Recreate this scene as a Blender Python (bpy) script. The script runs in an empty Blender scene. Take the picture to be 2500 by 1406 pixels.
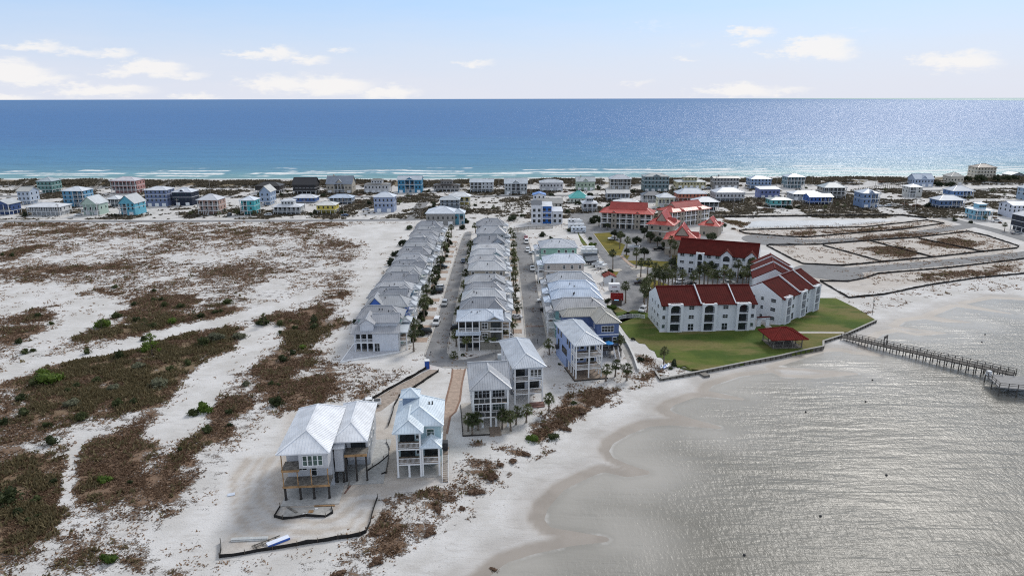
import bpy, math, random
import numpy as np
from mathutils import Matrix, Vector
random.seed(7); RNG = np.random.default_rng(11)
scene = bpy.context.scene
COL = scene.collection
rad = math.radians

# ------------------------------------------------------------------ camera
CAM_H = 70.0; FPX = 1666.67; PITCH = rad(15.49); ROLL = rad(0.115)
FW = Vector((0, math.cos(PITCH), -math.sin(PITCH)))
_r0 = Vector((1, 0, 0)); _u0 = Vector((0, math.sin(PITCH), math.cos(PITCH)))
RV = _r0*math.cos(ROLL) - _u0*math.sin(ROLL)
UV = _r0*math.sin(ROLL) + _u0*math.cos(ROLL)
cam_d = bpy.data.cameras.new('camera'); cam = bpy.data.objects.new('camera', cam_d); COL.objects.link(cam)
cam_d.sensor_width = 36; cam_d.lens = 24; cam_d.clip_start = 1; cam_d.clip_end = 200000
mw = Matrix((RV, UV, -FW)).transposed().to_4x4(); mw.translation = (0, 0, CAM_H)
cam.matrix_world = mw
scene.camera = cam

# survey of the place: bearing of a point in the photograph -> spot on the ground (metres)
def ray(px, py): return FW*FPX + RV*(px-1250) - UV*(py-703)
def G(px, py, z=0.0):
    r = ray(px, py); t = (z-CAM_H)/r.z
    return (r.x*t, r.y*t)
def ZY(px, py, Y):
    r = ray(px, py); t = Y/r.y
    return CAM_H + r.z*t
def GP(pts, z=0.0): return [G(p[0], p[1], z) for p in pts]

# ------------------------------------------------------------------ world and sun
SUN_AZ = rad(33); SUN_EL = rad(38)
SUN_DIR = Vector((math.sin(SUN_AZ)*math.cos(SUN_EL), math.cos(SUN_AZ)*math.cos(SUN_EL), math.sin(SUN_EL)))
scene.view_settings.view_transform = 'Standard'; scene.view_settings.look = 'None'
scene.cycles.filter_width = 1.1; scene.cycles.use_denoising = False
scene.view_settings.gamma = 1; scene.view_settings.exposure = 0.30
world = bpy.data.worlds.new('World'); scene.world = world; world.use_nodes = True
class NT:
    def __init__(s, tree): s.t = tree; s.n = tree.nodes; s.l = tree.links
    def put(s, sock, v):
        if isinstance(v, bpy.types.NodeSocket): s.l.new(v, sock)
        elif v is not None:
            if isinstance(v, (tuple, list)) and hasattr(sock.default_value, '__len__') and len(sock.default_value) == 4 and len(v) == 3: v = (*v, 1)
            sock.default_value = v
    def node(s, typ, ins=None, **props):
        n = s.n.new(typ)
        for k, v in props.items(): setattr(n, k, v)
        for k, v in (ins or {}).items(): s.put(n.inputs[k], v)
        return n
    def math(s, op, a, b=None, c=None, clamp=False):
        n = s.n.new('ShaderNodeMath'); n.operation = op; n.use_clamp = clamp
        s.put(n.inputs[0], a); s.put(n.inputs[1], b)
        if c is not None: s.put(n.inputs[2], c)
        return n.outputs[0]
    def mix(s, f, a, b, blend='MIX'):
        n = s.n.new('ShaderNodeMix'); n.data_type = 'RGBA'; n.blend_type = blend
        s.put(n.inputs[0], f); s.put(n.inputs[6], a); s.put(n.inputs[7], b)
        return n.outputs[2]
    def noise(s, vec, scale, detail=4, rough=0.55, dist=0.0):
        n = s.node('ShaderNodeTexNoise', {'Vector': vec, 'Scale': scale, 'Detail': detail, 'Roughness': rough, 'Distortion': dist})
        return n.outputs['Fac']
    def rng(s, v, a, b, c=0.0, d=1.0, smooth=True):
        n = s.n.new('ShaderNodeMapRange'); n.interpolation_type = 'SMOOTHSTEP' if smooth else 'LINEAR'
        s.put(n.inputs['Value'], v); s.put(n.inputs['From Min'], a); s.put(n.inputs['From Max'], b)
        s.put(n.inputs['To Min'], c); s.put(n.inputs['To Max'], d)
        return n.outputs[0]
    def scaled(s, vec, sc, rot=0.0, loc=(0,0,0)):
        n = s.node('ShaderNodeMapping', {'Vector': vec, 'Scale': sc, 'Rotation': (0, 0, rot), 'Location': loc})
        return n.outputs[0]

W = NT(world.node_tree); W.n.clear()
w_out = W.node('ShaderNodeOutputWorld'); w_bg = W.node('ShaderNodeBackground')
W.l.new(w_bg.outputs[0], w_out.inputs[0])
sky = W.node('ShaderNodeTexSky', sky_type='NISHITA', sun_disc=False, sun_elevation=SUN_EL, sun_rotation=SUN_AZ,
             altitude=0, air_density=1.0, dust_density=0.6, ozone_density=3.0)
SKY_STRENGTH = 0.13
w_bg.inputs['Strength'].default_value = SKY_STRENGTH
tc = W.node('ShaderNodeTexCoord').outputs['Generated']
sx = W.node('ShaderNodeSeparateXYZ', {0: tc})
az = W.math('ARCTAN2', sx.outputs[0], sx.outputs[1])
el = W.math('ARCSINE', sx.outputs[2])
cvec = W.node('ShaderNodeCombineXYZ', {0: az, 1: W.math('MULTIPLY', el, 2.6), 2: 0.0}).outputs[0]
n_big = W.noise(cvec, 24, 5, 0.6); n_sm = W.noise(cvec, 75, 3, 0.6)
el_d = W.math('ADD', el, W.math('MULTIPLY', W.math('SUBTRACT', n_big, 0.5), 0.030))
az_d = W.math('ADD', az, W.math('MULTIPLY', W.math('SUBTRACT', n_sm, 0.5), 0.05))
env = None
def ang(px, py):
    r = ray(px, py).normalized(); return math.atan2(r.x, r.y), math.asin(r.z)
CLOUDS = [(30,176,70,24,1.0),(95,196,70,13,.8),(260,222,95,15,.95),(370,168,70,18,1.0),(300,180,70,10,.7),(455,183,60,9,.65),(80,116,75,12,.75),(200,126,70,12,.6),(285,132,45,12,.7),
          (620,134,60,12,.8),(680,132,50,16,.8),(750,148,60,12,.75),(835,124,40,10,.55),(690,205,100,22,.85),(800,210,120,24,.95),(950,226,80,17,.9),(1160,154,60,10,.65),(1050,124,30,6,.3),
          (1600,62,110,18,.32),(1835,80,60,14,.8),(1825,107,40,10,.6),(1870,128,30,8,.5),(1945,112,40,12,.6),(1995,118,70,26,1.05),(2030,130,60,22,.8),(2270,148,50,14,.7),(2350,150,70,20,.95),
          (1675,149,40,7,.55),(1560,205,60,10,.5),(1800,222,110,16,.85),(1920,222,70,12,.6),(2080,75,160,7,.3),(480,238,60,8,.7),(1700,110,60,14,.35),(10,238,60,10,.8)]
for px, py, sxp, syp, amp in CLOUDS:
    a, e = ang(px, py)
    da = W.math('DIVIDE', W.math('SUBTRACT', az_d, a), sxp/FPX)
    de = W.math('DIVIDE', W.math('SUBTRACT', el_d, e), syp/FPX)
    g = W.math('MULTIPLY', W.math('EXPONENT', W.math('MULTIPLY', W.math('ADD', W.math('MULTIPLY', da, da), W.math('MULTIPLY', de, de)), -1.0)), amp)
    env = g if env is None else W.math('MAXIMUM', env, g)
# the same kind of cloud goes on all round the horizon, outside the picture too
ring = W.math('MULTIPLY', W.rng(el, 0.0, 0.03), W.rng(el, 0.30, 0.10))
side = W.rng(W.math('ABSOLUTE', az), 0.62, 0.8)
far_cl = W.math('MULTIPLY', W.math('MULTIPLY', ring, side), W.rng(W.noise(cvec, 6, 5, 0.6), 0.48, 0.62))
cl = W.rng(W.math('ADD', env, W.math('MULTIPLY', W.math('SUBTRACT', n_sm, 0.5), 0.5)), 0.22, 0.78)
cl = W.math('MAXIMUM', W.math('MULTIPLY', cl, 0.82), W.math('MULTIPLY', far_cl, 0.8))
# thin milky veil of high cloud, thicker towards the horizon
wisp = W.noise(W.scaled(cvec, (1, 2.2, 1), 0.15), 7, 5, 0.6)
veil = W.math('ADD', W.math('MULTIPLY', W.rng(el, 0.155, -0.01), 0.95), W.math('MULTIPLY', W.math('SUBTRACT', wisp, 0.45), 0.30), clamp=True)
base = W.mix(0.80, sky.outputs[0], (2.6, 3.9, 5.9))
high = W.math('MULTIPLY', W.rng(el, 0.12, 0.55), W.rng(W.noise(tc, 2.2, 5, 0.6), 0.30, 0.62, 0.45, 0.92))
base = W.mix(high, base, (4.05, 4.0, 4.0))
base = W.mix(veil, base, (4.8, 4.95, 5.5))
base = W.mix(cl, base, (6.0, 5.85, 5.7))
W.l.new(base, w_bg.inputs['Color'])

sun_d = bpy.data.lights.new('sun', 'SUN'); sun_d.energy = 1.9; sun_d.angle = rad(16); sun_d.color = (1.0, 0.96, 0.90)
sun = bpy.data.objects.new('sun', sun_d); COL.objects.link(sun)
sun.rotation_euler = SUN_DIR.to_track_quat('Z', 'Y').to_euler()
sun.location = (0, 0, 120)

# ------------------------------------------------------------------ materials
def lin(c): return c/12.92 if c <= 0.04045 else ((c+0.055)/1.055)**2.4
def hx(h): return tuple(lin(int(h[i:i+2], 16)/255) for i in (0, 2, 4))
MATS = {}
def mat_new(name):
    m = bpy.data.materials.new(name); m.use_nodes = True
    t = NT(m.node_tree); p = m.node_tree.nodes['Principled BSDF']
    return m, t, p
def paint(h, rough=0.55, var=0.10, scale=0.8, spec=0.35, bump=0.0):
    key = ('paint', h, rough, var, scale)
    if key in MATS: return MATS[key]
    m, t, p = mat_new('paint_'+h)
    pos = t.node('ShaderNodeNewGeometry').outputs['Position']
    c = hx(h)
    n = t.noise(pos, scale, 5, 0.6)
    st = t.noise(t.scaled(pos, (1.5, 1.5, 0.25)), 2.0, 4, 0.6)
    f = t.math('MULTIPLY', t.math('ADD', t.math('MULTIPLY', n, 0.5), t.math('MULTIPLY', st, 0.5)), 1.0)
    t.put(p.inputs['Base Color'], t.mix(t.rng(f, 0.35, 0.65), tuple(v*(1-var) for v in c), tuple(min(1, v*(1+var*0.6)) for v in c)))
    p.inputs['Roughness'].default_value = rough; p.inputs['Specular IOR Level'].default_value = spec
    MATS[key] = m; return m
def metal_roof(h, rough=0.38):
    key = ('roof', h)
    if key in MATS: return MATS[key]
    m, t, p = mat_new('metal_roof_'+h)
    pos = t.node('ShaderNodeNewGeometry').outputs['Position']
    c = hx(h)
    a = t.noise(pos, 0.35, 4, 0.6); b = t.noise(pos, 3.0, 4, 0.7)
    f = t.rng(t.math('ADD', t.math('MULTIPLY', a, 0.7), t.math('MULTIPLY', b, 0.3)), 0.38, 0.62)
    t.put(p.inputs['Base Color'], t.mix(f, tuple(v*0.86 for v in c), tuple(min(1, v*1.06) for v in c)))
    t.put(p.inputs['Roughness'], t.rng(b, 0.3, 0.7, rough-0.06, rough+0.12))
    p.inputs['Specular IOR Level'].default_value = 0.5
    MATS[key] = m; return m
def tile_roof(h):
    key = ('tile', h)
    if key in MATS: return MATS[key]
    m, t, p = mat_new('tile_roof_'+h)
    pos = t.node('ShaderNodeNewGeometry').outputs['Position']
    c = hx(h)
    a = t.noise(pos, 0.5, 5, 0.65); b = t.noise(pos, 5.0, 3, 0.7)
    f = t.rng(t.math('ADD', t.math('MULTIPLY', a, 0.6), t.math('MULTIPLY', b, 0.4)), 0.36, 0.64)
    t.put(p.inputs['Base Color'], t.mix(f, tuple(v*0.72 for v in c), tuple(min(1, v*1.12) for v in c)))
    p.inputs['Roughness'].default_value = 0.85; p.inputs['Specular IOR Level'].default_value = 0.12
    MATS[key] = m; return m
def simple(name, col, rough=0.6, spec=0.4, metal=0.0, var=0.15, scale=1.5):
    if name in MATS: return MATS[name]
    m, t, p = mat_new(name)
    pos = t.node('ShaderNodeNewGeometry').outputs['Position']
    n = t.rng(t.noise(pos, scale, 5, 0.65), 0.35, 0.65)
    t.put(p.inputs['Base Color'], t.mix(n, tuple(v*(1-var) for v in col), tuple(min(1, v*(1+var)) for v in col)))
    p.inputs['Roughness'].default_value = rough; p.inputs['Specular IOR Level'].default_value = spec; p.inputs['Metallic'].default_value = metal
    MATS[name] = m; return m
GLASS = simple('window_glass', (0.025, 0.032, 0.036), 0.12, 0.5, 0, 0.5, 0.7)
GREEN_GLASS = simple('tinted_window_glass', (0.05, 0.085, 0.075), 0.12, 0.5, 0, 0.4, 0.7)
WHITE = paint('ECEDEE', 0.5, 0.05)
DARKFRAME = paint('3A3A3C', 0.5)
CONCRETE = simple('concrete', (0.40, 0.39, 0.37), 0.85, 0.3, 0, 0.18, 0.6)
WOOD = simple('raw_timber', (0.36, 0.22, 0.11), 0.8, 0.25, 0, 0.3, 1.2)
GREYWOOD = simple('weathered_timber', (0.20, 0.185, 0.165), 0.85, 0.25, 0, 0.35, 1.5)
DARKWOOD = simple('tarred_piling', (0.045, 0.04, 0.037), 0.8, 0.3, 0, 0.3, 2)
PILING = simple('dock_piling_timber', (0.10, 0.09, 0.08), 0.85, 0.3, 0, 0.4, 2)
DECK = simple('deck_boards', (0.24, 0.19, 0.15), 0.8, 0.3, 0, 0.25, 1.5)
FABRIC = simple('black_silt_fabric', (0.018, 0.017, 0.017), 0.75, 0.3, 0, 0.4, 2)
STAKE = simple('wooden_stake', (0.10, 0.08, 0.06), 0.8)
RUBBER = simple('tyre_rubber', (0.02, 0.02, 0.02), 0.8)
CHROME = simple('wheel_metal', (0.45, 0.45, 0.46), 0.35, 0.5, 0.8)
LAMP = simple('lamp_lens', (0.75, 0.75, 0.72), 0.15, 0.6)
TAIL = simple('tail_lamp_lens', (0.35, 0.02, 0.02), 0.2, 0.6)
TRUNK = simple('palm_trunk_bark', (0.19, 0.155, 0.125), 0.9, 0.2, 0, 0.35, 3)
BARK = simple('oak_bark', (0.11, 0.085, 0.065), 0.9, 0.2, 0, 0.3, 3)
POLE = simple('utility_pole_timber', (0.34, 0.31, 0.28), 0.85, 0.2, 0, 0.2, 1)
def leaf_mat(name, a, b, trans=0.25):
    if name in MATS: return MATS[name]
    m, t, p = mat_new(name)
    pos = t.node('ShaderNodeNewGeometry').outputs['Position']
    oi = t.node('ShaderNodeObjectInfo').outputs['Random']
    f = t.rng(t.math('ADD', t.math('MULTIPLY', t.noise(pos, 1.6, 4, 0.7), 0.75), t.math('MULTIPLY', oi, 0.25)), 0.32, 0.72)
    t.put(p.inputs['Base Color'], t.mix(f, a, b))
    p.inputs['Roughness'].default_value = 0.65; p.inputs['Specular IOR Level'].default_value = 0.2
    tr = t.node('ShaderNodeBsdfTranslucent', {'Color': t.mix(f, a, b)})
    mx = t.node('ShaderNodeMixShader', {0: trans, 1: p.outputs[0], 2: tr.outputs[0]})
    t.l.new(mx.outputs[0], t.n['Material Output'].inputs[0])
    MATS[name] = m; return m
PALM_LEAF = leaf_mat('palm_frond', (0.040, 0.054, 0.022), (0.14, 0.155, 0.06))
PALM_DRY = leaf_mat('dry_palm_frond', (0.10, 0.075, 0.04), (0.16, 0.12, 0.07))
OAK_LEAF = leaf_mat('oak_leaf', (0.020, 0.029, 0.016), (0.065, 0.08, 0.04))
SHRUB_LEAF = leaf_mat('shrub_leaf', (0.030, 0.042, 0.016), (0.105, 0.12, 0.045))
PALE_LEAF = leaf_mat('sage_shrub_leaf', (0.10, 0.105, 0.065), (0.21, 0.21, 0.135))
BRIGHT_LEAF = leaf_mat('bright_shrub_leaf', (0.045, 0.085, 0.013), (0.14, 0.20, 0.03))
BROWN_LEAF = leaf_mat('dry_brush', (0.11, 0.068, 0.045), (0.23, 0.145, 0.095))
GRASS_BROWN = leaf_mat('dry_dune_grass', (0.160, 0.102, 0.066), (0.31, 0.205, 0.132))
GRASS_GREEN = leaf_mat('green_dune_grass', (0.13, 0.108, 0.056), (0.29, 0.225, 0.125))

DUNE_LEAF = leaf_mat('dune_scrub_leaf', (0.075, 0.064, 0.046), (0.17, 0.142, 0.10))
# ------------------------------------------------------------------ mesh helpers
class MB:
    def __init__(s): s.v = []; s.f = []
    def add(s, vs, fs):
        o = len(s.v); s.v += [tuple(v) for v in vs]; s.f += [tuple(i+o for i in f) for f in fs]
    def box(s, x0, x1, y0, y1, z0, z1):
        s.add([(x0,y0,z0),(x1,y0,z0),(x1,y1,z0),(x0,y1,z0),(x0,y0,z1),(x1,y0,z1),(x1,y1,z1),(x0,y1,z1)],
              [(0,3,2,1),(4,5,6,7),(0,1,5,4),(1,2,6,5),(2,3,7,6),(3,0,4,7)]); return s
    def bar(s, a, b, w, h=None):
        h = h or w; a = Vector(a); b = Vector(b); d = (b-a).normalized()
        up = Vector((0,0,1)) if abs(d.z) < 0.95 else Vector((0,1,0))
        sd = d.cross(up).normalized(); u = sd.cross(d)
        vs = []
        for p in (a, b):
            for i, j in ((-1,-1),(1,-1),(1,1),(-1,1)): vs.append(p + sd*(i*w/2) + u*(j*h/2))
        s.add(vs, [(0,1,2,3),(7,6,5,4),(0,4,5,1),(1,5,6,2),(2,6,7,3),(3,7,4,0)]); return s
    def prism(s, poly, z0, z1):
        n = len(poly)
        s.add([(p[0],p[1],z0) for p in poly]+[(p[0],p[1],z1) for p in poly],
              [tuple(range(n-1,-1,-1)), tuple(range(n,2*n))]+[(i,(i+1)%n,n+(i+1)%n,n+i) for i in range(n)]); return s
    def xprism(s, poly, x0, x1):      # polygon in (y,z), extruded along x
        n = len(poly)
        s.add([(x0,p[0],p[1]) for p in poly]+[(x1,p[0],p[1]) for p in poly],
              [tuple(range(n-1,-1,-1)), tuple(range(n,2*n))]+[(i,(i+1)%n,n+(i+1)%n,n+i) for i in range(n)]); return s
    def yprism(s, poly, y0, y1):      # polygon in (x,z), extruded along y
        n = len(poly)
        s.add([(p[0],y0,p[1]) for p in poly]+[(p[0],y1,p[1]) for p in poly],
              [tuple(range(n)), tuple(range(2*n-1,n-1,-1))]+[((i+1)%n,i,n+i,n+(i+1)%n) for i in range(n)]); return s
    def cyl(s, a, b, r0, r1=None, n=8):
        r1 = r0 if r1 is None else r1; a = Vector(a); b = Vector(b); d = (b-a).normalized()
        up = Vector((0,0,1)) if abs(d.z) < 0.9 else Vector((1,0,0))
        sd = d.cross(up).normalized(); u = sd.cross(d); vs = []
        for p, r in ((a,r0),(b,r1)):
            for i in range(n): t = 2*math.pi*i/n; vs.append(p+sd*(math.cos(t)*r)+u*(math.sin(t)*r))
        s.add(vs, [tuple(range(n)), tuple(range(2*n-1,n-1,-1))]+[((i+1)%n,i,n+i,n+(i+1)%n) for i in range(n)]); return s
    def mesh(s, name, mat):
        me = bpy.data.meshes.new(name); me.from_pydata(s.v, [], s.f); me.update()
        if mat: me.materials.append(mat)
        return me
    def build(s, name, mat, parent=None, loc=None):
        return link(name, s.mesh(name, mat), parent, loc)
def link(name, data, parent=None, loc=None, rz=0):
    o = bpy.data.objects.new(name, data); COL.objects.link(o)
    if parent: o.parent = parent
    if loc: o.location = loc
    if rz: o.rotation_euler = (0, 0, rz)
    return o
def thing(name, label, cat, loc=(0,0,0), rz=0, group=None):
    o = link(name, None, None, (loc[0], loc[1], loc[2] if len(loc) > 2 else 0), rz)
    o.empty_display_size = 0.5
    return tag(o, label, cat, group)
def tag(o, label, cat, group=None):
    o['label'] = label; o['category'] = cat
    if group: o['group'] = group
    return o
def struct(o): o['kind'] = 'structure'; return o
CACHE = {}
def cached(key, fn):
    if key not in CACHE: CACHE[key] = fn()
    return CACHE[key]
ORD = ['first','second','third','fourth','fifth','sixth','seventh','eighth','ninth','tenth','eleventh','twelfth','thirteenth','fourteenth','fifteenth','sixteenth','seventeenth','eighteenth','nineteenth','twentieth']
def ordn(i):
    if i < 20: return ORD[i]
    t = ['twenty','thirty','forty','fifty','sixty','seventy','eighty','ninety'][(i+1)//10-2]; r = (i+1) % 10
    return t+'-'+ORD[r-1] if r else {'twenty':'twentieth','thirty':'thirtieth','forty':'fortieth','fifty':'fiftieth','sixty':'sixtieth','seventy':'seventieth','eighty':'eightieth','ninety':'ninetieth'}[t]

# ------------------------------------------------------------------ terrain
def inside(poly, X, Y):
    r = np.zeros(X.shape, bool); n = len(poly); j = n-1
    for i in range(n):
        xi, yi = poly[i]; xj, yj = poly[j]
        if yi != yj:
            r ^= ((yi > Y) != (yj > Y)) & (X < (xj-xi)*(Y-yi)/(yj-yi)+xi)
        j = i
    return r
def seg_dist(pts, X, Y, closed=True):
    d = np.full(X.shape, 1e9); n = len(pts)
    for i in range(n if closed else n-1):
        ax, ay = pts[i]; bx, by = pts[(i+1) % n]; dx, dy = bx-ax, by-ay; L = dx*dx+dy*dy+1e-9
        t = np.clip(((X-ax)*dx+(Y-ay)*dy)/L, 0, 1)
        d = np.minimum(d, np.hypot(X-ax-t*dx, Y-ay-t*dy))
    return d
def sdist(poly, X, Y):
    d = seg_dist(poly, X, Y); return np.where(inside(poly, X, Y), d, -d)
def vnoise(X, Y, s, seed):
    r = np.random.default_rng(seed).random((256, 256)); x = X/s; y = Y/s
    xi = np.floor(x).astype(int); yi = np.floor(y).astype(int); fx = x-xi; fy = y-yi
    fx = fx*fx*(3-2*fx); fy = fy*fy*(3-2*fy)
    g = lambda a, b: r[a % 256, b % 256]
    return (g(xi,yi)*(1-fx)+g(xi+1,yi)*fx)*(1-fy)+(g(xi,yi+1)*(1-fx)+g(xi+1,yi+1)*fx)*fy
def fbm(X, Y, s, seed): return (vnoise(X,Y,s,seed)+0.5*vnoise(X,Y,s/2.1,seed+1)+0.25*vnoise(X,Y,s/4.3,seed+2)+0.13*vnoise(X,Y,s/9,seed+3))/1.88
def axis(lo, mid0, mid1, hi, step, grow):
    c = list(np.arange(mid0, mid1+step*0.5, step)); s = step
    while c[-1] < hi: s *= grow; c.append(c[-1]+s)
    s = step; l = []; x = mid0
    while x > lo: s *= grow; x -= s; l.append(x)
    return np.array(l[::-1]+c)
WL = -0.8
BAY_SHORE = [(1120,1440),(1190,1400),(1228,1368),(1300,1345),(1390,1326),(1478,1316),(1400,1302),(1338,1292),(1318,1268),(1330,1236),(1370,1192),(1430,1162),(1472,1146),(1530,1160),(1580,1153),
 (1530,1137),(1490,1119),(1478,1100),(1490,1080),(1530,1057),(1580,1038),(1632,1034),(1755,1043),(1700,1028),(1642,1010),(1625,1000),(1640,986),(1690,968),(1730,966),(1812,974),(1720,955),(1732,940),(1800,917),(1885,906),
 (1910,918),(1985,921),(2090,912),(1960,901),(1880,897),(1960,872),(2010,857),(2050,855),(2080,862),(2150,868),(2110,852),(2115,838),(2150,815),(2190,808),(2240,818),(2305,813),(2230,803),(2185,797),(2205,783),(2255,777),(2300,785),(2365,787),(2270,772),
 (2330,747),(2400,757),(2470,766),(2380,748),(2350,742),(2420,728),(2500,732),(2600,740),(2560,722),(2700,700),(3200,690),(4200,800),(4600,1800),(1000,1800)]
bay = GP(BAY_SHORE, WL)
gx = axis(-3000, -150, 150, 3000, 0.9, 1.035)
gy = axis(-200, 72, 250, 700, 0.8, 1.018)
gy = gy[gy < 690]
GX, GY = np.meshgrid(gx, gy)
db = sdist(bay, GX, GY)-0.7                       # + in the bay, - on land
def gulf_y(X): return 629 + 0.00011*np.maximum(X, 0)**2 + 4*np.sin(X/90.0) + 2.0*np.sin(X/37.0)
dg = GY - gulf_y(GX)                          # + in the gulf
LAWN_EDGE = [(1507,785),(1512,772),(1545,757),(1570,750),(1640,640),(1700,640),(1840,640),(1960,690),(1998,727),(2040,728),(2090,752),(2140,783),(2062,818),(2010,834),(2010,847),(1900,871),(1720,906),(1660,897),(1620,884),(1590,852),(1545,832),(1525,812)]
lawn_w = GP(LAWN_EDGE)
def dens(polys, val, acc, soft=2.5, jit=3.0):
    for p in polys:
        w = GP(p); s = sdist(w, GX, GY) + (fbm(GX, GY, 7, 40)-0.5)*2*jit
        acc[:] = np.maximum(acc, val*np.clip(0.5+s/soft, 0, 1))
SCRUB = [
 [(0,600),(60,600),(130,594),(70,625),(0,641)], [(40,660),(180,648),(290,644),(335,660),(250,661),(60,669)], [(216,708),(240,700),(292,697),(287,716),(235,726)],
 [(300,735),(340,715),(380,704),(402,720),(470,725),(470,750),(440,770),(330,802),(230,806),(260,785),(310,760)],
 [(0,795),(80,754),(127,760),(120,785),(95,812),(60,832),(0,858)],
 [(180,832),(250,790),(380,770),(460,760),(590,730),(622,719),(600,745),(540,780),(430,800),(330,830),(150,847)],
 [(600,778),(661,750),(684,742),(707,758),(779,735),(812,735),(812,778),(800,794),(812,819),(779,842),(741,865),(728,886),(672,886),(654,852),(669,835),(661,814),(633,799),(600,797)],
 [(779,724),(830,712),(882,712),(860,722),(800,731)], [(638,906),(728,896),(754,922),(723,957),(697,998),(651,1000),(667,947)],
 [(610,690),(680,660),(720,650),(700,668),(640,690)],
 [(80,890),(190,860),(330,840),(480,810),(580,800),(602,820),(570,860),(520,890),(480,930),(430,940),(400,985),(330,1000),(200,1030),(60,1050),(0,1060),(0,960),(60,930)],
 [(430,1030),(520,985),(600,960),(640,930),(640,990),(560,1040),(450,1050)],
 [(0,1150),(100,1110),(150,1118),(240,1140),(330,1100),(420,1060),(522,1050),(512,1090),(500,1180),(470,1262),(380,1282),(270,1240),(180,1230),(160,1290),(60,1332),(0,1350)],
 [(0,1080),(60,1060),(120,1090),(60,1130),(0,1140)],
 [(205,1372),(280,1330),(350,1340),(425,1410),(215,1420)],
 [(1272,1052),(1300,1020),(1380,985),(1440,955),(1507,948),(1502,985),(1440,1022),(1420,1060),(1350,1087),(1318,1092)],
 [(1130,1180),(1170,1130),(1232,1120),(1266,1130),(1225,1160),(1190,1192),(1150,1216),(1100,1232),(1050,1252),(1038,1242)],
 [(1168,1100),(1290,1088),(1308,1110),(1290,1132),(1200,1112)], [(1018,1288),(1050,1274),(1087,1294),(1060,1312)],
 [(880,1250),(935,1225),(975,1262),(900,1300)], [(880,1340),(950,1322),(1000,1300),(960,1365),(915,1400),(870,1400)], [(740,1440),(790,1390),(880,1400),(860,1440)],
 [(1130,1230),(1150,1225),(1147,1245),(1118,1248)], [(1560,880),(1590,868),(1605,880),(1570,900)], [(1560,920),(1600,905),(1610,925),(1575,945)],
 [(560,1290),(600,1270),(620,1300),(580,1320)],
 [(780,905),(850,903),(848,920),(790,922)], [(770,960),(850,935),(930,945),(880,985),(790,985)],
]
STREAK = [[(2060,578),(2330,560),(2300,575),(2100,590)], [(2080,605),(2200,595),(2290,625),(2180,632)], [(2220,590),(2330,575),(2420,595),(2330,615)], [(2180,690),(2240,668),(2500,640),(2500,665),(2280,690)],
          [(2000,565),(2100,560),(2290,545),(2200,560),(2010,575)], [(1870,570),(2000,562),(2000,578),(1880,577)], [(2250,715),(2310,710),(2320,718),(2260,722)]]
veg = np.zeros(GX.shape); grn = np.zeros(GX.shape); tone = np.zeros(GX.shape)
FIELD = [(-900,545),(1030,541),(960,600),(920,660),(880,740),(850,810),(835,880),(1035,905),(900,985),(690,1010),(600,1090),(560,1200),(545,1370),(900,1320),(930,1180),(1060,1190),(1140,1090),(1330,1075),(1100,1300),(960,1440),(-900,1700)]
dens([FIELD], 0.47, veg, 6, 2)
dens([[(-900,545),(1010,542),(930,620),(840,700),(500,720),(-900,700)]], 0.46, veg, 10, 4)
dens([[(650,560),(990,545),(930,640),(850,760),(800,740),(860,640)]], 0.0, veg)
bare = np.clip(0.5+sdist(GP([(880,548),(1025,542),(950,620),(900,700),(865,790),(830,860),(760,850),(830,790),(870,690),(890,600),(800,565)]), GX, GY)/10, 0, 1)
veg *= 1-0.72*bare
dens([[(0,900),(200,850),(600,790),(640,860),(560,960),(640,1000),(600,1060),(540,1100),(520,1250),(450,1330),(400,1420),(-200,1500),(-200,950)]], 0.72, veg, 10, 8)
dens([[(-100,740),(300,690),(620,705),(640,780),(200,850),(-100,900)]], 0.44, veg, 10, 8)
dens([[(600,780),(820,740),(850,800),(760,900),(850,900),(900,960),(700,1010),(600,1060)]], 0.68, veg, 10, 8)
veg *= 1-0.55*np.clip(0.5+(sdist(GP([(-100,690),(220,698),(300,740),(230,800),(170,832),(60,870),(130,790),(120,750),(-100,790)]), GX, GY)+(fbm(GX,GY,8,62)-0.5)*8)/6, 0, 1)
dens(SCRUB, 0.93, veg, 14.0, 8.0)
dens(STREAK, 0.66, veg, 10, 5)
dens([[(1780,560),(2290,535),(2480,600),(2500,660),(2100,700),(1990,650),(1880,600)]], 0.36, veg, 6, 2)
dens([[(2000,720),(2500,672),(2500,700),(2120,770)]], 0.28, veg, 5, 2)
# sandy tracks and channels through the scrub
for pl, w in (([(-60,945),(0,923),(100,886),(240,862),(345,838),(440,806),(560,781),(660,752),(760,720)], 2.2), ([(420,1045),(470,985),(520,910),(590,868),(640,838),(640,805)], 3.6),
              ([(160,1225),(165,1180),(175,1120),(200,1060)], 0.5), ([(1240,1040),(1270,1060),(1290,1085),(1310,1110)], 0.8), ([(1150,1100),(1230,1112),(1262,1122)], 0.7)):
    s = seg_dist(GP(pl), GX, GY, False) + (fbm(GX, GY, 6, 60)-0.5)*(0.8+1.2*w)
    veg *= np.clip((s-w)/(0.8+0.9*w), 0, 1)*0.72+0.28
for p in ([(140,1300),(190,1255),(330,1265),(560,1250),(600,1330),(440,1400),(330,1330),(220,1310)], [(330,1150),(470,1040),(500,1040),(430,1100),(380,1170)], [(40,1100),(150,1040),(330,1010),(300,1050),(180,1090)], [(0,1440),(60,1345),(150,1330),(190,1410)],
          [(370,1230),(420,1170),(430,1190),(400,1240)]):
    veg *= 1-0.48*np.clip(0.5+(sdist(GP(p), GX, GY)+(fbm(GX,GY,7,61)-0.5)*10)/8, 0, 1)
veg = np.where(veg > 0.02, np.clip(veg*(0.62+0.76*fbm(GX, GY, 28, 63))-0.5*np.clip(fbm(GX, GY, 6, 64)-0.56, 0, 1), 0.02, 1), veg)
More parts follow.
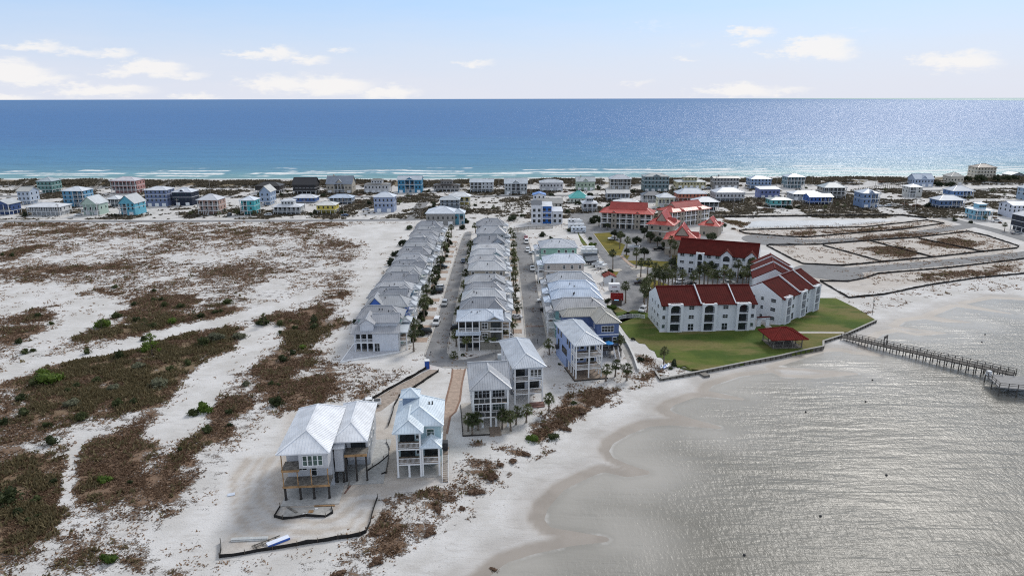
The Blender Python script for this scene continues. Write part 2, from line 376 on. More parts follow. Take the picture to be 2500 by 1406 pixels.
# house lots and streets: swept sand
dens([[(1020,545),(930,640),(850,790),(835,880),(1050,905),(1330,1010),(1480,940),(1560,910),(1510,800),(1490,660),(1400,530),(1200,480),(1060,490)]], 0.20, veg, 3, 1)
# strip between the beach road and the dunes
strip = ((GY > 409) & (GY < 548)).astype(float)
veg = np.maximum(veg, strip*(0.36+0.26*(fbm(GX, GY, 22, 71) > 0.50)))
dune = np.clip((GY-(gulf_y(GX)-74))/8, 0, 1)*np.clip(((gulf_y(GX)-30)-GY)/6, 0, 1)
veg = np.maximum(veg, dune*np.clip(0.74-0.30*np.clip((GX+20)/100, 0, 1)*(fbm(GX,GY,14,72) > 0.40), 0, 1))
dens([[(1210,488),(1290,478),(1330,520),(1260,545),(1205,540)]], 0.42, veg, 6, 2)
dens([[(1760,533),(1830,545),(1812,556),(1775,545)]], 0.8, veg, 3, 1); dens([[(1735,612),(1760,600),(1800,610),(1860,640),(1840,645)]], 0.5, veg, 3, 1)
grn_src = [[(60,900),(190,858),(330,838),(480,808),(590,798),(602,822),(570,862),(480,932),(400,985),(200,1032),(60,1010)], [(180,832),(330,780),(420,790),(330,832)], [(0,1150),(120,1120),(150,1180),(140,1290),(0,1340)], [(420,1060),(522,1050),(512,1090),(430,1090)], [(215,1372),(280,1330),(350,1340),(425,1410)], [(700,800),(812,800),(780,845),(720,885)]]
dens(grn_src, 0.50, grn, 12, 6)
grn = np.maximum(grn, np.clip((GY-405)/4, 0, 1)*0.9)
wrack = np.clip(1-np.abs(-db-11.5-5*(fbm(GX,GY,30,82)-0.5))/1.6, 0, 1)*(fbm(GX,GY,6,83) > 0.40)
wq = -db-3.0*(fbm(GX,GY,18,80)-0.5)
wet = np.clip(1-(wq-2.4)/0.9, 0, 1)*0.62+np.clip(1-(wq-4.6)/2.6, 0, 1)*0.38
wet = np.where(db > 0, 1, wet)
beachz = np.clip(1-(-db-13)/5.0, 0, 1)                     # clean bay beach
veg *= 1-np.clip(1-(-db-10-5*(fbm(GX,GY,12,81)-0.5))/4, 0, 1)
veg = np.maximum(veg, 0.50*wrack*(GX > -60)*(GY < 330))
wet = np.maximum(wet, np.clip((dg+9)/4, 0, 1)*0.8)
veg *= np.clip((gulf_y(GX)-24-GY)/4, 0, 1)
# disturbed building sand around the unfinished house
site = np.clip(0.5+(sdist(GP([(600,1120),(690,1120),(700,1010),(900,990),(960,1030),(1090,1060),(1090,1170),(1010,1190),(920,1220),(890,1300),(560,1345),(590,1270),(570,1180)]), GX, GY)+(fbm(GX,GY,6,90)-0.5)*3)/4, 0, 1)
veg *= 1-0.85*site; tone = np.maximum(tone, site)
loop = seg_dist(GP([(640,1110),(605,1170),(600,1240),(660,1290),(760,1300),(850,1285),(890,1240)]), GX, GY, False)
tone = np.where((loop < 5.5) & (site > 0.3), 0.25+0.75*(np.sin(loop*2*math.pi/2.6+4*fbm(GX,GY,12,91)) > 0.0)*1.0, tone)
tone = np.maximum(tone, 0.8*np.clip(0.5+sdist(GP([(1780,560),(2290,535),(2480,600),(2500,660),(2100,715),(1990,690),(1880,600)]), GX, GY)/4, 0, 1))
zb = np.clip(-db*0.045, 0, 0.8)-0.8
zb = np.where(db > 0, -0.8-np.clip(db*0.05, 0, 2.0), zb)
zg = np.where(dg > 0, -0.8-np.clip(dg*0.02, 0, 4), np.clip(-dg*0.05, 0, 0.8)-0.8)
Z = np.minimum(zb, zg)
Z += 2.6*dune*(0.45+0.9*fbm(GX, GY, 20, 101))
hum = (GY < 398) & (GX < -30)
Z += np.where(hum, (fbm(GX, GY, 9, 102)-0.35)*0.9*np.clip(veg*1.3-0.25, 0, 1), 0)
Z += np.where(site > 0.5, 0, 0)
ny, nx = GX.shape
V = np.stack([GX, GY, Z], -1).reshape(-1, 3)
ii = (np.arange(ny-1)[:, None]*nx+np.arange(nx-1)[None, :]).reshape(-1)
Fq = np.stack([ii, ii+1, ii+1+nx, ii+nx], -1)
def grid_mesh(name, V, Fq, mat, attrs=None, smooth=True):
    me = bpy.data.meshes.new(name)
    me.vertices.add(len(V)); me.vertices.foreach_set('co', V.astype(np.float32).ravel())
    k = Fq.shape[1]
    me.loops.add(Fq.size); me.loops.foreach_set('vertex_index', Fq.astype(np.int32).ravel())
    me.polygons.add(len(Fq)); me.polygons.foreach_set('loop_start', np.arange(0, Fq.size, k, dtype=np.int32))
    if smooth: me.polygons.foreach_set('use_smooth', np.ones(len(Fq), bool))
    for an, arr in (attrs or {}).items():
        a = me.attributes.new(an, 'FLOAT_COLOR', 'POINT'); a.data.foreach_set('color', arr.astype(np.float32).ravel())
    me.update(calc_edges=True); me.materials.append(mat); me.validate()
    return me
msk = np.stack([veg, grn, wet, tone], -1).reshape(-1, 4)

m, t, p = mat_new('beach_sand_and_scrub')
pos = t.node('ShaderNodeNewGeometry').outputs['Position']
at = t.node('ShaderNodeAttribute', attribute_name='mask')
sp = t.node('ShaderNodeSeparateColor', {0: at.outputs['Color']})
vg, gr, wt, tn = sp.outputs[0], sp.outputs[1], sp.outputs[2], at.outputs['Alpha']
n1 = t.noise(t.scaled(pos, (0.7, 1, 1)), 0.42, 8, 0.66); n2 = t.noise(pos, 0.10, 5, 0.6); n3 = t.noise(pos, 3.2, 4, 0.7); n4 = t.noise(pos, 0.9, 3, 0.6)
vn = t.math('ADD', t.math('ADD', t.math('MULTIPLY', n1, 0.50), t.math('MULTIPLY', n2, 0.20)), t.math('MULTIPLY', n3, 0.30))
vv = t.math('ADD', t.math('MULTIPLY_ADD', vn, 1.7, -0.35), t.math('MULTIPLY', t.math('SUBTRACT', vg, 0.5), 0.62))
vf = t.rng(vv, 0.495, 0.60)
sand = t.mix(t.rng(n2, 0.35, 0.65), (0.535, 0.52, 0.50), (0.65, 0.64, 0.63))
sand = t.mix(t.math('MULTIPLY', tn, 0.85), sand, t.mix(t.rng(n1, 0.35, 0.65), (0.415, 0.365, 0.315), (0.535, 0.485, 0.43)))
sand = t.mix(t.math('MULTIPLY', t.rng(n3, 0.54, 0.72), 0.45), sand, (0.30, 0.27, 0.24))
n5 = t.noise(t.scaled(pos, (0.25, 1.1, 1), rad(12)), 0.8, 5, 0.7)
sand = t.mix(t.math('MULTIPLY', t.rng(n5, 0.5, 0.68), 0.35), sand, (0.36, 0.335, 0.31))
speck = t.math('MULTIPLY', t.rng(t.noise(pos, 1.7, 3, 0.8), 0.64, 0.70), t.rng(n2, 0.36, 0.6))
sand = t.mix(t.math('MULTIPLY', speck, t.rng(wt, 0.0, 0.4, 0.8, 0.0)), sand, (0.12, 0.09, 0.07))
brown = t.mix(t.rng(n4, 0.35, 0.65), (0.145, 0.086, 0.056), (0.25, 0.156, 0.102))
brown = t.mix(t.rng(n3, 0.35, 0.7), brown, (0.19, 0.14, 0.10))
green = t.mix(t.rng(n3, 0.36, 0.64), (0.115, 0.096, 0.055), (0.215, 0.172, 0.092))
vcol = t.mix(t.math('MULTIPLY', gr, t.rng(n2, 0.3, 0.55)), brown, green)
vcol = t.mix(t.math('MULTIPLY', t.rng(n1, 0.5, 0.36), 0.0), vcol, vcol)
col = t.mix(vf, sand, vcol)
wetc = t.mix(t.rng(n2, 0.35, 0.65), (0.245, 0.215, 0.186), (0.305, 0.27, 0.236))
col = t.mix(t.math('MULTIPLY', wt, 0.95), col, wetc)
t.put(p.inputs['Base Color'], col)
t.put(p.inputs['Roughness'], t.rng(wt, 0, 1, 0.92, 0.55)); p.inputs['Specular IOR Level'].default_value = 0.25
bh = t.math('ADD', t.math('MULTIPLY', n3, 0.35), t.math('ADD', t.math('MULTIPLY', vf, 0.9), t.math('MULTIPLY', n1, 0.35)))
bh = t.math('MULTIPLY', bh, t.rng(wt, 0, 1, 1, 0.1))
bp = t.node('ShaderNodeBump', {'Height': bh, 'Distance': 0.45, 'Strength': 0.75})
t.l.new(bp.outputs[0], p.inputs['Normal'])
SANDM = m
struct(link('ground', grid_mesh('ground', V, Fq, SANDM, {'mask': msk})))
def ground_z(x, y):
    i = int(np.clip(np.searchsorted(gx, x), 1, nx-1)); j = int(np.clip(np.searchsorted(gy, y), 1, ny-1))
    return float(Z[j, i])

# ------------------------------------------------------------------ bay and sea
bx = axis(-300, -30, 190, 2500, 1.2, 1.06); by = axis(-300, 60, 240, 330, 1.2, 1.05)
BX, BY = np.meshgrid(bx, by)
dbb = sdist(bay, BX, BY)-0.7
keep = dbb > -4
Vb = np.stack([BX, BY, np.full(BX.shape, WL)], -1).reshape(-1, 3)
jj = (np.arange(len(by)-1)[:, None]*len(bx)+np.arange(len(bx)-1)[None, :]).reshape(-1)
kk = keep.reshape(-1); jj = jj[kk[jj] | kk[jj+1] | kk[jj+len(bx)] | kk[jj+1+len(bx)]]
Fb = np.stack([jj, jj+1, jj+1+len(bx), jj+len(bx)], -1)
used = np.unique(Fb); remap = np.full(len(Vb), -1); remap[used] = np.arange(len(used))
dep = np.clip(dbb/30, 0, 1).reshape(-1)
tint = np.clip((BX-20)/110, 0, 1).reshape(-1)
m, t, p = mat_new('shallow_bay_water')
pos = t.node('ShaderNodeNewGeometry').outputs['Position']
at = t.node('ShaderNodeAttribute', attribute_name='mask'); sp = t.node('ShaderNodeSeparateColor', {0: at.outputs['Color']})
d = sp.outputs[0]
wv1 = t.noise(t.scaled(pos, (0.075, 0.38, 1), rad(-9)), 1.0, 2, 0.45, 0.6)
wv2 = t.noise(t.scaled(pos, (1.5, 0.6, 1), rad(24)), 1.0, 3, 0.6, 0.3)
wv3 = t.noise(t.scaled(pos, (0.45, 1.6, 1), rad(-12)), 1.0, 3, 0.6, 0.3)
wv4 = t.noise(pos, 0.03, 3, 0.5)
calm = t.rng(wv4, 0.38, 0.58, 0.6, 1.0)
hh = t.math('ADD', t.math('MULTIPLY', wv1, 1.0), t.math('ADD', t.math('MULTIPLY', wv2, 0.34), t.math('MULTIPLY', wv3, 0.30)))
hh = t.math('MULTIPLY', hh, t.math('MULTIPLY', calm, t.rng(d, 0.0, 0.25, 0.25, 1.0)))
bp = t.node('ShaderNodeBump', {'Height': hh, 'Distance': 0.36, 'Strength': 1.0})
t.l.new(bp.outputs[0], p.inputs['Normal'])
wc = t.mix(t.rng(d, 0.03, 0.62), (0.40, 0.382, 0.350), (0.195, 0.186, 0.162))  # paler over shallow sand, with the bright surface reflection put into the colour
wc = t.mix(t.math('MULTIPLY', t.rng(wv4, 0.40, 0.62), 0.5), wc, (0.225, 0.217, 0.193))
wc = t.mix(t.math('MULTIPLY', t.rng(d, 0.030, 0.004), t.rng(t.noise(pos, 0.16, 4, 0.65), 0.42, 0.66)), wc, (0.56, 0.545, 0.52))  # broken pale waterline: foam, and sparkle painted into the base colour
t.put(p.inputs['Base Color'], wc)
t.put(p.inputs['Alpha'], t.rng(d, 0.0, 0.06, 0.88, 0.99))
p.inputs['Roughness'].default_value = 0.24; p.inputs['Specular IOR Level'].default_value = 0.16; p.inputs['IOR'].default_value = 1.33
bm_ = np.stack([dep, tint, dep*0, dep*0+1], -1)
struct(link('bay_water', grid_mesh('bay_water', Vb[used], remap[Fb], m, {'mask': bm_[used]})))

m, t, p = mat_new('gulf_sea_water')
pos = t.node('ShaderNodeNewGeometry').outputs['Position']
sp = t.node('ShaderNodeSeparateXYZ', {0: pos}); X_, Y_ = sp.outputs[0], sp.outputs[1]
xp = t.math('MAXIMUM', X_, 0.0)
shore = t.math('ADD', t.math('ADD', t.math('MULTIPLY', t.math('MULTIPLY', xp, xp), 0.00011), 629.0),
        t.math('ADD', t.math('MULTIPLY', t.math('SINE', t.math('DIVIDE', X_, 90.0)), 4.0), t.math('MULTIPLY', t.math('SINE', t.math('DIVIDE', X_, 37.0)), 2.0)))
off = t.math('SUBTRACT', Y_, shore)
big = t.noise(t.scaled(pos, (0.0016, 0.0045, 1)), 1.0, 5, 0.6)
offn = t.math('ADD', off, t.math('MULTIPLY', t.math('SUBTRACT', big, 0.5), t.math('MULTIPLY', off, 0.9)))
ramp = t.node('ShaderNodeValToRGB', {0: t.rng(t.math('LOGARITHM', t.math('MAXIMUM', offn, 1.0), 10.0), 0.6, 3.9, smooth=False)})
cr = ramp.color_ramp; cr.elements[0].position = 0.0; cr.elements[0].color = (0.23, 0.36, 0.36, 1); cr.elements[1].position = 1.0; cr.elements[1].color = (0.085, 0.195, 0.39, 1)
for q, c in ((0.30, (0.16, 0.33, 0.38, 1)), (0.43, (0.105, 0.255, 0.37, 1)), (0.55, (0.075, 0.225, 0.40, 1)), (0.70, (0.066, 0.182, 0.39, 1)), (0.85, (0.066, 0.178, 0.39, 1))):
    e = cr.elements.new(q); e.color = c
wob = t.noise(t.scaled(pos, (0.012, 0.03, 1)), 1.0, 4, 0.6); brk = t.noise(t.scaled(pos, (0.02, 0.012, 1)), 1.0, 3, 0.6); fine = t.noise(t.scaled(pos, (0.18, 0.5, 1)), 1.0, 4, 0.7)
foam = None
for o_, wd, amp, th in ((4, 5, 5, 0.10), (30, 6, 16, 0.46), (52, 9, 22, 0.36), (78, 7, 26, 0.47), (105, 6, 30, 0.56)):
    dd = t.math('ABSOLUTE', t.math('SUBTRACT', t.math('ADD', off, t.math('MULTIPLY', t.math('SUBTRACT', wob, 0.5), amp*2.0)), o_))
    band = t.rng(t.math('ADD', dd, t.math('MULTIPLY', t.math('SUBTRACT', fine, 0.5), wd*2.4)), wd, wd*0.2)
    band = t.math('MULTIPLY', band, t.rng(brk, th, th+0.08))
    foam = band if foam is None else t.math('MAXIMUM', foam, band)
cap = t.math('MULTIPLY', t.rng(t.noise(t.scaled(pos, (0.05, 0.10, 1)), 1.0, 5, 0.75), 0.68, 0.76), t.rng(off, 60, 900, 0.35, 0.10))
foam = t.math('MAXIMUM', foam, cap)
df = t.node('ShaderNodeBsdfDiffuse', {'Color': t.mix(foam, ramp.outputs[0], (0.78, 0.80, 0.80))})
gl = t.node('ShaderNodeBsdfGlossy', {'Color': (1, 1, 1), 'Roughness': 0.31})
ms = t.node('ShaderNodeMixShader', {0: t.rng(foam, 0, 1, 0.095, 0.01), 1: df.outputs[0], 2: gl.outputs[0]})
t.l.new(ms.outputs[0], t.n['Material Output'].inputs[0])
s1 = t.noise(t.scaled(pos, (0.03, 0.14, 1), rad(6)), 1.0, 4, 0.65); s2 = t.noise(t.scaled(pos, (0.006, 0.02, 1), rad(-5)), 1.0, 3, 0.6)
bp = t.node('ShaderNodeBump', {'Height': t.math('ADD', s1, t.math('MULTIPLY', s2, 2.6)), 'Distance': 4.5, 'Strength': 1.0})
t.l.new(bp.outputs[0], df.inputs['Normal']); t.l.new(bp.outputs[0], gl.inputs['Normal'])
SEAX = [-150000,-20000,-3000,-900,-300,0,300,900,3000,20000,150000]; SEAY = [600,660,720,800,1000,1500,3000,8000,30000,150000]
sv = np.array([(x, y, WL) for y in SEAY for x in SEAX], float)
si = (np.arange(len(SEAY)-1)[:, None]*len(SEAX)+np.arange(len(SEAX)-1)[None, :]).reshape(-1)
struct(link('sea', grid_mesh('sea', sv, np.stack([si, si+1, si+1+len(SEAX), si+len(SEAX)], -1), m)))

# ------------------------------------------------------------------ roads, pavements, lawns
def asphalt(name, a, b, patch=0.5):
    m, t, p = mat_new(name)
    pos = t.node('ShaderNodeNewGeometry').outputs['Position']
    n = t.noise(pos, 0.22, 6, 0.65); f = t.noise(pos, 4.0, 4, 0.7); st = t.noise(t.scaled(pos, (0.9, 0.05, 1)), 1.0, 4, 0.6)
    c = t.mix(t.rng(n, 0.38, 0.62), a, b)
    c = t.mix(t.math('MULTIPLY', t.rng(st, 0.5, 0.7), 0.35), c, tuple(v*1.25 for v in b))
    c = t.mix(t.math('MULTIPLY', t.rng(t.noise(pos, 0.12, 5, 0.7), 0.60, 0.72), patch), c, (0.48, 0.46, 0.43))
    c = t.mix(t.math('MULTIPLY', t.rng(f, 0.5, 0.8), 0.25), c, tuple(v*0.7 for v in a))
    vo = t.node('ShaderNodeTexVoronoi', {'Vector': t.node('ShaderNodeVectorMath', {0: pos, 1: t.node('ShaderNodeTexNoise', {'Vector': pos, 'Scale': 0.5}).outputs['Color']}).outputs[0], 'Scale': 0.22}, feature='DISTANCE_TO_EDGE')
    c = t.mix(t.math('MULTIPLY', t.rng(vo.outputs['Distance'], 0.012, 0.004), 0.45), c, tuple(v*0.5 for v in a))
    t.put(p.inputs['Base Color'], c); p.inputs['Roughness'].default_value = 0.9; p.inputs['Specular IOR Level'].default_value = 0.2
    return m
ASPH = asphalt('worn_asphalt', (0.205, 0.207, 0.214), (0.255, 0.256, 0.263))
ASPH2 = asphalt('car_park_asphalt', (0.175, 0.178, 0.185), (0.245, 0.246, 0.252), 0.3)
ASPH3 = asphalt('new_street_asphalt', (0.20, 0.202, 0.205), (0.235, 0.236, 0.24), 0.25)
def turf(name, a, b, c3):
    m, t, p = mat_new(name)
    pos = t.node('ShaderNodeNewGeometry').outputs['Position']
    n = t.noise(pos, 0.09, 5, 0.6); f = t.noise(pos, 1.4, 5, 0.75); g = t.noise(t.scaled(pos, (0.05, 0.12, 1), 0.3), 1.0, 4, 0.6)
    c = t.mix(t.rng(n, 0.36, 0.62), a, b)
    c = t.mix(t.math('MULTIPLY', t.rng(g, 0.44, 0.60), 0.85), c, c3)
    c = t.mix(t.math('MULTIPLY', t.rng(f, 0.45, 0.75), 0.45), c, tuple(v*0.6 for v in a))
    t.put(p.inputs['Base Color'], c); p.inputs['Roughness'].default_value = 0.95; p.inputs['Specular IOR Level'].default_value = 0.1
    bp = t.node('ShaderNodeBump', {'Height': t.noise(pos, 6, 4, 0.7), 'Distance': 0.08, 'Strength': 0.8}); t.l.new(bp.outputs[0], p.inputs['Normal'])
    return m
LAWN = turf('winter_lawn', (0.062, 0.100, 0.022), (0.110, 0.140, 0.032), (0.185, 0.158, 0.066))
LAWN2 = turf('golden_lawn', (0.155, 0.135, 0.024), (0.20, 0.165, 0.035), (0.115, 0.110, 0.03))
PINK = simple('tan_pavers', (0.40, 0.31, 0.25), 0.9, 0.2, 0, 0.16, 0.9)
PALE = simple('pale_paving', (0.44, 0.41, 0.37), 0.9, 0.2, 0, 0.12, 0.7)
BRICK = simple('brick_edging', (0.25, 0.16, 0.12), 0.9, 0.2)
KERBM = simple('kerb_concrete', (0.47, 0.45, 0.42), 0.9, 0.2, 0, 0.15, 0.8)
GRAVEL = simple('gravel_track', (0.34, 0.29, 0.25), 0.95, 0.15, 0, 0.22, 1.2)
MARK = simple('road_paint', (0.62, 0.62, 0.60), 0.8, 0.2, 0, 0.15, 2)
import mathutils.geometry as mgeo
def clip_self(pts): return pts
def sheet(name, pts, mat, z, world_pts=False, thick=None):
    w = pts if world_pts else GP(pts)
    w = [Vector((a, b, 0)) for a, b in w]
    tris = mgeo.tessellate_polygon([w])
    mb = MB(); n = len(w)
    vs = [(v.x, v.y, z) for v in w]
    fs = []
    for a, b, c in tris:
        nz = (w[b]-w[a]).cross(w[c]-w[a]).z
        fs.append((a, b, c) if nz > 0 else (a, c, b))
    if thick:
        vs += [(v.x, v.y, z-thick) for v in w]
        area = sum(w[i].x*w[(i+1)%n].y-w[(i+1)%n].x*w[i].y for i in range(n))
        for i in range(n):
            j = (i+1) % n
            fs.append((i, i+n, j+n, j) if area > 0 else (j, j+n, i+n, i))
    mb.add(vs, fs)
    return struct(mb.build(name, mat))
def line_strip(pts, width):
    L = []; Rr = []
    for i, pnt in enumerate(pts):
        a = Vector(pts[max(0, i-1)]); b = Vector(pts[min(len(pts)-1, i+1)])
        d = (b-a); d = Vector((d.x, d.y)).normalized(); nrm = Vector((-d.y, d.x))
        L.append((pnt[0]+nrm.x*width/2, pnt[1]+nrm.y*width/2)); Rr.append((pnt[0]-nrm.x*width/2, pnt[1]-nrm.y*width/2))
    return L+Rr[::-1]
def ribbon(name, pxpts, width, mat, z, thick=None): return sheet(name, line_strip(GP(pxpts), width), mat, z, True, thick)
def kerb(name, pxpts, w=0.35, h=0.14, world=False):
    pts = pxpts if world else GP(pxpts); mb = MB()
    for a, b in zip(pts[:-1], pts[1:]): mb.bar((a[0], a[1], h/2-0.02), (b[0], b[1], h/2-0.02), w, h+0.04)
    return struct(mb.build(name, KERBM))
STREET_W = [(1036,866),(1060,800),(1083,720),(1107,640),(1125,585),(1132,570),(1140,566),(1152,566),(1147,600),(1134,650),(1121,710),(1108,775),(1096,835),(1092,860),(1100,874),(1118,879),(1134,878),(1180,867),(1223,856),(1280,845),(1284,831),(1277,758),(1272,712),(1266,655),(1257,585),(1252,568),(1262,566),(1280,569),(1288,578),(1297,609),(1310,693),(1323,763),(1337,833),(1310,858),(1280,872),(1200,888),(1143,898),(1080,897),(1050,890)]
sheet('street', STREET_W, ASPH, 0.020)
ribbon('road', [(-300,541),(0,541),(300,540.5),(700,539.5),(1000,537),(1060,534)], 7.0, ASPH, 0.018)
ribbon('road', [(1004,536),(1020,512),(1034,493),(1042,482)], 8.0, ASPH3, 0.024)
ribbon('road', [(-300,479),(0,479.5),(500,480.5),(1060,481.5),(1250,479),(1600,476),(1900,473),(2172,468),(2400,463),(2800,452)], 8.5, ASPH3, 0.030)
ribbon('road', [(2130,482),(2172,496),(2240,518),(2300,531),(2360,546),(2420,560),(2500,583),(2620,620)], 9.0, ASPH3, 0.036)
ribbon('road', [(2370,551),(2280,564),(2200,576),(2100,584),(2000,589),(1900,589)], 8.5, ASPH3, 0.042)
ribbon('road', [(2600,606),(2500,622),(2300,642),(2150,655),(2040,662)], 9.0, ASPH3, 0.042)
def disc(name, c, r, mat, z): return sheet(name, [(c[0]+r*math.cos(2*math.pi*i/28), c[1]+r*math.sin(2*math.pi*i/28)) for i in range(28)], mat, z, True)
disc('cul_de_sac', G(1885,586), 15, ASPH3, 0.048); disc('cul_de_sac', G(2022,664), 13.5, ASPH3, 0.048)
ribbon('path', [(1728,526),(2020,524),(2210,523)], 3.0, PALE, 0.02)
CARPARK = [(1395,530),(1450,527),(1480,548),(1560,558),(1615,575),(1645,600),(1645,650),(1800,668),(1860,685),(1850,722),(1580,748),(1545,768),(1515,752),(1507,700),(1495,672),(1478,645),(1447,605),(1422,566)]
sheet('car_park', CARPARK, ASPH2, 0.022)
sheet('drive_apron', [(1380,520),(1470,520),(1475,538),(1400,540)], ASPH2, 0.030)
sheet('lawn', [(1449,571),(1489,568),(1503,589),(1526,598),(1515,624),(1488,624)], LAWN2, 0.13, thick=0.2)
sheet('lawn', [(1522,622),(1537,624),(1531,634)], LAWN2, 0.12, thick=0.2)
sheet('lawn', [(1533,637),(1548,646),(1585,653),(1625,660),(1640,640),(1594,637)], LAWN2, 0.12, thick=0.2)
sheet('lawn', [(1553,681),(1595,682),(1640,699),(1705,706),(1700,722),(1585,724)], LAWN2, 0.12, thick=0.2)
sheet('lawn', [(1478,664),(1512,662),(1502,676),(1492,682)], LAWN2, 0.12, thick=0.2)
sheet('lawn', [(1496,745),(1512,752),(1545,768),(1560,772),(1512,790),(1500,772)], LAWN, 0.10, thick=0.2)
sheet('lawn', [(1640,612),(1700,640),(1840,650),(1850,672),(1800,664),(1642,646)], LAWN, 0.10, thick=0.2)
sheet('lawn', [(1425,555),(1412,570),(1440,606),(1462,640),(1452,640),(1418,590),(1405,555)], LAWN, 0.10, thick=0.2)
ribbon('path', [(1516,625),(1527,636),(1541,648),(1556,655)], 1.6, PINK, 0.13, 0.2)
sheet('island', [(1554,672),(1560,668),(1585,670),(1590,674),(1582,679),(1556,679)], PALE, 0.15, thick=0.2)
sheet('island', [(1488,659),(1512,656),(1520,660),(1510,664),(1486,664)], PALE, 0.15, thick=0.2)
sheet('island', [(1537,655),(1555,651),(1580,653),(1572,658),(1545,660)], PALE, 0.15, thick=0.2)
sheet('lawn', LAWN_EDGE[:3]+[(1590,766),(1610,812),(1842,806),(1850,792),(1905,794),(1994,755),(1998,728)]+LAWN_EDGE[9:18]+[(1690,903),(1672,893),(1655,896),(1640,884),(1628,889),(1615,874),(1604,872),(1598,858),(1586,853),(1575,840),(1560,838),(1548,828),(1537,826),(1528,815)], LAWN, 0.10, thick=1.0)
ribbon('path', [(1865,788),(1875,797),(1885,812)], 2.0, PALE, 0.112); ribbon('path', [(1950,812),(2000,812),(2062,813)], 1.8, PALE, 0.112)
# bare sandy corner of the lawn beside the sea wall
sheet('gravel_track', [(1049,902),(967,943),(911,976),(890,990),(900,1010),(930,1003),(975,969),(1016,941),(1072,903)], GRAVEL, 0.012)
DRIVE = [(1106,901),(1135,901),(1127,935),(1122,977),(1111,1005),(1098,1017),(1090,1059),(1088,1085),(1074,1085),(1080,1040),(1086,990),(1095,957),(1104,921)]
sheet('driveway', DRIVE, PINK, 0.016)
for e in ([(1136,900),(1128,935),(1123,977),(1112,1005),(1099,1017),(1091,1059)], [(1105,901),(1103,921),(1094,957),(1085,990),(1079,1040)]): ribbon('brick_edging', e, 0.45, BRICK, 0.06, 0.1)
kerb('kerb', [(1134,570),(1126,585),(1108,640),(1084,720),(1061,800),(1037,866)]); kerb('kerb', [(1152,566),(1147,600),(1134,650),(1121,710),(1108,775),(1096,835),(1092,860),(1100,874),(1118,879),(1134,878),(1180,867),(1223,856),(1280,845),(1284,831),(1277,758),(1272,712),(1266,655),(1257,585)])
kerb('kerb', [(1288,578),(1297,609),(1310,693),(1323,763),(1337,833),(1310,858)]); kerb('kerb', [(1449,571),(1470,600),(1488,624),(1515,624)]); kerb('kerb', [(1422,566),(1447,605),(1478,645),(1495,672)])
kerb('kerb', [(1080,897),(1143,898)])
ribbon('brick_crossing', [(1281,797),(1330,796)], 1.2, simple('brick_band', (0.20, 0.15, 0.13), 0.9), 0.026)
# parking bay lines, each its own strip of paint
def bays(a, b, n, dx, dy):
    for i in range(n):
        f = i/(n-1); q = (a[0]+(b[0]-a[0])*f, a[1]+(b[1]-a[1])*f)
        w0 = G(*q); w1 = G(q[0]+dx, q[1]+dy)
        struct(sheet('bay_line', line_strip([w0, w1], 0.22), MARK, 0.030, True))
bays((1504,628), (1531,652), 9, 14, 0.3); bays((1580,659), (1655,668), 9, 12, -4.5); bays((1560,702), (1568,722), 7, 20, 0.6); bays((1622,690), (1650,695), 3, 16, -6); bays((1702,704), (1712,712), 4, 26, 1.0)

# ------------------------------------------------------------------ building parts
def win_mesh(w, h, mat): return cached(('pane', w, h, mat.name), lambda: MB().box(-w/2, w/2, -0.05, 0.03, 0, h).mesh('window', mat))
def frame_mesh(w, h, mat, mull):
    def f():
        mb = MB(); b = 0.09
        mb.box(-w/2-b, w/2+b, -0.09, 0.02, h, h+b*1.3).box(-w/2-b, w/2+b, -0.10, 0.02, -b*1.3, 0).box(-w/2-b, -w/2, -0.09, 0.02, 0, h).box(w/2, w/2+b, -0.09, 0.02, 0, h)
        mb.box(-w/2, w/2, -0.075, 0.02, h*0.5-0.03, h*0.5+0.03)
        for i in range(1, mull): x = -w/2+w*i/mull; mb.box(x-0.035, x+0.035, -0.078, 0.02, 0, h)
        return mb.mesh('frame', mat)
    return cached(('frame', w, h, mat.name, mull), f)
FACE = {'f': 0.0, 'r': math.pi/2, 'b': math.pi, 'l': -math.pi/2}
def window(root, x, y, z, w=0.95, h=1.4, face='f', det=1, mat=None, fmat=None, name='window', mull=1):
    w = round(w, 1); h = round(h, 1)
    o = link(name, win_mesh(w, h, mat or GLASS), root, (x, y, z), FACE[face])
    if det: link('frame', frame_mesh(w, h, fmat or WHITE, mull), o)
    return o
def gdoor(root, x, y, w=2.4, h=2.2, face='f', mat=None):
    w = round(w, 1); h = round(h, 1); mat = mat or WHITE
    def f():
        mb = MB(); k = 4
        for i in range(k): mb.box(-w/2, w/2, -0.06, 0.03, i*h/k+0.015, (i+1)*h/k-0.015)
        mb.box(-w/2, w/2, -0.02, 0.03, 0, h); return mb.mesh('garage_door', mat)
    return link('garage_door', cached(('gd', w, h, mat.name), f), root, (x, y, 0.03), FACE[face])
def column(root, x, y, z0, z1, s=0.28, mat=None, name='column'):
    mat = mat or WHITE; hgt = round(z1-z0, 1); s = round(s, 2)
    me = cached(('col', hgt, s, mat.name), lambda: MB().box(-s/2, s/2, -s/2, s/2, 0, hgt).box(-s*0.62, s*0.62, -s*0.62, s*0.62, hgt-0.22, hgt-0.02).box(-s*0.62, s*0.62, -s*0.62, s*0.62, 0.02, 0.22).mesh(name, mat))
    return link(name, me, root, (x, y, z0))
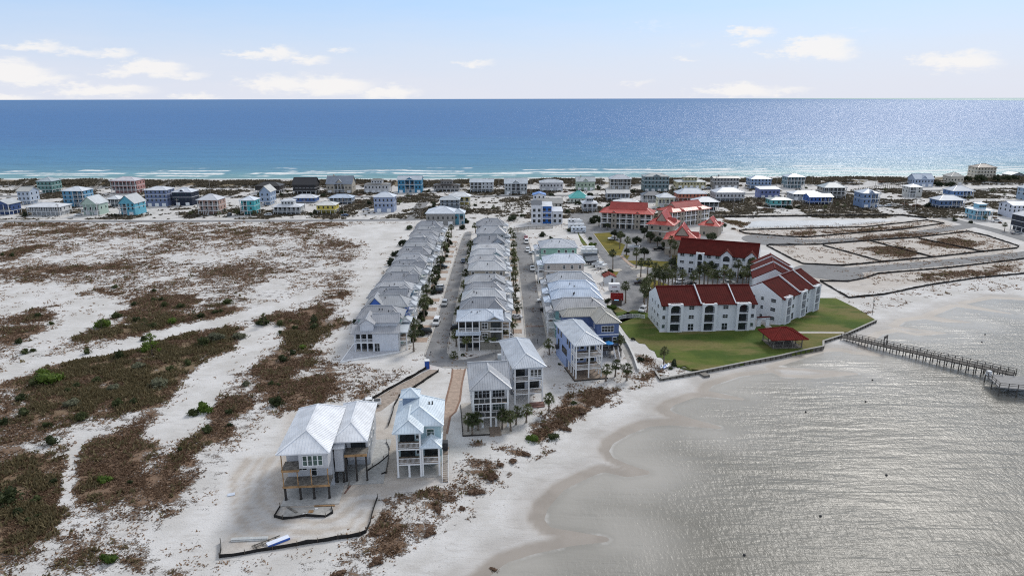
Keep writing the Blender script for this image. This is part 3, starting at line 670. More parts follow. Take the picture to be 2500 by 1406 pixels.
def railing(root, pts, z, det=1, mat=None, h=1.05):
    mb = MB()
    for a, b in zip(pts[:-1], pts[1:]):
        mb.bar((*a, z+h), (*b, z+h), 0.10, 0.09).bar((*a, z+0.14), (*b, z+0.14), 0.07, 0.07)
        L = math.hypot(b[0]-a[0], b[1]-a[1]); sp = (0.55, 0.34, 0.22)[det]; n = max(1, int(L/sp))
        for i in range(n+1):
            f = i/n; x = a[0]+(b[0]-a[0])*f; y = a[1]+(b[1]-a[1])*f
            mb.box(x-0.022, x+0.022, y-0.022, y+0.022, z+0.14, z+h)
    return mb.build('railing', mat or WHITE, root)
def slope_ribs(mb, poly, spacing=0.6, w=0.05, h=0.045):
    P = [Vector(p) for p in poly]; n = (P[1]-P[0]).cross(P[2]-P[0]).normalized()
    if n.z < 0: n = -n
    if n.z > 0.995: return
    e = Vector((-n.y, n.x, 0)).normalized()
    ts = [p.dot(e) for p in P]; t0, t1 = min(ts), max(ts); k = int((t1-t0)/spacing)
    for i in range(k+1):
        tt = t0+(t1-t0-k*spacing)/2+i*spacing; hit = []
        for a, b in zip(P, P[1:]+P[:1]):
            ta, tb = a.dot(e)-tt, b.dot(e)-tt
            if ta*tb < 0: hit.append(a+(b-a)*(ta/(ta-tb)))
        if len(hit) >= 2 and (hit[0]-hit[1]).length > 0.4:
            a, b = hit[0], hit[1]; vs = []
            for q in (a, b): vs += [q-e*(w/2)+n*0.005, q+n*h, q+e*(w/2)+n*0.005]
            mb.add(vs, [(0,1,4,3),(1,2,5,4),(0,2,1),(3,4,5)])
def roof(root, kind, x0, x1, y0, y1, z, rise, mat, det=1, inset=None, gable_mat=None, oh=0.5, inset2=None, name='roof', cap=None):
    X0, X1, Y0, Y1 = x0-oh, x1+oh, y0-oh, y1+oh; t = 0.22; zt = z+t; R = z+t+rise
    mb = MB(); slopes = []; caps = []
    w, d = X1-X0, Y1-Y0
    if kind == 'hip':
        if w >= d:
            i = inset if inset is not None else d/2*0.95; i = min(i, w/2-0.02); i2 = min(i if inset2 is None else inset2, w/2-0.02); ym = (Y0+Y1)/2; A = (X0+i, ym, R); B = (X1-i2, ym, R)
            c = [(X0,Y0,zt),(X1,Y0,zt),(X1,Y1,zt),(X0,Y1,zt)]
            slopes = [[c[0],c[1],B,A],[c[2],c[3],A,B],[c[3],c[0],A],[c[1],c[2],B]]
            caps = [(A,B),(c[0],A),(c[3],A),(c[1],B),(c[2],B)]
        else:
            i = inset if inset is not None else w/2*0.95; i = min(i, d/2-0.02); i2 = min(i if inset2 is None else inset2, d/2-0.02); xm = (X0+X1)/2; A = (xm, Y0+i, R); B = (xm, Y1-i2, R)
            c = [(X0,Y0,zt),(X1,Y0,zt),(X1,Y1,zt),(X0,Y1,zt)]
            slopes = [[c[0],c[1],A],[c[1],c[2],B,A],[c[2],c[3],B],[c[3],c[0],A,B]]
            caps = [(A,B),(c[0],A),(c[1],A),(c[2],B),(c[3],B)]
        for s in slopes: mb.add(s, [tuple(range(len(s)))])
        mb.add([(X0,Y0,z),(X1,Y0,z),(X1,Y1,z),(X0,Y1,z),(X0,Y0,zt),(X1,Y0,zt),(X1,Y1,zt),(X0,Y1,zt)], [(3,2,1,0),(0,1,5,4),(1,2,6,5),(2,3,7,6),(3,0,4,7)])
    elif kind in ('gx', 'gy', 'shed'):
        def slab(q):   # quad, thickened downwards
            lo = [(v[0], v[1], v[2]-t) for v in q]
            mb.add(list(q)+lo, [(0,1,2,3),(7,6,5,4),(0,4,5,1),(1,5,6,2),(2,6,7,3),(3,7,4,0)]); slopes.append(q)
        if kind == 'gx':
            ym = (Y0+Y1)/2; A = (X0,ym,R); B = (X1,ym,R)
            slab([(X0,Y0,zt),(X1,Y0,zt),B,A]); slab([(X1,Y1,zt),(X0,Y1,zt),A,B]); caps = [(A,B)]
            g = MB().xprism([(y0,z),(y1,z),(ym,R-t-0.06-0.0)], x0+0.02, x1-0.02) if gable_mat else None
        elif kind == 'gy':
            xm = (X0+X1)/2; A = (xm,Y0,R); B = (xm,Y1,R)
            slab([(X0,Y1,zt),(X0,Y0,zt),A,B]); slab([(X1,Y0,zt),(X1,Y1,zt),B,A]); caps = [(A,B)]
            g = MB().yprism([(x0,z),(x1,z),(xm,R-t-0.06)], y0+0.02, y1-0.02) if gable_mat else None
        else:
            slab([(X0,Y0,zt),(X1,Y0,zt),(X1,Y1,R),(X0,Y1,R)]); g = None
        if g: g.build('gable_wall', gable_mat, root)
    else:
        mb.box(X0, X1, Y0, Y1, z, zt+0.1)
    r = mb.build(name, mat, root)
    if det >= 1 and slopes:
        rb = MB()
        for s in slopes: slope_ribs(rb, s, 0.62 if det < 2 else 0.55)
        if rb.v:
            q = rb.build('seam_ribs', mat, r); q['kind'] = 'stuff'
    if caps:
        cb = MB()
        for a, b in caps:
            a = Vector(a)+Vector((0,0,0.03)); b = Vector(b)+Vector((0,0,0.03))
            if (a-b).length > 0.1: cb.bar(a, b, 0.34, 0.10)
        cb.build('ridge_cap', cap or mat, r)
    return r
def wall(root, x0, x1, y0, y1, z0, z1, mat, name='wall'): return MB().box(x0, x1, y0, y1, z0, z1).build(name, mat, root)
def porch(root, x0, x1, y0, y1, decks, ztop, det=1, cmat=None, dmat=None, rails='flr', ground=0.0, spacing=2.9, cs=0.28, fascia=True):
    for z in decks:
        MB().box(x0, x1, y0, y1, z-0.26, z).build('deck', dmat or WHITE, root)
        if det: MB().box(x0+0.05, x1-0.05, y0+0.05, y1, z+0.002, z+0.03).build('deck_boards', DECK, root)
    n = max(1, round((x1-x0)/spacing)); i_ = cs/2+0.02
    for i in range(n+1): column(root, x0+i_+(x1-x0-2*i_)*i/n, y0+i_, ground, ztop, cs, cmat)
    for z in decks:
        pts = []
        if 'l' in rails: pts.append((x0+i_, y1))
        pts += [(x0+i_, y0+i_), (x1-i_, y0+i_)]
        if 'r' in rails: pts.append((x1-i_, y1))
        if rails: railing(root, pts, z+0.03, det, cmat)
def stairs(root, x0, x1, y0, y1, z0, z1, mat=None, n=12):
    s = thing_part('stairs', root)
    mb = MB(); mb.bar((x0,y0,z0),(x0,y1,z1),0.08,0.3).bar((x1,y0,z0),(x1,y1,z1),0.08,0.3); mb.build('stringer', mat or WHITE, s)
    for i in range(n):
        f = (i+0.5)/n; MB().box(x0, x1, y0+(y1-y0)*f-0.15, y0+(y1-y0)*f+0.15, z0+(z1-z0)*f, z0+(z1-z0)*f+0.05).build('tread', DECK, s)
    mb = MB()
    for x in (x0, x1): mb.bar((x,y0,z0+1),(x,y1,z1+1),0.08,0.08)
    for f in (0.03, 0.35, 0.65, 0.97):
        for x in (x0, x1): mb.box(x-0.04,x+0.04,y0+(y1-y0)*f-0.04,y0+(y1-y0)*f+0.04,z0+(z1-z0)*f,z0+(z1-z0)*f+1.0)
    mb.build('handrail', mat or WHITE, s)
def thing_part(name, root): return link(name, None, root)
def band(root, x0, x1, y0, y1, z, mat=None, h=0.28): return MB().box(x0-0.04, x1+0.04, y0-0.04, y1+0.04, z-h, z).build('floor_band', mat or WHITE, root)

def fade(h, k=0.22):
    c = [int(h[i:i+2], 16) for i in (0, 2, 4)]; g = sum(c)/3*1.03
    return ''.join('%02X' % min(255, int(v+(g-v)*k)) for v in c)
def beach_house(name, label, loc, rz, w, d, eave, rise, wcol, rcol, kind='hip', ground='p', pch='', det=0, group=None, hb=None, extra='', wcol2=None, trim=None):
    """Raised coastal house: local x along the front, y away from the bay, front wall at y = 0."""
    r = thing(name, label, 'house', loc, rz, group)
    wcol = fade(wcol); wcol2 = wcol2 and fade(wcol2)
    wm = paint(wcol); rm = metal_roof(rcol) if not rcol.startswith('#') else tile_roof(rcol[1:]); tm = paint(trim) if trim else (WHITE if det else paint('CDCFD1'))
    gm = paint(wcol2) if wcol2 else wm
    hb = hb if hb is not None else (2.6 if eave > 5.2 else (1.9 if eave > 4.2 else (0.0 if ground == 's' else 0.9)))
    nl = max(1, round((eave-hb)/2.9)); lh = (eave-hb)/nl
    pd = 2.3 if pch else 0.0
    px0, px1 = {'F': (0, w), 'L': (0, w*0.5), 'R': (w*0.5, w), 'C': (w*0.3, w*0.7), 'B': (0, w)}.get(pch, (0, 0))
    mb = MB()
    zb = hb if ground == 'p' else 0.0
    mb.box(0, w, pd, d, zb, eave)
    if pch in ('L', 'R', 'C'):
        if px0 > 0.1: mb.box(0, px0, 0, pd, zb, eave)
        if px1 < w-0.1: mb.box(px1, w, 0, pd, zb, eave)
    mb.build('wall', wm, r)
    if ground == 'p' and hb > 1.2:
        inx = min(1.2, w*0.15)
        MB().box(inx, w-inx, min(d*0.35, 3.2), d-0.5, 0, hb).build('ground_room', gm, r)
        n = max(2, round(w/3.2))
        for i in range(n+1):
            x = 0.2+(w-0.4)*i/n
            if not pch or not (px0-0.1 <= x <= px1+0.1): column(r, x, 0.2, 0, hb, 0.3, tm, 'piling')
            column(r, x, d-0.2, 0, hb, 0.3, tm, 'piling')
        for f in (0.33, 0.66):
            for x in (0.2, w-0.2): column(r, x, d*f, 0, hb, 0.3, tm, 'piling')
    elif hb > 1.2:
        n = max(1, int(w/4.5))
        for i in range(n):
            x = w*(i+0.5)/n
            y = pd if (pch and px0 <= x <= px1) else 0
            gdoor(r, x, y-0.01, min(2.6, w/n*0.6), 2.1)
    for k in range(nl):
        z = hb+k*lh
        if ground != 's' or k: band(r, 0 if pch != 'F' else 0, w, pd if pch in ('F', 'B') else 0, d, z+0.02, tm)
        if pch in ('L', 'R', 'C', ''):
            segs = [(0, w)] if not pch else ([(0, px0)] if px0 > 0.1 else [])+([(px1, w)] if px1 < w-0.1 else [])
            for a, b in segs:
                n = max(1, int((b-a)/2.5))
                for i in range(n): window(r, a+(b-a)*(i+0.5)/n, -0.02, z+0.95, 0.9, 1.35, 'f', det)
        if pch:
            n = max(1, int((px1-px0)/2.6))
            for i in range(n): window(r, px0+(px1-px0)*(i+0.5)/n, pd-0.02, z+0.08, 1.6, 2.1, 'f', det, name='glass_door', mull=2, fmat=DARKFRAME)
        n = max(2, int((d-pd)/3.6))
        for i in range(n):
            for fc, x in (('l', -0.02), ('r', w+0.02)):
                window(r, x, pd+(d-pd)*(i+0.5)/n, z+0.95, 0.9, 1.3, fc, det)
    if pch: porch(r, px0, px1, 0, pd, [hb+k*lh for k in range(nl) if hb+k*lh > 0.5], eave, det, tm, tm, {'F': 'flr', 'B': 'flr', 'L': 'fl', 'R': 'fr', 'C': 'f'}[pch], 0.0, 3.0)
    rt = roof(r, kind, 0, w, 0, d, eave, rise, rm, max(det, 0), gable_mat=gm if kind in ('gx','gy') else None, oh=0.55)
    if 'd' in extra:     # gabled dormer facing the front
        roof(r, 'gy', w*0.36, w*0.64, 0.3, d*0.5, eave+0.3, min(rise*0.62, w*0.16), rm, det, gable_mat=wm, oh=0.3, name='dormer_roof')
    if 'c' in extra: MB().box(w*0.22, w*0.22+0.9, d*0.45, d*0.45+0.9, eave, eave+rise+1.3).build('chimney', gm, r)
    if 't' in extra:     # smaller upper tier
        h2 = 2.6; zz = eave+rise*0.55
        wall(r, w*0.27, w*0.73, d*0.27, d*0.73, zz-0.8, zz+h2, wm, 'upper_storey')
        for i in range(4): window(r, w*0.27+w*0.46*(i+0.5)/4, d*0.27-0.02, zz+0.8, 0.9, 1.1, 'f', det)
        roof(r, 'hip', w*0.27, w*0.73, d*0.27, d*0.73, zz+h2, rise*0.6, rm, det, name='upper_roof')
    if 's' in extra: stairs(r, w*0.44, w*0.56, -3.2, -0.05, 0.1, hb, tm, 10)
    if 'k' in extra:     # entrance with double stair and portico
        wall(r, w*0.44, w*0.56, -1.2, 0, 0, hb+2*lh*0.9, tm, 'stair_tower'); window(r, w*0.5, -1.22, hb+0.6, 0.9, 1.6, 'f', det, name='door'); roof(r, 'gy', w*0.43, w*0.57, -1.3, 0.4, hb+2*lh*0.9, 0.8, rm, det, oh=0.2, name='portico_roof')
    return r

# ------------------------------------------------------------------ houses by the beach and along the beach road
# xl, xr, base, eave, top (bearings in the photograph), roof, wall, roof colour, ground, porch, extras, label, depth
FAR = [
 (94,155,472,443.5,432,'hip','5F8F8C','A9B5BC','p','', '', 'teal three storey beach house beside the dunes, second lot from the pink balconied building',12),
 (273,358,473,442,431.6,'hip','B98079','C9C6CC','p','F','', 'long pink beach building with stacked balconies and pale hip roof',14),
 (47,101,500,468,456,'gx','A9B8CC','B9B9B5','p','', '', 'pale blue stilt house with gabled roof in front of the teal house',10),
 (158,234,506,467,455,'hip','4F93BC','D4DAE2','s','R','', 'sky blue house with low white hip roof and recessed balconies at one corner',12),
 (-12,56,526,500,487,'gy','3B568F','B8BBBE','p','F','', 'dark blue gabled house with white porch cut by the photo edge',11),
 (68,180,527,506,495,'hip','C9CACC','D9DCE0','p','F','', 'low white house with deep columned porch beside a round dark tree',12),
 (200,268,526,500,478.5,'gy','A9C2B4','BCC3C8','s','F','', 'pale green gable-fronted house with double porch by a utility pole',12),
 (262,312,506,487,477,'hip','7C8288','D8DBDF','p','F','', 'grey house with flat white roof behind the pale green gabled house',10),
 (292,360,526,498,475,'gy','55AFCB','A8ADB2','s','L','', 'aqua gabled house with grey screened porch over two garage doors',13),
 (358,432,504,465,454.6,'hip','6878A0','D2D6DD','s','', '', 'slate blue house with white hip roof next to the navy house',12),
 (424,489,502,470,458,'hip','1E2740','CFD4DC','s','', 'd', 'navy house with white floor bands and white window frames',11),
 (485,555,525,489,473,'hip','C09A8A','CDD0D6','p','F','s', 'cream and salmon house with two tiers of porches and a front stair',12),
 (588,638,525.5,490,478.5,'hip','35AFB8','D9E0E8','p','L','', 'bright turquoise house with palms in front of its porch',10),
 (636,677,502,470,453,'gy','8FA6C4','B5B4B0','p','', '', 'light blue gable-ended house on stilts behind the turquoise house',12),
 (624,697,473,455,443.5,'hip','3A3330','2F2D2C','p','', '', 'low dark brown house half hidden by the dunes',12),
 (716,782,475,452,433,'gx','353337','2A2B30','p','', '', 'charcoal house with steep black roof near the dunes',12),
 (716,781,496,484,474,'hip','3E5FA0','D4D7DD','p','', '', 'low blue house with white roof just behind the clerestory house',10),
 (667,748,524,506,492,'hip','C2C4C6','D8DBE0','p','F','t', 'low white house with a small clerestory on its roof',12),
 (774,829,523,502,491,'hip','E0C94A','D9DAD8','p','', '', 'yellow house with white hip roof on low stilts',10),
 (798,870,472,450,426.5,'gx','B5AC9C','7F8895','s','C','dc', 'large beige house with tall grey gable roof and pointed dark entrance',13),
 (804,868,499,484,474,'hip','8B9DB5','B9C6D6','p','F','', 'low grey blue house with pale roof beside the beige gable house',10),
 (890,955,471,452,444,'hip','C9C9CC','8A8885','s','', 't', 'white two tier house with dark hip roofs beside the bright blue house',10),
 (972,1035,471,440,429,'gx','2D83B0','B2BCC6','s','C','d', 'bright blue three storey beach house with symmetrical stairs',12),
 (1059,1124,468,454,446,'hip','8D8A88','4A4644','p','', 't', 'grey house with stacked dark brown hip roofs by the dunes',10),
 (1147,1205,470,446,437,'gx','C3C8CE','B9C2CC','p','L','', 'white beach house with grey metal roof opposite the sandy mound',11),
 (914,969,518,482,469,'hip','8C9CBD','D5DCE6','s','', '', 'tall periwinkle house with royal blue ground floor at the beach road',10),
 (1095,1149,502,481,469,'hip','C7B45F','E0E2E4','p','R','', 'house with ochre wall panel and bright white roof beyond the side street',10),
 (1075,1125,516,489,478.5,'hip','75828F','B3B9BE','s','', '', 'grey blue house with pale hip roof beside the side street',11),
 (1041,1118,550,522,503,'hip','8F8E8B','D0D7E0','s','', '', 'large grey house with wide pale hip roof at the far end of the field row',15),
 (1108,1134,549,522,510,'hip','3E87A0','C9D3DC','s','R','', 'narrow teal house with stacked balconies beside the wide grey house',9),
 (1232,1287,475,449,435,'gx','ABAFB2','BFC7CE','s','C','d', 'grey house with gabled front and arched entrance by the dunes',11),
 (1316,1374,466.6,447,437.6,'hip','C4C4C9','B5BAC1','s','', '', 'white house with wide grey hip roof beside the pale green gabled house',12),
 (1404,1452,465,444,431.6,'gx','9DB39A','B7BDC0','s','', 'dc', 'pale green gabled beach house with chimney',10),
 (1484,1540,462,438,425.6,'hip','B3A89C','B5BBC4','s','F','', 'beige three storey house with arcaded balconies and hip roof',12),
 (1563,1632,468,432,423,'hip','6B858C','8E979A','s','', 'd', 'tall grey teal house of four storeys by the dunes',13),
 (1301,1332,494,477,470,'gy','D2D6DC','4F7FC4','s','', '', 'small white house with bright blue roof behind the yellow shuttered house',9),
 (1312,1374,507,497,484,'gx','C2BDB0','A6A5A1','s','', '', 'long beige house with grey roof and yellow shutters',9),
 (1388,1436,496,484,466,'hip','C6CBC0','57B5B0','s','', '', 'house with conspicuous aqua green roof',11),
 (1418,1458,518,498,480,'hip','C8CDD2','D0D2D6','p','F','t', 'white house with tiered turret roofs and wrap-around porch',11),
 (1477,1537,490,473,463,'gx','98A3B5','BFBFBE','p','F','', 'grey blue house with long pale gable roof in front of the arcaded house',9),
 (1496,1560,506,497,485,'hip','C4C7C8','DDDEDE','s','', '', 'white low house with broad white hip roof behind the salmon roofed building',11),
 (1562,1615,494,478,466.6,'hip','C9CBD0','565C66','s','F','', 'white arcaded house with dark slate roof below the tall grey teal house',10),
 (1600,1646,507,483,471,'hip','D3CFAF','CDD3DA','s','F','', 'pale yellow house with stacked porches behind the salmon roofs',9),
 (1643,1723,460,445,434,'hip','BDB487','B4BABC','s','', 't', 'cream beach house with octagon-like upper tier',13),
 (1732,1803,460,436,430,'gx','8F8C8B','A9A8A6','s','', 'c', 'long flat grey three storey beach building',10),
 (1819,1882,461,438,428.7,'hip','7C98BE','A4B2C2','p','', 's', 'light blue beach house on white stilts with front stair',11),
 (1906,1964,460,433,424,'hip','72909B','B3BFCB','p','B','', 'grey teal beach house with rounded corner balconies and roof box',12),
 (1644,1725,493,474,459,'hip','D2775B','C2C9D2','p','', '', 'coral orange house with pale hip roof',12),
 (1732,1817,493,471,457,'hip','C3C3C8','C6CAD1','p','', '', 'large off-white house with wide pale hip roof on stilts',13),
 (1683,1754,515,494,480,'hip','3A4446','CACFD6','p','F','', 'dark walled house with light pyramid roof beside the salmon roofs',12),
 (1842,1903,484,463,457,'shed','6F7CB4','D0D4DA','s','', '', 'periwinkle modern house with slanted angular walls',10),
 (1866,1933,507,489,481,'hip','4FA8A8','9FA6A6','p','R','', 'turquoise house with grey hip roof among dark shrubs',10),
 (1918,2008,489,474,465,'hip','A8AEB2','D5D9DF','s','', '', 'low grey house with broad white roof behind the royal blue house',11),
 (1958,2032,500,482,472,'gx','3F6BC2','CDD5DE','p','R','', 'royal blue house with white roof on stilts',11),
 (1990,2064,486,459,445,'hip','A39C90','A0ABB0','p','F','', 'taupe house with blue grey hip roof and long balcony',12),
 (2080,2145,508,473,461,'hip','6C8AB5','B5BFCC','s','R','d', 'medium blue house with small front gable by the diagonal road',12),
 (2212,2277,456,438,424,'gx','9AAAC6','B6C3D4','s','', 'd', 'pale blue beach house with big gable dormer among dark trees',11),
 (2298,2351,452,432,420,'hip','BFB7A8','A4A5A2','s','', '', 'beige house with grey brown hip roof beside the tall dark roofed block',11),
 (2358,2429,440,410,400,'hip','C7BCA6','463630','s','', '', 'tall cream block with dark brown roof rising above dark trees',13),
 (2443,2500,440,428,420,'gy','8F979B','A3AEB6','s','', '', 'grey house with twin gables at the photo edge by the beach',12),
 (2200,2250,482,458,449,'hip','BDBDB8','E3E5E6','s','L','', 'white walled house with bright white hip roof behind two utility poles',10),
 (2298,2376,484,467,453,'hip','5B83BE','BFC5CE','p','R','', 'blue house with pale grey hip roof and long ramp stair',12),
 (2265,2355,509,490,476,'hip','5877A6','C6CCD4','p','R','', 'dark blue low house with long pale hip roof beside the diagonal road',11),
 (2351,2422,538,515,505,'hip','79BBD6','DCE4EC','p','F','t', 'light blue two tier house with white lower roof at the road junction',11),
 (2432,2510,532,503,491,'gx','C6CBDB','C3C8D4','s','', '', 'lavender white long house behind the navy house at the photo edge',12),
 (2468,2545,570,532,514,'hip','2A3042','C7CBD2','p','F','', 'navy house with white balconies over a blue garage at the photo edge',13),
 (2478,2540,490,462,448,'hip','8FA8C2','C3CBD5','s','F','', 'pale blue house cut by the photo edge beyond the sandy lots',11),
]
for xl, xr, yb, ye, yt, kind, wc, rc, gr, pc, ex, lab, d in FAR:
    Pl = G(xl, yb); Pr = G(xr, yb); Y = (Pl[1]+Pr[1])/2
    tot = Pr[0]-Pl[0]; side = d*abs((Pl[0]+Pr[0])/2)/Y
    w = max(tot-side, tot*0.5, 6.0)
    x0 = Pl[0] if (Pl[0]+Pr[0]) < 0 else Pr[0]-w
    if abs(Pl[0]+Pr[0]) < 60: x0 = (Pl[0]+Pr[0])/2-w/2
    xm = (xl+xr)/2
    eave = max(2.8, ZY(xm, ye, Y)); top = ZY(xm, yt, Y+(d/2 if kind != 'gy' else d*0.3))
    if 't' in ex: top = eave + 1.6
    rise = min(max(top-eave-0.2, 0.9), 5.5)
    beach_house('beach_house', lab, (x0, Y, 0), rad(random.uniform(-1.2, 1.2)), w, d, eave, rise, wc, rc, kind, gr, pc, 0, 'houses near the beach', extra=ex)

# modern three-part house with dark, blue and white blocks
r = thing('beach_house', 'modern white house of three blocks, the middle one royal blue with balconies', 'house', (*G(1298,547), 0), 0, 'houses near the beach')
u = 430/1667.0
for i, (a, b, zt, mt, rf) in enumerate(((0,22,11.2,'D5D7DC','3C3F45'), (22.5,45,10.2,'2F6FBF','D6DAE0'), (45.5,68,7.2,'C9CCD2','DADDE2'))):
    x0, x1 = a*0.262, b*0.262; wm = paint(mt)
    wall(r, x0, x1, 1.6 if i == 1 else 0, 9, 0, zt, wm)
    roof(r, 'shed', x0, x1, 0, 9, zt, 1.2, metal_roof(rf), 0, oh=0.25)
    for k in range(3 if i < 2 else 2):
        z = 0.3+k*3.1
        if i == 1: porch(r, x0+0.1, x1-0.1, 0, 1.6, [z+2.9] if z+2.9 < zt-1 else [], zt, 0, WHITE, WHITE, 'f', 0, 5)
        for j in range(2): window(r, x0+(x1-x0)*(j+0.5)/2, (1.6 if i == 1 else 0)-0.02, z+0.6, 1.5, 1.7, 'f', 0)

# ------------------------------------------------------------------ the three rows of houses along the two streets
def row_house(label, xs, xe, yf, w, eave, rise, wcol, rcol, street, group, cross='', tower=False, porch_r=None, det=1):
    """Long narrow house, its ridge square to the street; street = +1/-1 end that carries the porch (0: both)."""
    L = xe-xs; r = thing('row_house', label, 'house', (xs, yf, 0), rad(1.2), group)
    wm = paint(wcol); rm = metal_roof(rcol); pm = metal_roof(porch_r or 'B4B9BF')
    wall(r, 0, L, 0, w, 0, eave, wm)
    band(r, 0, L, 0, w, 2.9); band(r, 0, L, 0, w, 5.7)
    for k in range(3):
        z = 0.9+k*2.75
        for i in range(5):
            if (i+k) % 4 != 3: window(r, L*(i+0.5)/5, -0.02, z, 0.9, 1.3, 'f', 1)
        for i in range(2):
            for fc, x in (('l', -0.02), ('r', L+0.02)): window(r, x, w*(0.25+0.5*i), z, 0.9, 1.3, fc, 1)
    roof(r, 'hip', 0, L, 0, w, eave, rise, rm, det, inset=w*random.uniform(0.34, 0.5), inset2=w*random.uniform(0.34, 0.5), oh=0.6)
    for _ in range(random.randint(1, 3)):
        vx = L*random.uniform(0.25, 0.75); vy = w*random.uniform(0.15, 0.35); vz = eave+rise*2*vy/w
        link('vent_pipe', cached('ventp', lambda: MB().cyl((0,0,-.5),(0,0,.75),.13,.13,8).cyl((0,0,.75),(0,0,.9),.2,.12,8).mesh('vent_pipe', DARKFRAME)), r, (vx, vy, vz))
    if cross: # cross gable / hip over part of the length
        a, b, kind, extra_h = cross
        roof(r, kind, L*a, L*b, -0.4, w*0.62, eave+0.05, rise*extra_h, rm, det, gable_mat=wm if kind != 'hip' else None, oh=0.5, inset2=0.05, name='cross_roof')
    for s in ((street,) if street else (1, -1)):
        x0, x1 = (L, L+2.4) if s > 0 else (-2.4, 0)
        y0, y1 = w*0.12, w*0.72
        for z in (2.9, 5.7):
            MB().box(x0, x1, y0, y1, z-0.24, z).build('deck', WHITE, r)
            xo = x1-0.16 if s > 0 else x0+0.16
            railing(r, [(xo, y0+0.16), (xo, y1-0.16)], z, 0)
        for y in (y0+0.18, (y0+y1)/2, y1-0.18): column(r, x1-0.18 if s > 0 else x0+0.18, y, 0, 6.4 if tower else 7.6, 0.26)
        roof(r, 'hip', x0-0.1, x1+0.1, y0, y1, 7.6 if not tower else 6.4, 0.7, pm, 0, oh=0.35, name='porch_roof')
        gdoor(r, L+0.01 if s > 0 else -0.01, w*0.42, 2.6, 2.2, 'r' if s > 0 else 'l')
    return r
GREYR = ['9FA1A6','AEB0B3','989BA1','B4B6BA']
ROW_A = [(195,'A9C4BB'),(207,'4A6FC0'),(216.5,'4C8FB4'),(226,'7FA5BC'),(237,'A9B7B2'),(247.5,'B4C4C0'),(257,'8FB0AE'),(267,'B9BFC2'),(278.5,'C3C4C2'),(287,'A8B0B8'),(297.5,'BFC3C6'),(308,'B6B7B2'),(318,'AEB6BC'),(329,'C6C8CA'),(341,'B5B0A8')]
for i, (yy, wc) in enumerate(ROW_A):
    xs = -45.6-(yy-184)*0.012+random.uniform(-0.6, 0.6)
    nm = {1: 'royal blue gabled house, ', 0: 'pale aqua house, '}.get(i, 'grey roofed house, ')
    row_house(nm+ordn(i+1)+' from the bay in the row beside the sandy field', xs, xs+12.6, yy-4.3, 8.0, 8.0+random.uniform(-.7,.5), 2.5+random.uniform(-.5,.5), wc, GREYR[i % 4], 1, 'row beside the sandy field',
              cross={1: (0.05, 0.42, 'gy', 1.15), 2: (0.3, 0.95, 'hip', 0.9), 4: (0.55, 1.0, 'hip', 0.8), 6: (0.5, 0.98, 'hip', 0.8), 8: (0.3, 0.75, 'hip', 0.85), 11: (0.35, 0.7, 'hip', 0.9), 13: (0.5, 1.0, 'hip', 0.8)}.get(i, (0.62, 1.0, 'hip', 0.7)), tower=(i % 2 == 0))
ROW_B = [(203,'8E9094'),(213,'A9A8A4'),(223,'9FA5A8'),(235,'BDBEBF'),(252,'A79F92'),(265,'8F979E'),(277,'9AB4BA'),(290,'B3B6BA'),(303,'9FA9B5'),(323,'A9AEB2'),(346,'9C9A96')]
for i, (yy, wc) in enumerate(ROW_B):
    xs = -15.2-(yy-184)*0.013+random.uniform(-0.5, 0.5)
    row_house(('taupe house with pale roof, ' if i == 4 else 'grey roofed house, ')+ordn(i+1)+' from the bay in the middle row', xs, xs+13.2, yy-4.6, 8.8, 7.9+random.uniform(-.7,.5), 2.6+random.uniform(-.5,.5), wc, 'C3C5C8' if i in (1,4,6,7) else GREYR[(i+2) % 4], 1, 'row between the two streets',
              cross=(0.58, 1.0, 'gy' if i in (3, 6, 8, 10) else 'hip', 0.85) if i % 3 != 1 else '', tower=(i % 2 == 1))
ROW_C = [(196,9.5,'7FA9A8','A6A7AA','aqua sided house with grey roof'),(207,8.6,'A9B6C4','C4D0E0','pale blue roofed house'),(217,8.6,'A3B3C6','C6D2E2','pale blue roofed house'),(228.5,8.8,'B9BCC0','B0B4BA','striped grey roofed house'),(257,10.5,'B9B1AA','D3DBE6','beige house with white roof'),(285,13,'8FB8AA','B9BEC6','sage green house with wide grey roof')]
for i, (yy, w, wc, rc, lab) in enumerate(ROW_C):
    xs = 13.2-(yy-190)*0.008
    row_house(lab+', '+ordn(i+2)+' from the bay along the condominium drive', xs, xs+15.2, yy, w, 8.6, 2.5, wc, rc, -1, 'row beside the condominium drive', cross='', tower=False, porch_r=rc)

# ------------------------------------------------------------------ first houses of the rows, each built as it stands
def slab(root, x0, x1, y0, y1, h=0.16, mat=None): return MB().box(x0, x1, y0, y1, -0.05, h).build('slab', mat or CONCRETE, root)
# white house at the head of the field row, with terrace
r = thing('row_house', 'white house with lofted grey roof and triangular terrace at the head of the field row', 'house', (-45.2, 184.0, 0), rad(2.5), 'row beside the sandy field')
wm = paint('D3D7DE'); rm = metal_roof('ABADB2')
wall(r, 5.6, 12.6, 0, 8.6, 0, 5.6, wm); wall(r, 0.0, 5.6, 2.4, 8.6, 0, 5.6, wm)
MB().box(0, 5.6, 0, 2.4, 2.6, 2.85).build('deck', WHITE, r); railing(r, [(0.15,2.4),(0.15,0.15),(5.5,0.15)], 2.85, 1)
for x in (0.2, 1.95, 3.75, 5.45): column(r, x, 0.2, 0.1, 5.4, 0.36, wm)
for x in (1.1, 2.9, 4.6):
    window(r, x, 2.38, 2.95, 1.5, 2.2, 'f', 1, name='glass_door', mull=2, fmat=DARKFRAME); window(r, x, 2.38, 0.2, 1.5, 2.2, 'f', 1, name='glass_door', mull=2, fmat=DARKFRAME)
window(r, 6.5, -0.02, 0.15, 1.4, 2.4, 'f', 1, name='door', mull=2)
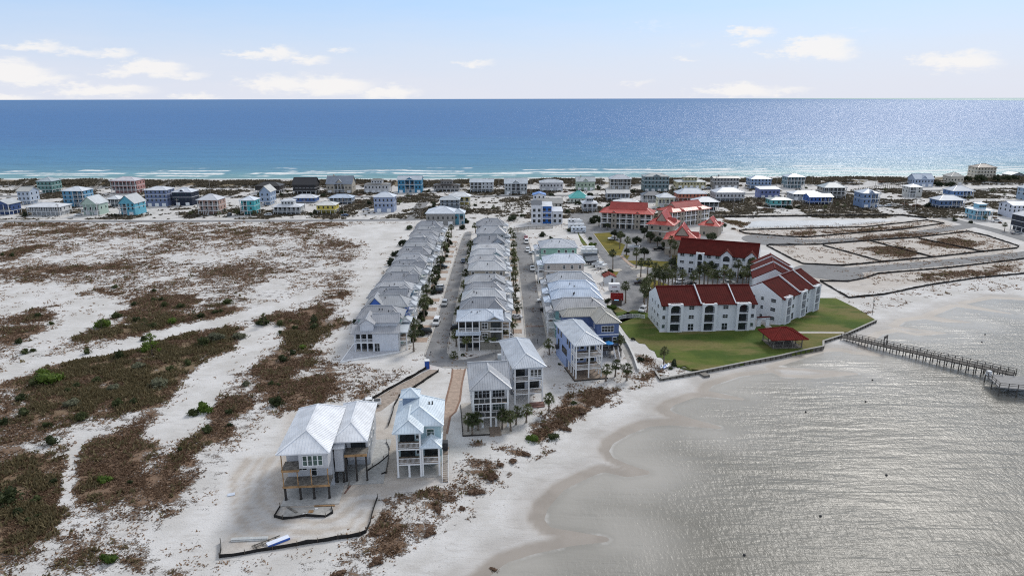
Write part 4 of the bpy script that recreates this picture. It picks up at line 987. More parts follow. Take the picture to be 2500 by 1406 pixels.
roof(r, 'shed', -0.4, 12.6, 0, 3.0, 5.5, 1.5, rm, 2, oh=0.45, name='lower_roof')
wall(r, 1.8, 5.6, 0.6, 8, 5.6, 8.0, wm, 'upper_wall'); wall(r, 5.6, 12.2, 2.6, 8, 5.6, 7.9, wm, 'upper_wall')
roof(r, 'hip', 5.2, 12.4, 2.4, 8.2, 7.85, 1.9, rm, 2, inset=0.05, inset2=0.05, oh=0.35)
roof(r, 'gy', 1.6, 5.8, 0.5, 8.2, 7.95, 1.6, rm, 2, oh=0.3, gable_mat=wm, name='cross_roof')
roof(r, 'hip', -0.2, 12.6, 6.8, 12, 6.4, 1.5, rm, 1, name='rear_roof'); wall(r, 0, 12.4, 8.6, 12, 0, 6.4, wm, 'rear_wall')
porch(r, 12.6, 15.0, 1.2, 7.6, [2.85], 5.3, 1, WHITE, WHITE, 'fr'); roof(r, 'shed', 12.6, 15.0, 1.2, 7.6, 5.3, 0.6, metal_roof('C3CAD1'), 1, oh=0.3, name='porch_roof')
tp = [( -2.3,-8.2), (12.8,-0.8), (12.8,0.0), (0,0), (-0.6,2.4), (-2.0,8.0)]
MB().prism([(-2.4,-8.0),(12.9,-0.9),(12.9,-0.04),(-0.2,-0.04),(-0.2,8.0),(-1.2,8.0)], -0.1, 0.22).build('terrace', simple('terrace_slab', (0.50,0.51,0.54), 0.8), r)
mb = MB(); mb.bar((-2.4,-8.0,0.1),(12.9,-0.9,0.1),0.3,0.5).bar((-2.4,-8.0,0.1),(-1.2,8.0,0.1),0.3,0.5); mb.build('terrace_wall', WHITE, r)
# grey house with corner balconies at the head of the middle row
r = thing('row_house', 'taupe house with pale roof and stacked corner porches at the head of the middle row', 'house', (-15.4, 184.6, 0), rad(3.0), 'row between the two streets')
wm = paint('8C887F'); rm = metal_roof('C3CCD8')
wall(r, 0, 6.2, 3.0, 9.4, 0, 9.0, wm); wall(r, 6.2, 12.6, 0.6, 9.4, 0, 9.0, wm)
porch(r, 0, 6.2, 0, 3.0, [2.8, 5.9], 9.0, 2, WHITE, WHITE, 'fl', 0, 2.4)
roof(r, 'hip', -0.3, 6.0, -0.9, 2.6, 5.1, 0.7, rm, 1, oh=0.4, inset2=0.1, name='porch_roof')
for x in (1.2, 3.2, 5.2):
    for z in (0.1, 2.9, 6.0): window(r, x, 2.98, z, 1.5, 2.2, 'f', 1, name='glass_door', mull=2, fmat=DARKFRAME)
window(r, 7.6, 0.58, 6.5, 1.5, 1.7, 'f', 2, mull=2); window(r, 7.6, 0.58, 3.5, 1.5, 1.6, 'f', 2, mull=2)
MB().box(9.0, 12.7, -0.5, 0.6, 2.6, 2.8).box(9.0, 12.7, -0.5, 0.6, 5.7, 5.9).build('balcony_floor', WHITE, r); railing(r, [(9.1,-0.4),(12.6,-0.4)], 5.9, 1)
for z in (3.0, 6.1): window(r, 10.8, 0.58, z, 2.6, 2.1, 'f', 1, name='glass_door', mull=3, fmat=DARKFRAME)
band(r, 6.2, 12.6, 0.6, 9.4, 2.9); band(r, 6.2, 12.6, 0.6, 9.4, 5.9)
roof(r, 'hip', 0, 12.6, 0, 9.4, 9.0, 1.9, rm, 2, oh=0.5); roof(r, 'gy', 8.4, 12.4, -0.2, 5, 9.05, 1.2, rm, 1, oh=0.3, gable_mat=wm, name='cross_roof')
wall(r, 4.6, 6.6, 2.6, 4.6, 9.3, 10.4, paint('C9C9C6'), 'roof_equipment_curb'); mb = MB()
for x, y in ((3.9,3.4),(5.6,3.2),(6.3,3.8)): mb.cyl((x,y,10.0),(x,y,10.9),0.28,0.2)
mb.build('roof_vent', simple('galvanised', (0.35,0.35,0.36), 0.4, 0.5, 0.6), r)
porch(r, 12.6, 15.0, 2.0, 8.6, [2.8, 5.9], 8.0, 1, WHITE, WHITE, 'fr'); roof(r, 'hip', 12.6, 15.1, 2.0, 8.6, 8.0, 0.9, metal_roof('B9BEC4'), 1, oh=0.35, name='porch_roof')
# light blue house on posts at the head of the condominium-side row
r = thing('bay_house', 'cornflower blue house with white double porches, long pale roof and timber deck below', 'house', (16.3, 163.6, 0), rad(12), 'bayfront houses')
wm = paint('93A6CC'); rm = metal_roof('C9CFD6')
wall(r, 0, 7.2, 4.4, 18.5, 2.9, 9.3, wm); wall(r, 0.0, 7.2, 8.5, 18.5, 0, 2.9, wm, 'ground_room')
porch(r, 0, 7.2, 0, 4.4, [2.9, 6.1], 9.3, 2, WHITE, WHITE, 'flr', 0.25, 3.6, 0.3)
for y in (2.2, 4.3):
    for x in (0.16, 7.04): column(r, x, y, 0.25, 9.3, 0.26)
for x in (0.2, 3.6, 7.0): column(r, x, 6.6, 0.25, 2.9, 0.3)
MB().box(-0.4, 8.4, -0.9, 8.4, -0.05, 0.26).build('timber_deck', DECK, r); MB().box(-0.55, 8.55, -1.05, -0.9, -0.4, 0.3).box(-0.55, -0.4, -1.05, 8.4, -0.4, 0.3).build('deck_skirt', DARKWOOD, r)
for z in (3.0, 6.2):
    for x in (1.6, 3.0, 5.4): window(r, x, 4.38, z+(0 if x > 5 else 0.5), 1.0 if x < 5 else 2.2, 1.4 if x < 5 else 2.1, 'f', 2, mull=1 if x < 5 else 2)
for y, z, hh in ((5.6,6.9,1.5),(7.4,7.3,1.2),(9.6,3.6,1.6),(10.8,3.6,1.6),(11.9,3.6,1.6),(13.4,7.2,1.3),(16.4,7.2,1.3),(15.8,3.9,1.7),(8.4,3.6,1.6)): window(r, -0.02, y, z, 0.8, hh, 'l', 2, fmat=DARKFRAME)
band(r, 0, 7.2, 4.4, 18.5, 6.1, wm)
roof(r, 'hip', 0, 7.2, 0, 18.5, 9.3, 2.1, rm, 2, inset=4.4, inset2=4.2, oh=0.6)
wall(r, -0.9, -0.1, 15.2, 16.4, 2.9, 4.0, DARKFRAME, 'air_conditioner')
# dark blue L-shaped house with tan roof
r = thing('bay_house', 'dark blue house with tan roof and high stair beside the retaining wall', 'house', (15.6, 181.0, 0), rad(6), 'bayfront houses')
wm = paint('5A6C94'); rm = metal_roof('ABA8A0')
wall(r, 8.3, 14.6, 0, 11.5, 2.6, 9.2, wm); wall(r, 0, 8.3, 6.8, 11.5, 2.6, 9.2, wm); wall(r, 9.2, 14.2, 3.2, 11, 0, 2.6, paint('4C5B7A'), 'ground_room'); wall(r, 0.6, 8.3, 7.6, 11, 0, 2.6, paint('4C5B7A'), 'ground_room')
for x in (8.5, 11.4, 14.4): column(r, x, 0.2, 0, 2.6, 0.32)
for x in (0.2, 2.9, 5.6): column(r, x, 7.0, 0, 2.6, 0.32)
band(r, 8.3, 14.6, 0, 11.5, 5.95); band(r, 0, 8.3, 6.8, 11.5, 5.95)
window(r, 11.4, -0.02, 6.7, 3.4, 1.7, 'f', 2, mull=4); window(r, 11.4, -0.02, 2.75, 2.2, 2.2, 'f', 2, name='glass_door', mull=2, fmat=DARKFRAME); window(r, 9.4, -0.02, 3.2, 0.9, 1.7, 'f', 2); window(r, 13.5, -0.02, 3.2, 1.0, 1.8, 'f', 2)
for z in (3.4, 6.8): window(r, 1.8, 6.78, z, 0.9, 1.5, 'f', 2); window(r, 4.4, 6.78, z, 1.4, 1.5, 'f', 2, mull=2); window(r, 8.28, 3.4, z, 0.9, 1.4, 'l', 2)
roof(r, 'hip', 8.3, 14.6, 0, 11.5, 9.2, 2.1, rm, 2, inset=3.6, oh=0.6); roof(r, 'hip', 0, 9.6, 6.8, 11.5, 9.2, 1.7, rm, 2, inset=2.4, inset2=0.05, oh=0.55, name='wing_roof')
MB().box(8.2, 14.8, -3.4, 0, 2.3, 2.58).build('deck', DARKWOOD, r); railing(r, [(8.3,0),(8.3,-3.3),(11.6,-3.3)], 2.58, 1, GREYWOOD)
for x in (8.5, 11.5, 14.6): column(r, x, -3.2, 0, 2.3, 0.3, GREYWOOD)
stairs(r, 12.4, 13.6, -6.8, -3.4, 0.1, 2.5, WHITE, 12)
MB().cyl((11.2,-2.2,2.6),(11.2,-2.2,4.4),0.05).build('umbrella_pole', WHITE, r); mb = MB(); mb.cyl((11.2,-2.2,4.1),(11.2,-2.2,4.7),1.5,0.08,8); mb.build('sun_umbrella', paint('3D9BE0'), r)
# grey hipped house with dark glazed porches
r = thing('bay_house', 'white house with grey roof and dark glass balcony panels beside the pink drive', 'house', (-8.7, 136.6, 0), rad(6), 'bayfront houses')
wm = paint('C6C9CE'); rm = metal_roof('B0B3B8')
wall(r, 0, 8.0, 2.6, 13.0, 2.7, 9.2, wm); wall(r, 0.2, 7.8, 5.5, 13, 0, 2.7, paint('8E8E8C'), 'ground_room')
porch(r, 0, 8.0, 0, 2.6, [2.7, 5.95], 9.2, 1, WHITE, WHITE, '', 0.1, 4.0, 0.36)
for x in (2.2, 5.2): column(r, x, 0.2, 0.1, 2.6, 0.42)
for z in (2.72, 5.97):
    for i in range(6):
        x = 0.35+i*1.24; MB().box(x, x+1.08, 0.10, 0.16, z+0.12, z+1.0).build('glass_panel', GLASS, r)
    mb = MB(); mb.bar((0.2,0.13,z+1.06),(7.8,0.13,z+1.06),0.09,0.08)
    for i in range(7): mb.box(0.22+i*1.24, 0.30+i*1.24, 0.09, 0.17, z, z+1.06)
    mb.build('railing', WHITE, r)
for z in (2.8, 6.0):
    for x in (1.0, 1.9, 2.8, 3.6): window(r, x, 2.58, z+0.2, 0.7, 2.0, 'f', 1, DARKFRAME, name='glass_door')
    window(r, 6.0, 2.58, z+0.3, 2.6, 1.9, 'f', 1, GREEN_GLASS if z < 4 else GLASS, mull=4)
for z in (3.6, 6.9):
    for y in (4.2, 7.0, 10.2): window(r, -0.02, y, z, 0.8, 1.3, 'l', 1); window(r, 8.02, y, z, 0.8, 1.3, 'r', 1)
roof(r, 'hip', 0, 8.0, 0, 11.0, 9.2, 2.6, rm, 2, inset=4.6, inset2=2.0, oh=0.6); roof(r, 'gx', -0.1, 8.1, 4.6, 13.2, 9.22, 2.75, rm, 2, oh=0.5, gable_mat=wm, name='main_roof')
roof(r, 'hip', 3.2, 6.6, 12.6, 16.0, 8.0, 1.6, metal_roof('C2C7CE'), 1, oh=0.4, name='rear_roof'); wall(r, 3.3, 6.5, 13.0, 15.9, 0, 8.0, wm, 'rear_wing')
slab(r, -2.2, 8.3, -3.2, 13.2, 0.1, simple('patio_sand_slab', (0.46,0.43,0.39), 0.9)); MB().box(3.6, 6.0, -3.9, -0.1, 0.0, 0.3).build('timber_steps', DECK, r)
mb = MB(); mb.bar((-2.3,-3.3,0.15),(3.6,-3.3,0.15),0.14,0.3).bar((-2.3,-3.3,0.15),(-2.3,12,0.15),0.14,0.3); mb.build('garden_border', DARKWOOD, r)
# tall white house behind it
r = thing('bay_house', 'tall white house with long pale standing seam roof next to the turning street', 'house', (0.5, 148.6, 0), rad(10.5), 'bayfront houses')
wm = paint('C9CED6'); rm = metal_roof('C5CBD3')
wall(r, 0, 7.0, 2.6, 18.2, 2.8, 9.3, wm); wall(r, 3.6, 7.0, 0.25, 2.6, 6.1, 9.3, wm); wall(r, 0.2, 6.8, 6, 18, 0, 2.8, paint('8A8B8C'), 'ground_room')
porch(r, 0, 7.0, 0, 2.6, [2.8, 6.05], 9.3, 2, WHITE, WHITE, 'flr', 0.1, 3.5, 0.32)
for x in (4.3, 5.2, 6.1): window(r, x, 0.23, 6.8, 0.7, 1.8, 'f', 2)
for z in (2.9, 6.1):
    for x in ((1.7,) if z > 5 else (1.7, 5.2)): window(r, x, 2.58, z, 2.4, 2.1, 'f', 1, name='glass_door', mull=3, fmat=DARKFRAME)
for z in (3.7, 7.0):
    for y in (4.4, 7.6, 11.0, 14.4): window(r, -0.02, y, z, 0.8, 1.4, 'l', 1); window(r, 7.02, y, z, 0.8, 1.4, 'r', 1)
roof(r, 'hip', 0, 7.0, 0, 18.2, 9.3, 2.0, rm, 2, inset=4.2, inset2=3.6, oh=0.6)
MB().box(3.6, 7.0, -1.6, -0.1, 0.0, 0.45).box(4.0, 6.8, -2.4, -1.6, 0.0, 0.25).build('timber_steps', simple('red_timber', (0.20,0.11,0.09), 0.8), r)
# pale aqua house with cupola
r = thing('bay_house', 'pale aqua house with white roofs, dark porches, cupola and side stair', 'house', (-22.0, 116.4, 0), rad(4), 'bayfront houses')
wm = paint('A3BCC2'); rm = metal_roof('D2DEE7')
wall(r, 0.1, 8.4, 3.0, 13.2, 2.7, 9.4, wm); wall(r, 0.4, 8.2, 5.4, 13.2, 0, 2.7, wm, 'ground_room')
porch(r, 0, 4.7, 0, 3.0, [2.9, 6.1], 9.3, 2, WHITE, WHITE, 'fl', 0.1, 4.7, 0.32); porch(r, 4.7, 8.2, 0.2, 3.0, [2.9], 6.0, 2, WHITE, WHITE, 'fr', 0.1, 3.5, 0.32)
column(r, 2.3, 0.2, 0.1, 2.7, 0.36)
for z in (3.0, 6.2):
    window(r, 1.9, 2.98, z, 2.6, 2.1, 'f', 1, GLASS, DARKFRAME, name='glass_door', mull=3); window(r, 4.0, 2.98, z+0.5, 0.8, 1.4, 'f', 2)
window(r, 6.4, 2.98, 3.0, 2.4, 2.1, 'f', 1, GLASS, DARKFRAME, name='glass_door', mull=2); window(r, 6.4, 2.98, 7.2, 1.3, 1.4, 'f', 2, GREEN_GLASS)
for z in (3.6, 6.9):
    for y in (5.4, 8.2, 11.2): window(r, 8.42, y, z, 0.8, 1.3, 'r', 1); window(r, 0.08, y, z, 0.8, 1.3, 'l', 1)
roof(r, 'hip', 0.1, 8.4, 3.0, 13.2, 9.4, 2.5, rm, 2, inset=3.6, inset2=2.6, oh=0.6); roof(r, 'hip', 0, 4.7, 0, 8.0, 9.42, 1.6, rm, 2, inset=2.4, inset2=0.1, oh=0.55, name='porch_roof'); roof(r, 'hip', 4.9, 8.2, 0.2, 4.8, 6.1, 1.3, rm, 2, inset=1.6, inset2=0.1, oh=0.45, name='lower_roof')
wall(r, 0.6, 3.6, 10.4, 13.2, 9.4, 12.0, paint('7E8FA6'), 'cupola_wall'); roof(r, 'hip', 0.6, 3.6, 10.4, 13.2, 12.0, 1.2, rm, 1, oh=0.5, name='cupola_roof')
stairs(r, 8.6, 9.7, -2.2, 3.4, 0.05, 2.9, WHITE, 14); wall(r, 8.5, 9.6, 4.6, 6.0, 3.0, 4.6, DARKFRAME, 'air_conditioner'); MB().box(8.45, 9.8, 3.4, 6.2, 2.72, 2.9).build('landing', DECK, r); column(r, 9.6, 6.0, 0, 2.75, 0.2)
mb = MB()
for x, y, z in ((6.0,8.6,11.5),(6.6,9.2,11.3),(6.3,4.6,10.4)): mb.cyl((x,y,z-0.7),(x,y,z+0.25),0.14)
mb.build('vent_pipe', DARKFRAME, r); slab(r, -0.2, 8.6, -0.2, 13.4, 0.1)
# unfinished house
r = thing('unfinished_house', 'unfinished grey house with white metal roofs, raw timber decks and black pilings', 'house', (-41.2, 108.6, 0), rad(4.5), 'bayfront houses')
wm = paint('BEC0C4'); rm = metal_roof('E2E5EA')
wall(r, 0.2, 8.2, 3.2, 17.6, 3.1, 9.4, wm); wall(r, 3.1, 8.2, 0.3, 3.2, 6.3, 9.4, wm); wall(r, 0.8, 8.2, 4.6, 17.6, 0.1, 3.1, wm, 'ground_room')
for x in (3.9, 4.8, 5.7, 6.6): window(r, x+0.3, 0.28, 6.9, 0.7, 1.9, 'f', 2, GREEN_GLASS)
MB().box(0, 8.3, -0.1, 3.2, 2.75, 3.1).build('deck', GREYWOOD, r); MB().box(-0.05, 8.35, -0.16, -0.1, 2.7, 3.12).build('deck_rim', WOOD, r)
MB().box(0, 3.1, 0.0, 3.2, 5.9, 6.25).build('deck', GREYWOOD, r); MB().box(-0.05, 3.12, -0.06, 0.0, 5.85, 6.27).box(-0.05, 0.0, -0.06, 3.2, 5.85, 6.27).build('deck_rim', WOOD, r)
for x in (0.25, 2.9, 5.3, 8.0): column(r, x, 0.3, 0.1, 2.75, 0.34, DARKWOOD, 'piling')
for x, z1 in ((0.15, 9.3), (2.7, 5.9), (5.1, 6.2), (8.05, 6.2)): column(r, x, 0.1, 3.1, z1, 0.16, WOOD, 'timber_post')
window(r, 5.0, 3.18, 3.2, 0.9, 2.1, 'f', 2, name='door'); window(r, 2.4, 3.18, 4.4, 2.6, 0.8, 'f', 1, mull=3); window(r, 4.0, 4.58, 0.2, 2.0, 2.4, 'f', 0, name='door_opening'); window(r, 2.0, 4.58, 1.6, 1.8, 0.9, 'f', 0); window(r, 7.2, 4.58, 1.6, 1.6, 0.9, 'f', 0)
for z in (0.6, 3.8, 7.0):
    for y in (5.4, 8.4, 11.6, 15.0): window(r, 8.22, y, z, 0.8, 1.5, 'r', 1, fmat=DARKFRAME); window(r, 0.18, y, z+0.2, 0.8, 1.3, 'l', 1)
mb = MB()
for i in range(20): x = 3.25+i*0.25; mb.box(x-0.02, x+0.02, 0.27, 0.31, 6.32, 6.85)
mb.build('siding_battens', wm, r)
roof(r, 'hip', 0, 8.2, 0.2, 17.8, 9.4, 2.5, rm, 2, inset=4.2, inset2=3.6, oh=0.6)
wall(r, 10.2, 14.2, 8.4, 21.5, 3.1, 8.5, wm); wall(r, 8.2, 10.2, 10.5, 21, 3.1, 8.5, wm); wall(r, 9.6, 14.0, 12, 21.5, 0.1, 3.1, wm, 'ground_room')
wall(r, 8.4, 10.0, 5.2, 8.4, 2.6, 7.4, wm, 'stair_bay'); roof(r, 'gx', 8.2, 10.1, 5.2, 8.6, 7.4, 0.9, rm, 1, oh=0.3, gable_mat=wm, name='stair_roof')
MB().box(10.2, 14.3, 5.6, 8.4, 5.35, 5.75).build('deck', GREYWOOD, r); MB().box(10.15, 14.35, 5.52, 5.6, 5.3, 5.8).build('deck_rim', WOOD, r)
for x in (10.3, 12.2, 14.1): column(r, x, 5.8, 0.1, 5.4, 0.3, DARKWOOD, 'piling')
for x in (8.6, 9.8): column(r, x, 5.5, 0.1, 2.6, 0.3, DARKWOOD, 'piling')
window(r, 12.4, 8.38, 5.9, 2.6, 2.0, 'f', 1, fmat=DARKFRAME, mull=3)
for z in (3.8, 6.3):
    for y in (10.4, 13.6, 17.2): window(r, 14.22, y, z, 0.8, 1.3, 'r', 1)
roof(r, 'hip', 8.2, 14.2, 5.6, 21.5, 8.5, 1.9, rm, 2, inset=4.4, inset2=3.2, oh=0.5, name='wing_roof')
slab(r, -0.3, 10.0, -1.6, 18, 0.12, simple('fresh_slab', (0.42,0.42,0.41), 0.85)); slab(r, 10.05, 17.2, 4.6, 22, 0.10, simple('fresh_slab', (0.42,0.42,0.41), 0.85))

# ------------------------------------------------------------------ white condominium blocks with dark red roofs
STUCCO = paint('D9DCE0', 0.8, 0.05); REDT = tile_roof('541B18'); REDT2 = tile_roof('5E211D')
def arch_bay(root, x0, x1, y0, y1, levels, lh, z0):
    """Projecting bay with three stacked balcony openings, the top one arched."""
    p = thing_part('balcony_bay', root); pw = 0.75; mb = MB(); top = z0+levels*lh+0.15
    mb.box(x0, x0+pw, y0, y1, z0-0.2, top); mb.box(x1-pw, x1, y0, y1, z0-0.2, top); mb.box(x0+pw, x1-pw, y1-0.15, y1, z0-0.2, top)
    for k in range(levels+1): mb.box(x0+pw, x1-pw, y0, y1-0.15, z0+k*lh-0.3, z0+k*lh+(0.0 if k else 0.05))
    zt = z0+levels*lh-0.3; n = 8; a0, a1 = x0+pw, x1-pw; cx = (a0+a1)/2; rx = (a1-a0)/2; rz = 0.95
    for i in range(n):
        t0 = math.pi*i/n; t1 = math.pi*(i+1)/n
        xa, za = cx-rx*math.cos(t0), zt-rz+rz*math.sin(t0); xb, zb = cx-rx*math.cos(t1), zt-rz+rz*math.sin(t1)
        mb.yprism([(xa, za), (xb, zb), (xb, zt), (xa, zt)], y0, y0+0.4)
    mb.build('bay_wall', STUCCO, p)
    for k in range(levels):
        z = z0+k*lh
        MB().box(x0+pw+0.1, x1-pw-0.1, y1-0.22, y1-0.16, z+0.05, z+2.2).build('glass_door', GLASS, p)
        if k: railing(p, [(x0+pw, y0+0.2), (x1-pw, y0+0.2)], z, 0, DARKFRAME)
def condo(label, loc, rz, L, D, eave, rise, bays, lvl=3, shallow=False, z0=0.1, dormers=(), leftwin=True):
    r = thing('condominium', label, 'apartment building', (loc[0], loc[1], 0), rz, 'white condominium blocks')
    lh = (eave-z0)/lvl
    wall(r, 0, L, 0, D, -0.3, eave, STUCCO)
    MB().xprism([(0, eave), (D, eave), (D/2, eave+rise)], 0.01, L-0.01).build('gable_wall', STUCCO, r)
    X0, X1, Y0, Y1 = -0.15, L+0.15, -0.9, D+0.6; ym = D/2; R = eave+rise+0.15; s = rise/(D/2)
    edges = [0]+[b[0]-0.3 for b in bays[1:]]+[L]
    for i in range(len(edges)-1):
        a, b = edges[i], edges[i+1]; dz = (0.0, 0.14)[i % 2]
        mb = MB()
        q = [(a, Y0, R-s*(ym-Y0)+dz), (b, Y0, R-s*(ym-Y0)+dz), (b, ym, R+dz), (a, ym, R+dz)]; q2 = [(b, Y1, R-s*(Y1-ym)+dz), (a, Y1, R-s*(Y1-ym)+dz), (a, ym, R+dz), (b, ym, R+dz)]
        for qq in (q, q2): mb.add(qq+[(v[0], v[1], v[2]-0.25) for v in qq], [(0,1,2,3),(7,6,5,4),(0,4,5,1),(1,5,6,2),(2,6,7,3),(3,7,4,0)])
        rf = mb.build('roof', REDT, r)
        rb = MB(); slope_ribs(rb, q, 0.7, 0.12, 0.05); o = rb.build('tile_courses', REDT, rf); o['kind'] = 'stuff'
        if i: MB().bar((a, Y0+0.2, q[0][2]+0.18), (a, ym, R+0.28), 0.28, 0.5).bar((a, ym, R+0.28), (a, Y1, q2[0][2]+0.18), 0.28, 0.5).build('parapet', STUCCO, r)
        MB().bar((a, ym, R+dz+0.05), (b, ym, R+dz+0.05), 0.4, 0.16).build('ridge_cap', REDT2, rf)
    for x0, x1 in bays: arch_bay(r, x0, x1, -1.3, 0.02, lvl, lh, z0)
    gaps = []; prev = 0.0
    for x0, x1 in bays: gaps.append((prev, x0)); prev = x1
    gaps.append((prev, L))
    for a, b in gaps:
        if b-a < 1.2: continue
        n = max(1, int((b-a)/3.2))
        for k in range(lvl):
            z = z0+k*lh
            for i in range(n):
                x = a+(b-a)*(i+0.5)/n
                if k == 0 and b-a > 4: window(r, x, -0.02, z+0.1, 1.7, 2.1, 'f', 1, GLASS, STUCCO, 'glass_door', 2)
                else: window(r, x, -0.02, z+1.0, 1.6 if b-a > 3 else 0.9, 1.15, 'f', 1, GREEN_GLASS if (i+k) % 3 == 0 else GLASS, STUCCO, 'window', 2 if b-a > 3 else 1)
    for k in range(lvl):
        for j, y in enumerate((2.6, 6.4, 9.4) if D > 11 else (2.6, 6.4)):
            window(r, -0.02, y, z0+k*lh+1.0, 0.9 if j else 1.6, 1.15, 'l', 1, GLASS, STUCCO); window(r, L+0.02, y, z0+k*lh+1.0, 0.9, 1.15, 'r', 1, GLASS, STUCCO)
    for x in dormers:
        roof(r, 'gy', x-2.2, x+2.2, -1.0, D/2, eave-0.4, 2.2, REDT, 0, oh=0.35, gable_mat=STUCCO, name='dormer_roof'); wall(r, x-2.2, x+2.2, -1.0, 0.0, 0, eave-0.4, STUCCO, 'dormer_bay')
        mb = MB(); n = 10; pts = [(x+1.3*math.cos(math.pi*i/n), eave-1.6+1.2*math.sin(math.pi*i/n)) for i in range(n+1)]
        mb.yprism([(x+1.3, eave-2.6)]+pts+[(x-1.3, eave-2.6)], -1.06, -1.0); mb.build('arched_window', GLASS, r)
        for k in range(2): window(r, x, -1.02, 0.5+k*lh, 2.2, 1.9, 'f', 1, GLASS, STUCCO, 'glass_door', 2)
    return r
A = G(1610,809); B = G(1842,804); rot = math.atan2(B[1]-A[1], B[0]-A[0]); L1 = math.hypot(B[0]-A[0], B[1]-A[1])
condo('white three storey condominium with dark red roof facing the lawn beside the pavilion', A, rot, L1, 14.5, 8.9, 3.6, [(L1*.07,L1*.07+4.6),(L1*0.42,L1*0.42+4.6),(L1*0.78,L1*0.78+4.4)])
C = G(1902,793); Dp = G(1994,752); rot = math.atan2(Dp[1]-C[1], Dp[0]-C[0]); L2 = math.hypot(Dp[0]-C[0], Dp[1]-C[1])
condo('white condominium set at an angle, with stepped bays towards the pier', C, rot, L2, 14.0, 8.9, 3.8, [(1.0,5.0),(L2*0.42,L2*0.42+4.2),(L2*0.79,L2*0.79+4.2)])
P1 = G(1893,656,12.4); P2 = G(1881,618,12.4); a3 = math.atan2(P2[1]-P1[1], P2[0]-P1[0]); L3 = math.hypot(P2[0]-P1[0], P2[1]-P1[1])
condo('white condominium seen by its gable end behind the angled one, towards the empty lots', (P1[0]+math.sin(a3)*6.75, P1[1]-math.cos(a3)*6.75), a3, L3, 13.5, 8.6, 3.6, [(2,5),(L3*.4,L3*.4+3),(L3*.75,L3*.75+3)])
C4 = G(1652,664); D4 = G(1846,682); rot4 = math.atan2(D4[1]-C4[1], D4[0]-C4[0]); L4 = math.hypot(D4[0]-C4[0], D4[1]-C4[1])
condo('white condominium with gabled dormers across the palm court from the red pavilion', C4, rot4, L4, 13, 9.0, 4.2, [(7.5,10.8)], dormers=(L4*0.62, L4*0.92))
r = thing('garden_gate_wall', 'small white arched wall with red cap between the two lawn-side condominiums', 'wall', (*G(1848,798), 0), rad(10))
MB().box(0, 1.2, 0, 0.3, 0, 2.6).box(3.0, 4.2, 0, 0.3, 0, 2.6).box(0, 4.2, 0, 0.3, 2.3, 3.0).build('wall', STUCCO, r); MB().box(-0.1, 4.3, -0.2, 0.5, 3.0, 3.25).build('cap', REDT, r)

# ------------------------------------------------------------------ salmon roofed resort buildings
TAUPE = paint('A39A8E', 0.7); SALM = metal_roof('C25950'); SALM2 = metal_roof('AE4942')
def resort(label, a, b, D, eave, rise, lvl, bays=True, kind='hip', cross=()):
    A = G(*a); B = G(*b); rz = math.atan2(B[1]-A[1], B[0]-A[0]); L = math.hypot(B[0]-A[0], B[1]-A[1])
    r = thing('resort_building', label, 'building', (*A, 0), rz, 'salmon roofed resort buildings')
    lh = eave/lvl
    wall(r, 0, L, 1.8 if bays else 0, D, 0, eave, TAUPE)
    if bays:
        n = max(3, int(L/5)); piers = [(L*(i+0.5)/n-0.9, L*(i+0.5)/n+0.9) for i in range(n) if i in (0, 1, n-2, n-1) or i % 2]
        for k in range(1, lvl):
            z = k*lh; MB().box(0, L, 0, 1.8, z-0.3, z).build('deck', WHITE, r); railing(r, [(0.1, 0.1), (L-0.1, 0.1)], z, 0)
        m_ = max(4, int(L/3.2))
        for i in range(m_+1): column(r, 0.2+(L-0.4)*i/m_, 0.2, 0, eave, 0.34)
        for f in (0.26, 0.72):
            x = L*f; wall(r, x-1.5, x+1.5, -0.25, 1.8, 0, eave, TAUPE, 'bay_wall'); roof(r, 'gy', x-1.5, x+1.5, -0.3, 3.0, eave-0.3, 1.4, SALM, 0, oh=0.35, gable_mat=TAUPE, name='bay_roof')
            for k in range(lvl): window(r, x, -0.27, k*lh+0.9, 0.8, 1.2, 'f', 0)
        for k in range(lvl):
            for i in range(m_): window(r, 0.2+(L-0.4)*(i+0.5)/m_, 1.78, k*lh+0.1, 1.7, 2.0, 'f', 0, name='glass_door')
    else:
        for k in range(lvl):
            band(r, 0, L, 0, D, k*lh+lh-0.05)
            for i in range(max(2, int(L/4))): window(r, L*(i+0.5)/max(2, int(L/4)), -0.02, k*lh+0.9, 0.9, 1.3, 'f', 0)
    for k in range(lvl):
        for y in (3.5, 7.5): window(r, -0.02, y, k*lh+0.9, 1.0, 1.3, 'l', 0); window(r, L+0.02, y, k*lh+0.9, 1.0, 1.3, 'r', 0)
    roof(r, 'hip', 0, L, 0, D, eave, rise*0.55, SALM, 1, inset=D*0.42, oh=0.9)
    if cross == 'mansard':
        roof(r, 'gx', L*0.16, L*0.88, D*0.24, D*0.80, eave+rise*0.32, rise*0.68, SALM2, 1, oh=0.2, gable_mat=TAUPE, name='upper_roof')
    elif cross == 'gable':
        roof(r, 'gy', L*0.30, L*0.70, D*0.12, D*0.95, eave+rise*0.30, rise*0.75, SALM, 1, oh=0.4, gable_mat=TAUPE, name='upper_roof'); roof(r, 'gx', L*0.55, L*1.0, D*0.35, D*0.62, eave+0.3, rise*0.42, SALM2, 1, oh=0.2, gable_mat=TAUPE, name='side_gable_roof')
    return r
resort('long salmon roofed resort building with balconies facing the golden lawn', (1466,556), (1590,562), 13, 8.6, 5.2, 3, True, cross='mansard')
resort('salmon roofed resort building with stepped balconies, set obliquely near the beach road', (1640,556), (1730,545), 12, 8.6, 4.4, 3, True, cross='mansard')
resort('salmon roofed block with triangular gable vent behind the round trees', (1580,591), (1640,596), 14, 9.2, 5.6, 3, False, cross='gable')
resort('salmon roofed block with gable vent next to the swimming pool', (1622,622), (1700,627), 14, 7.4, 5.6, 2, False, cross='gable')
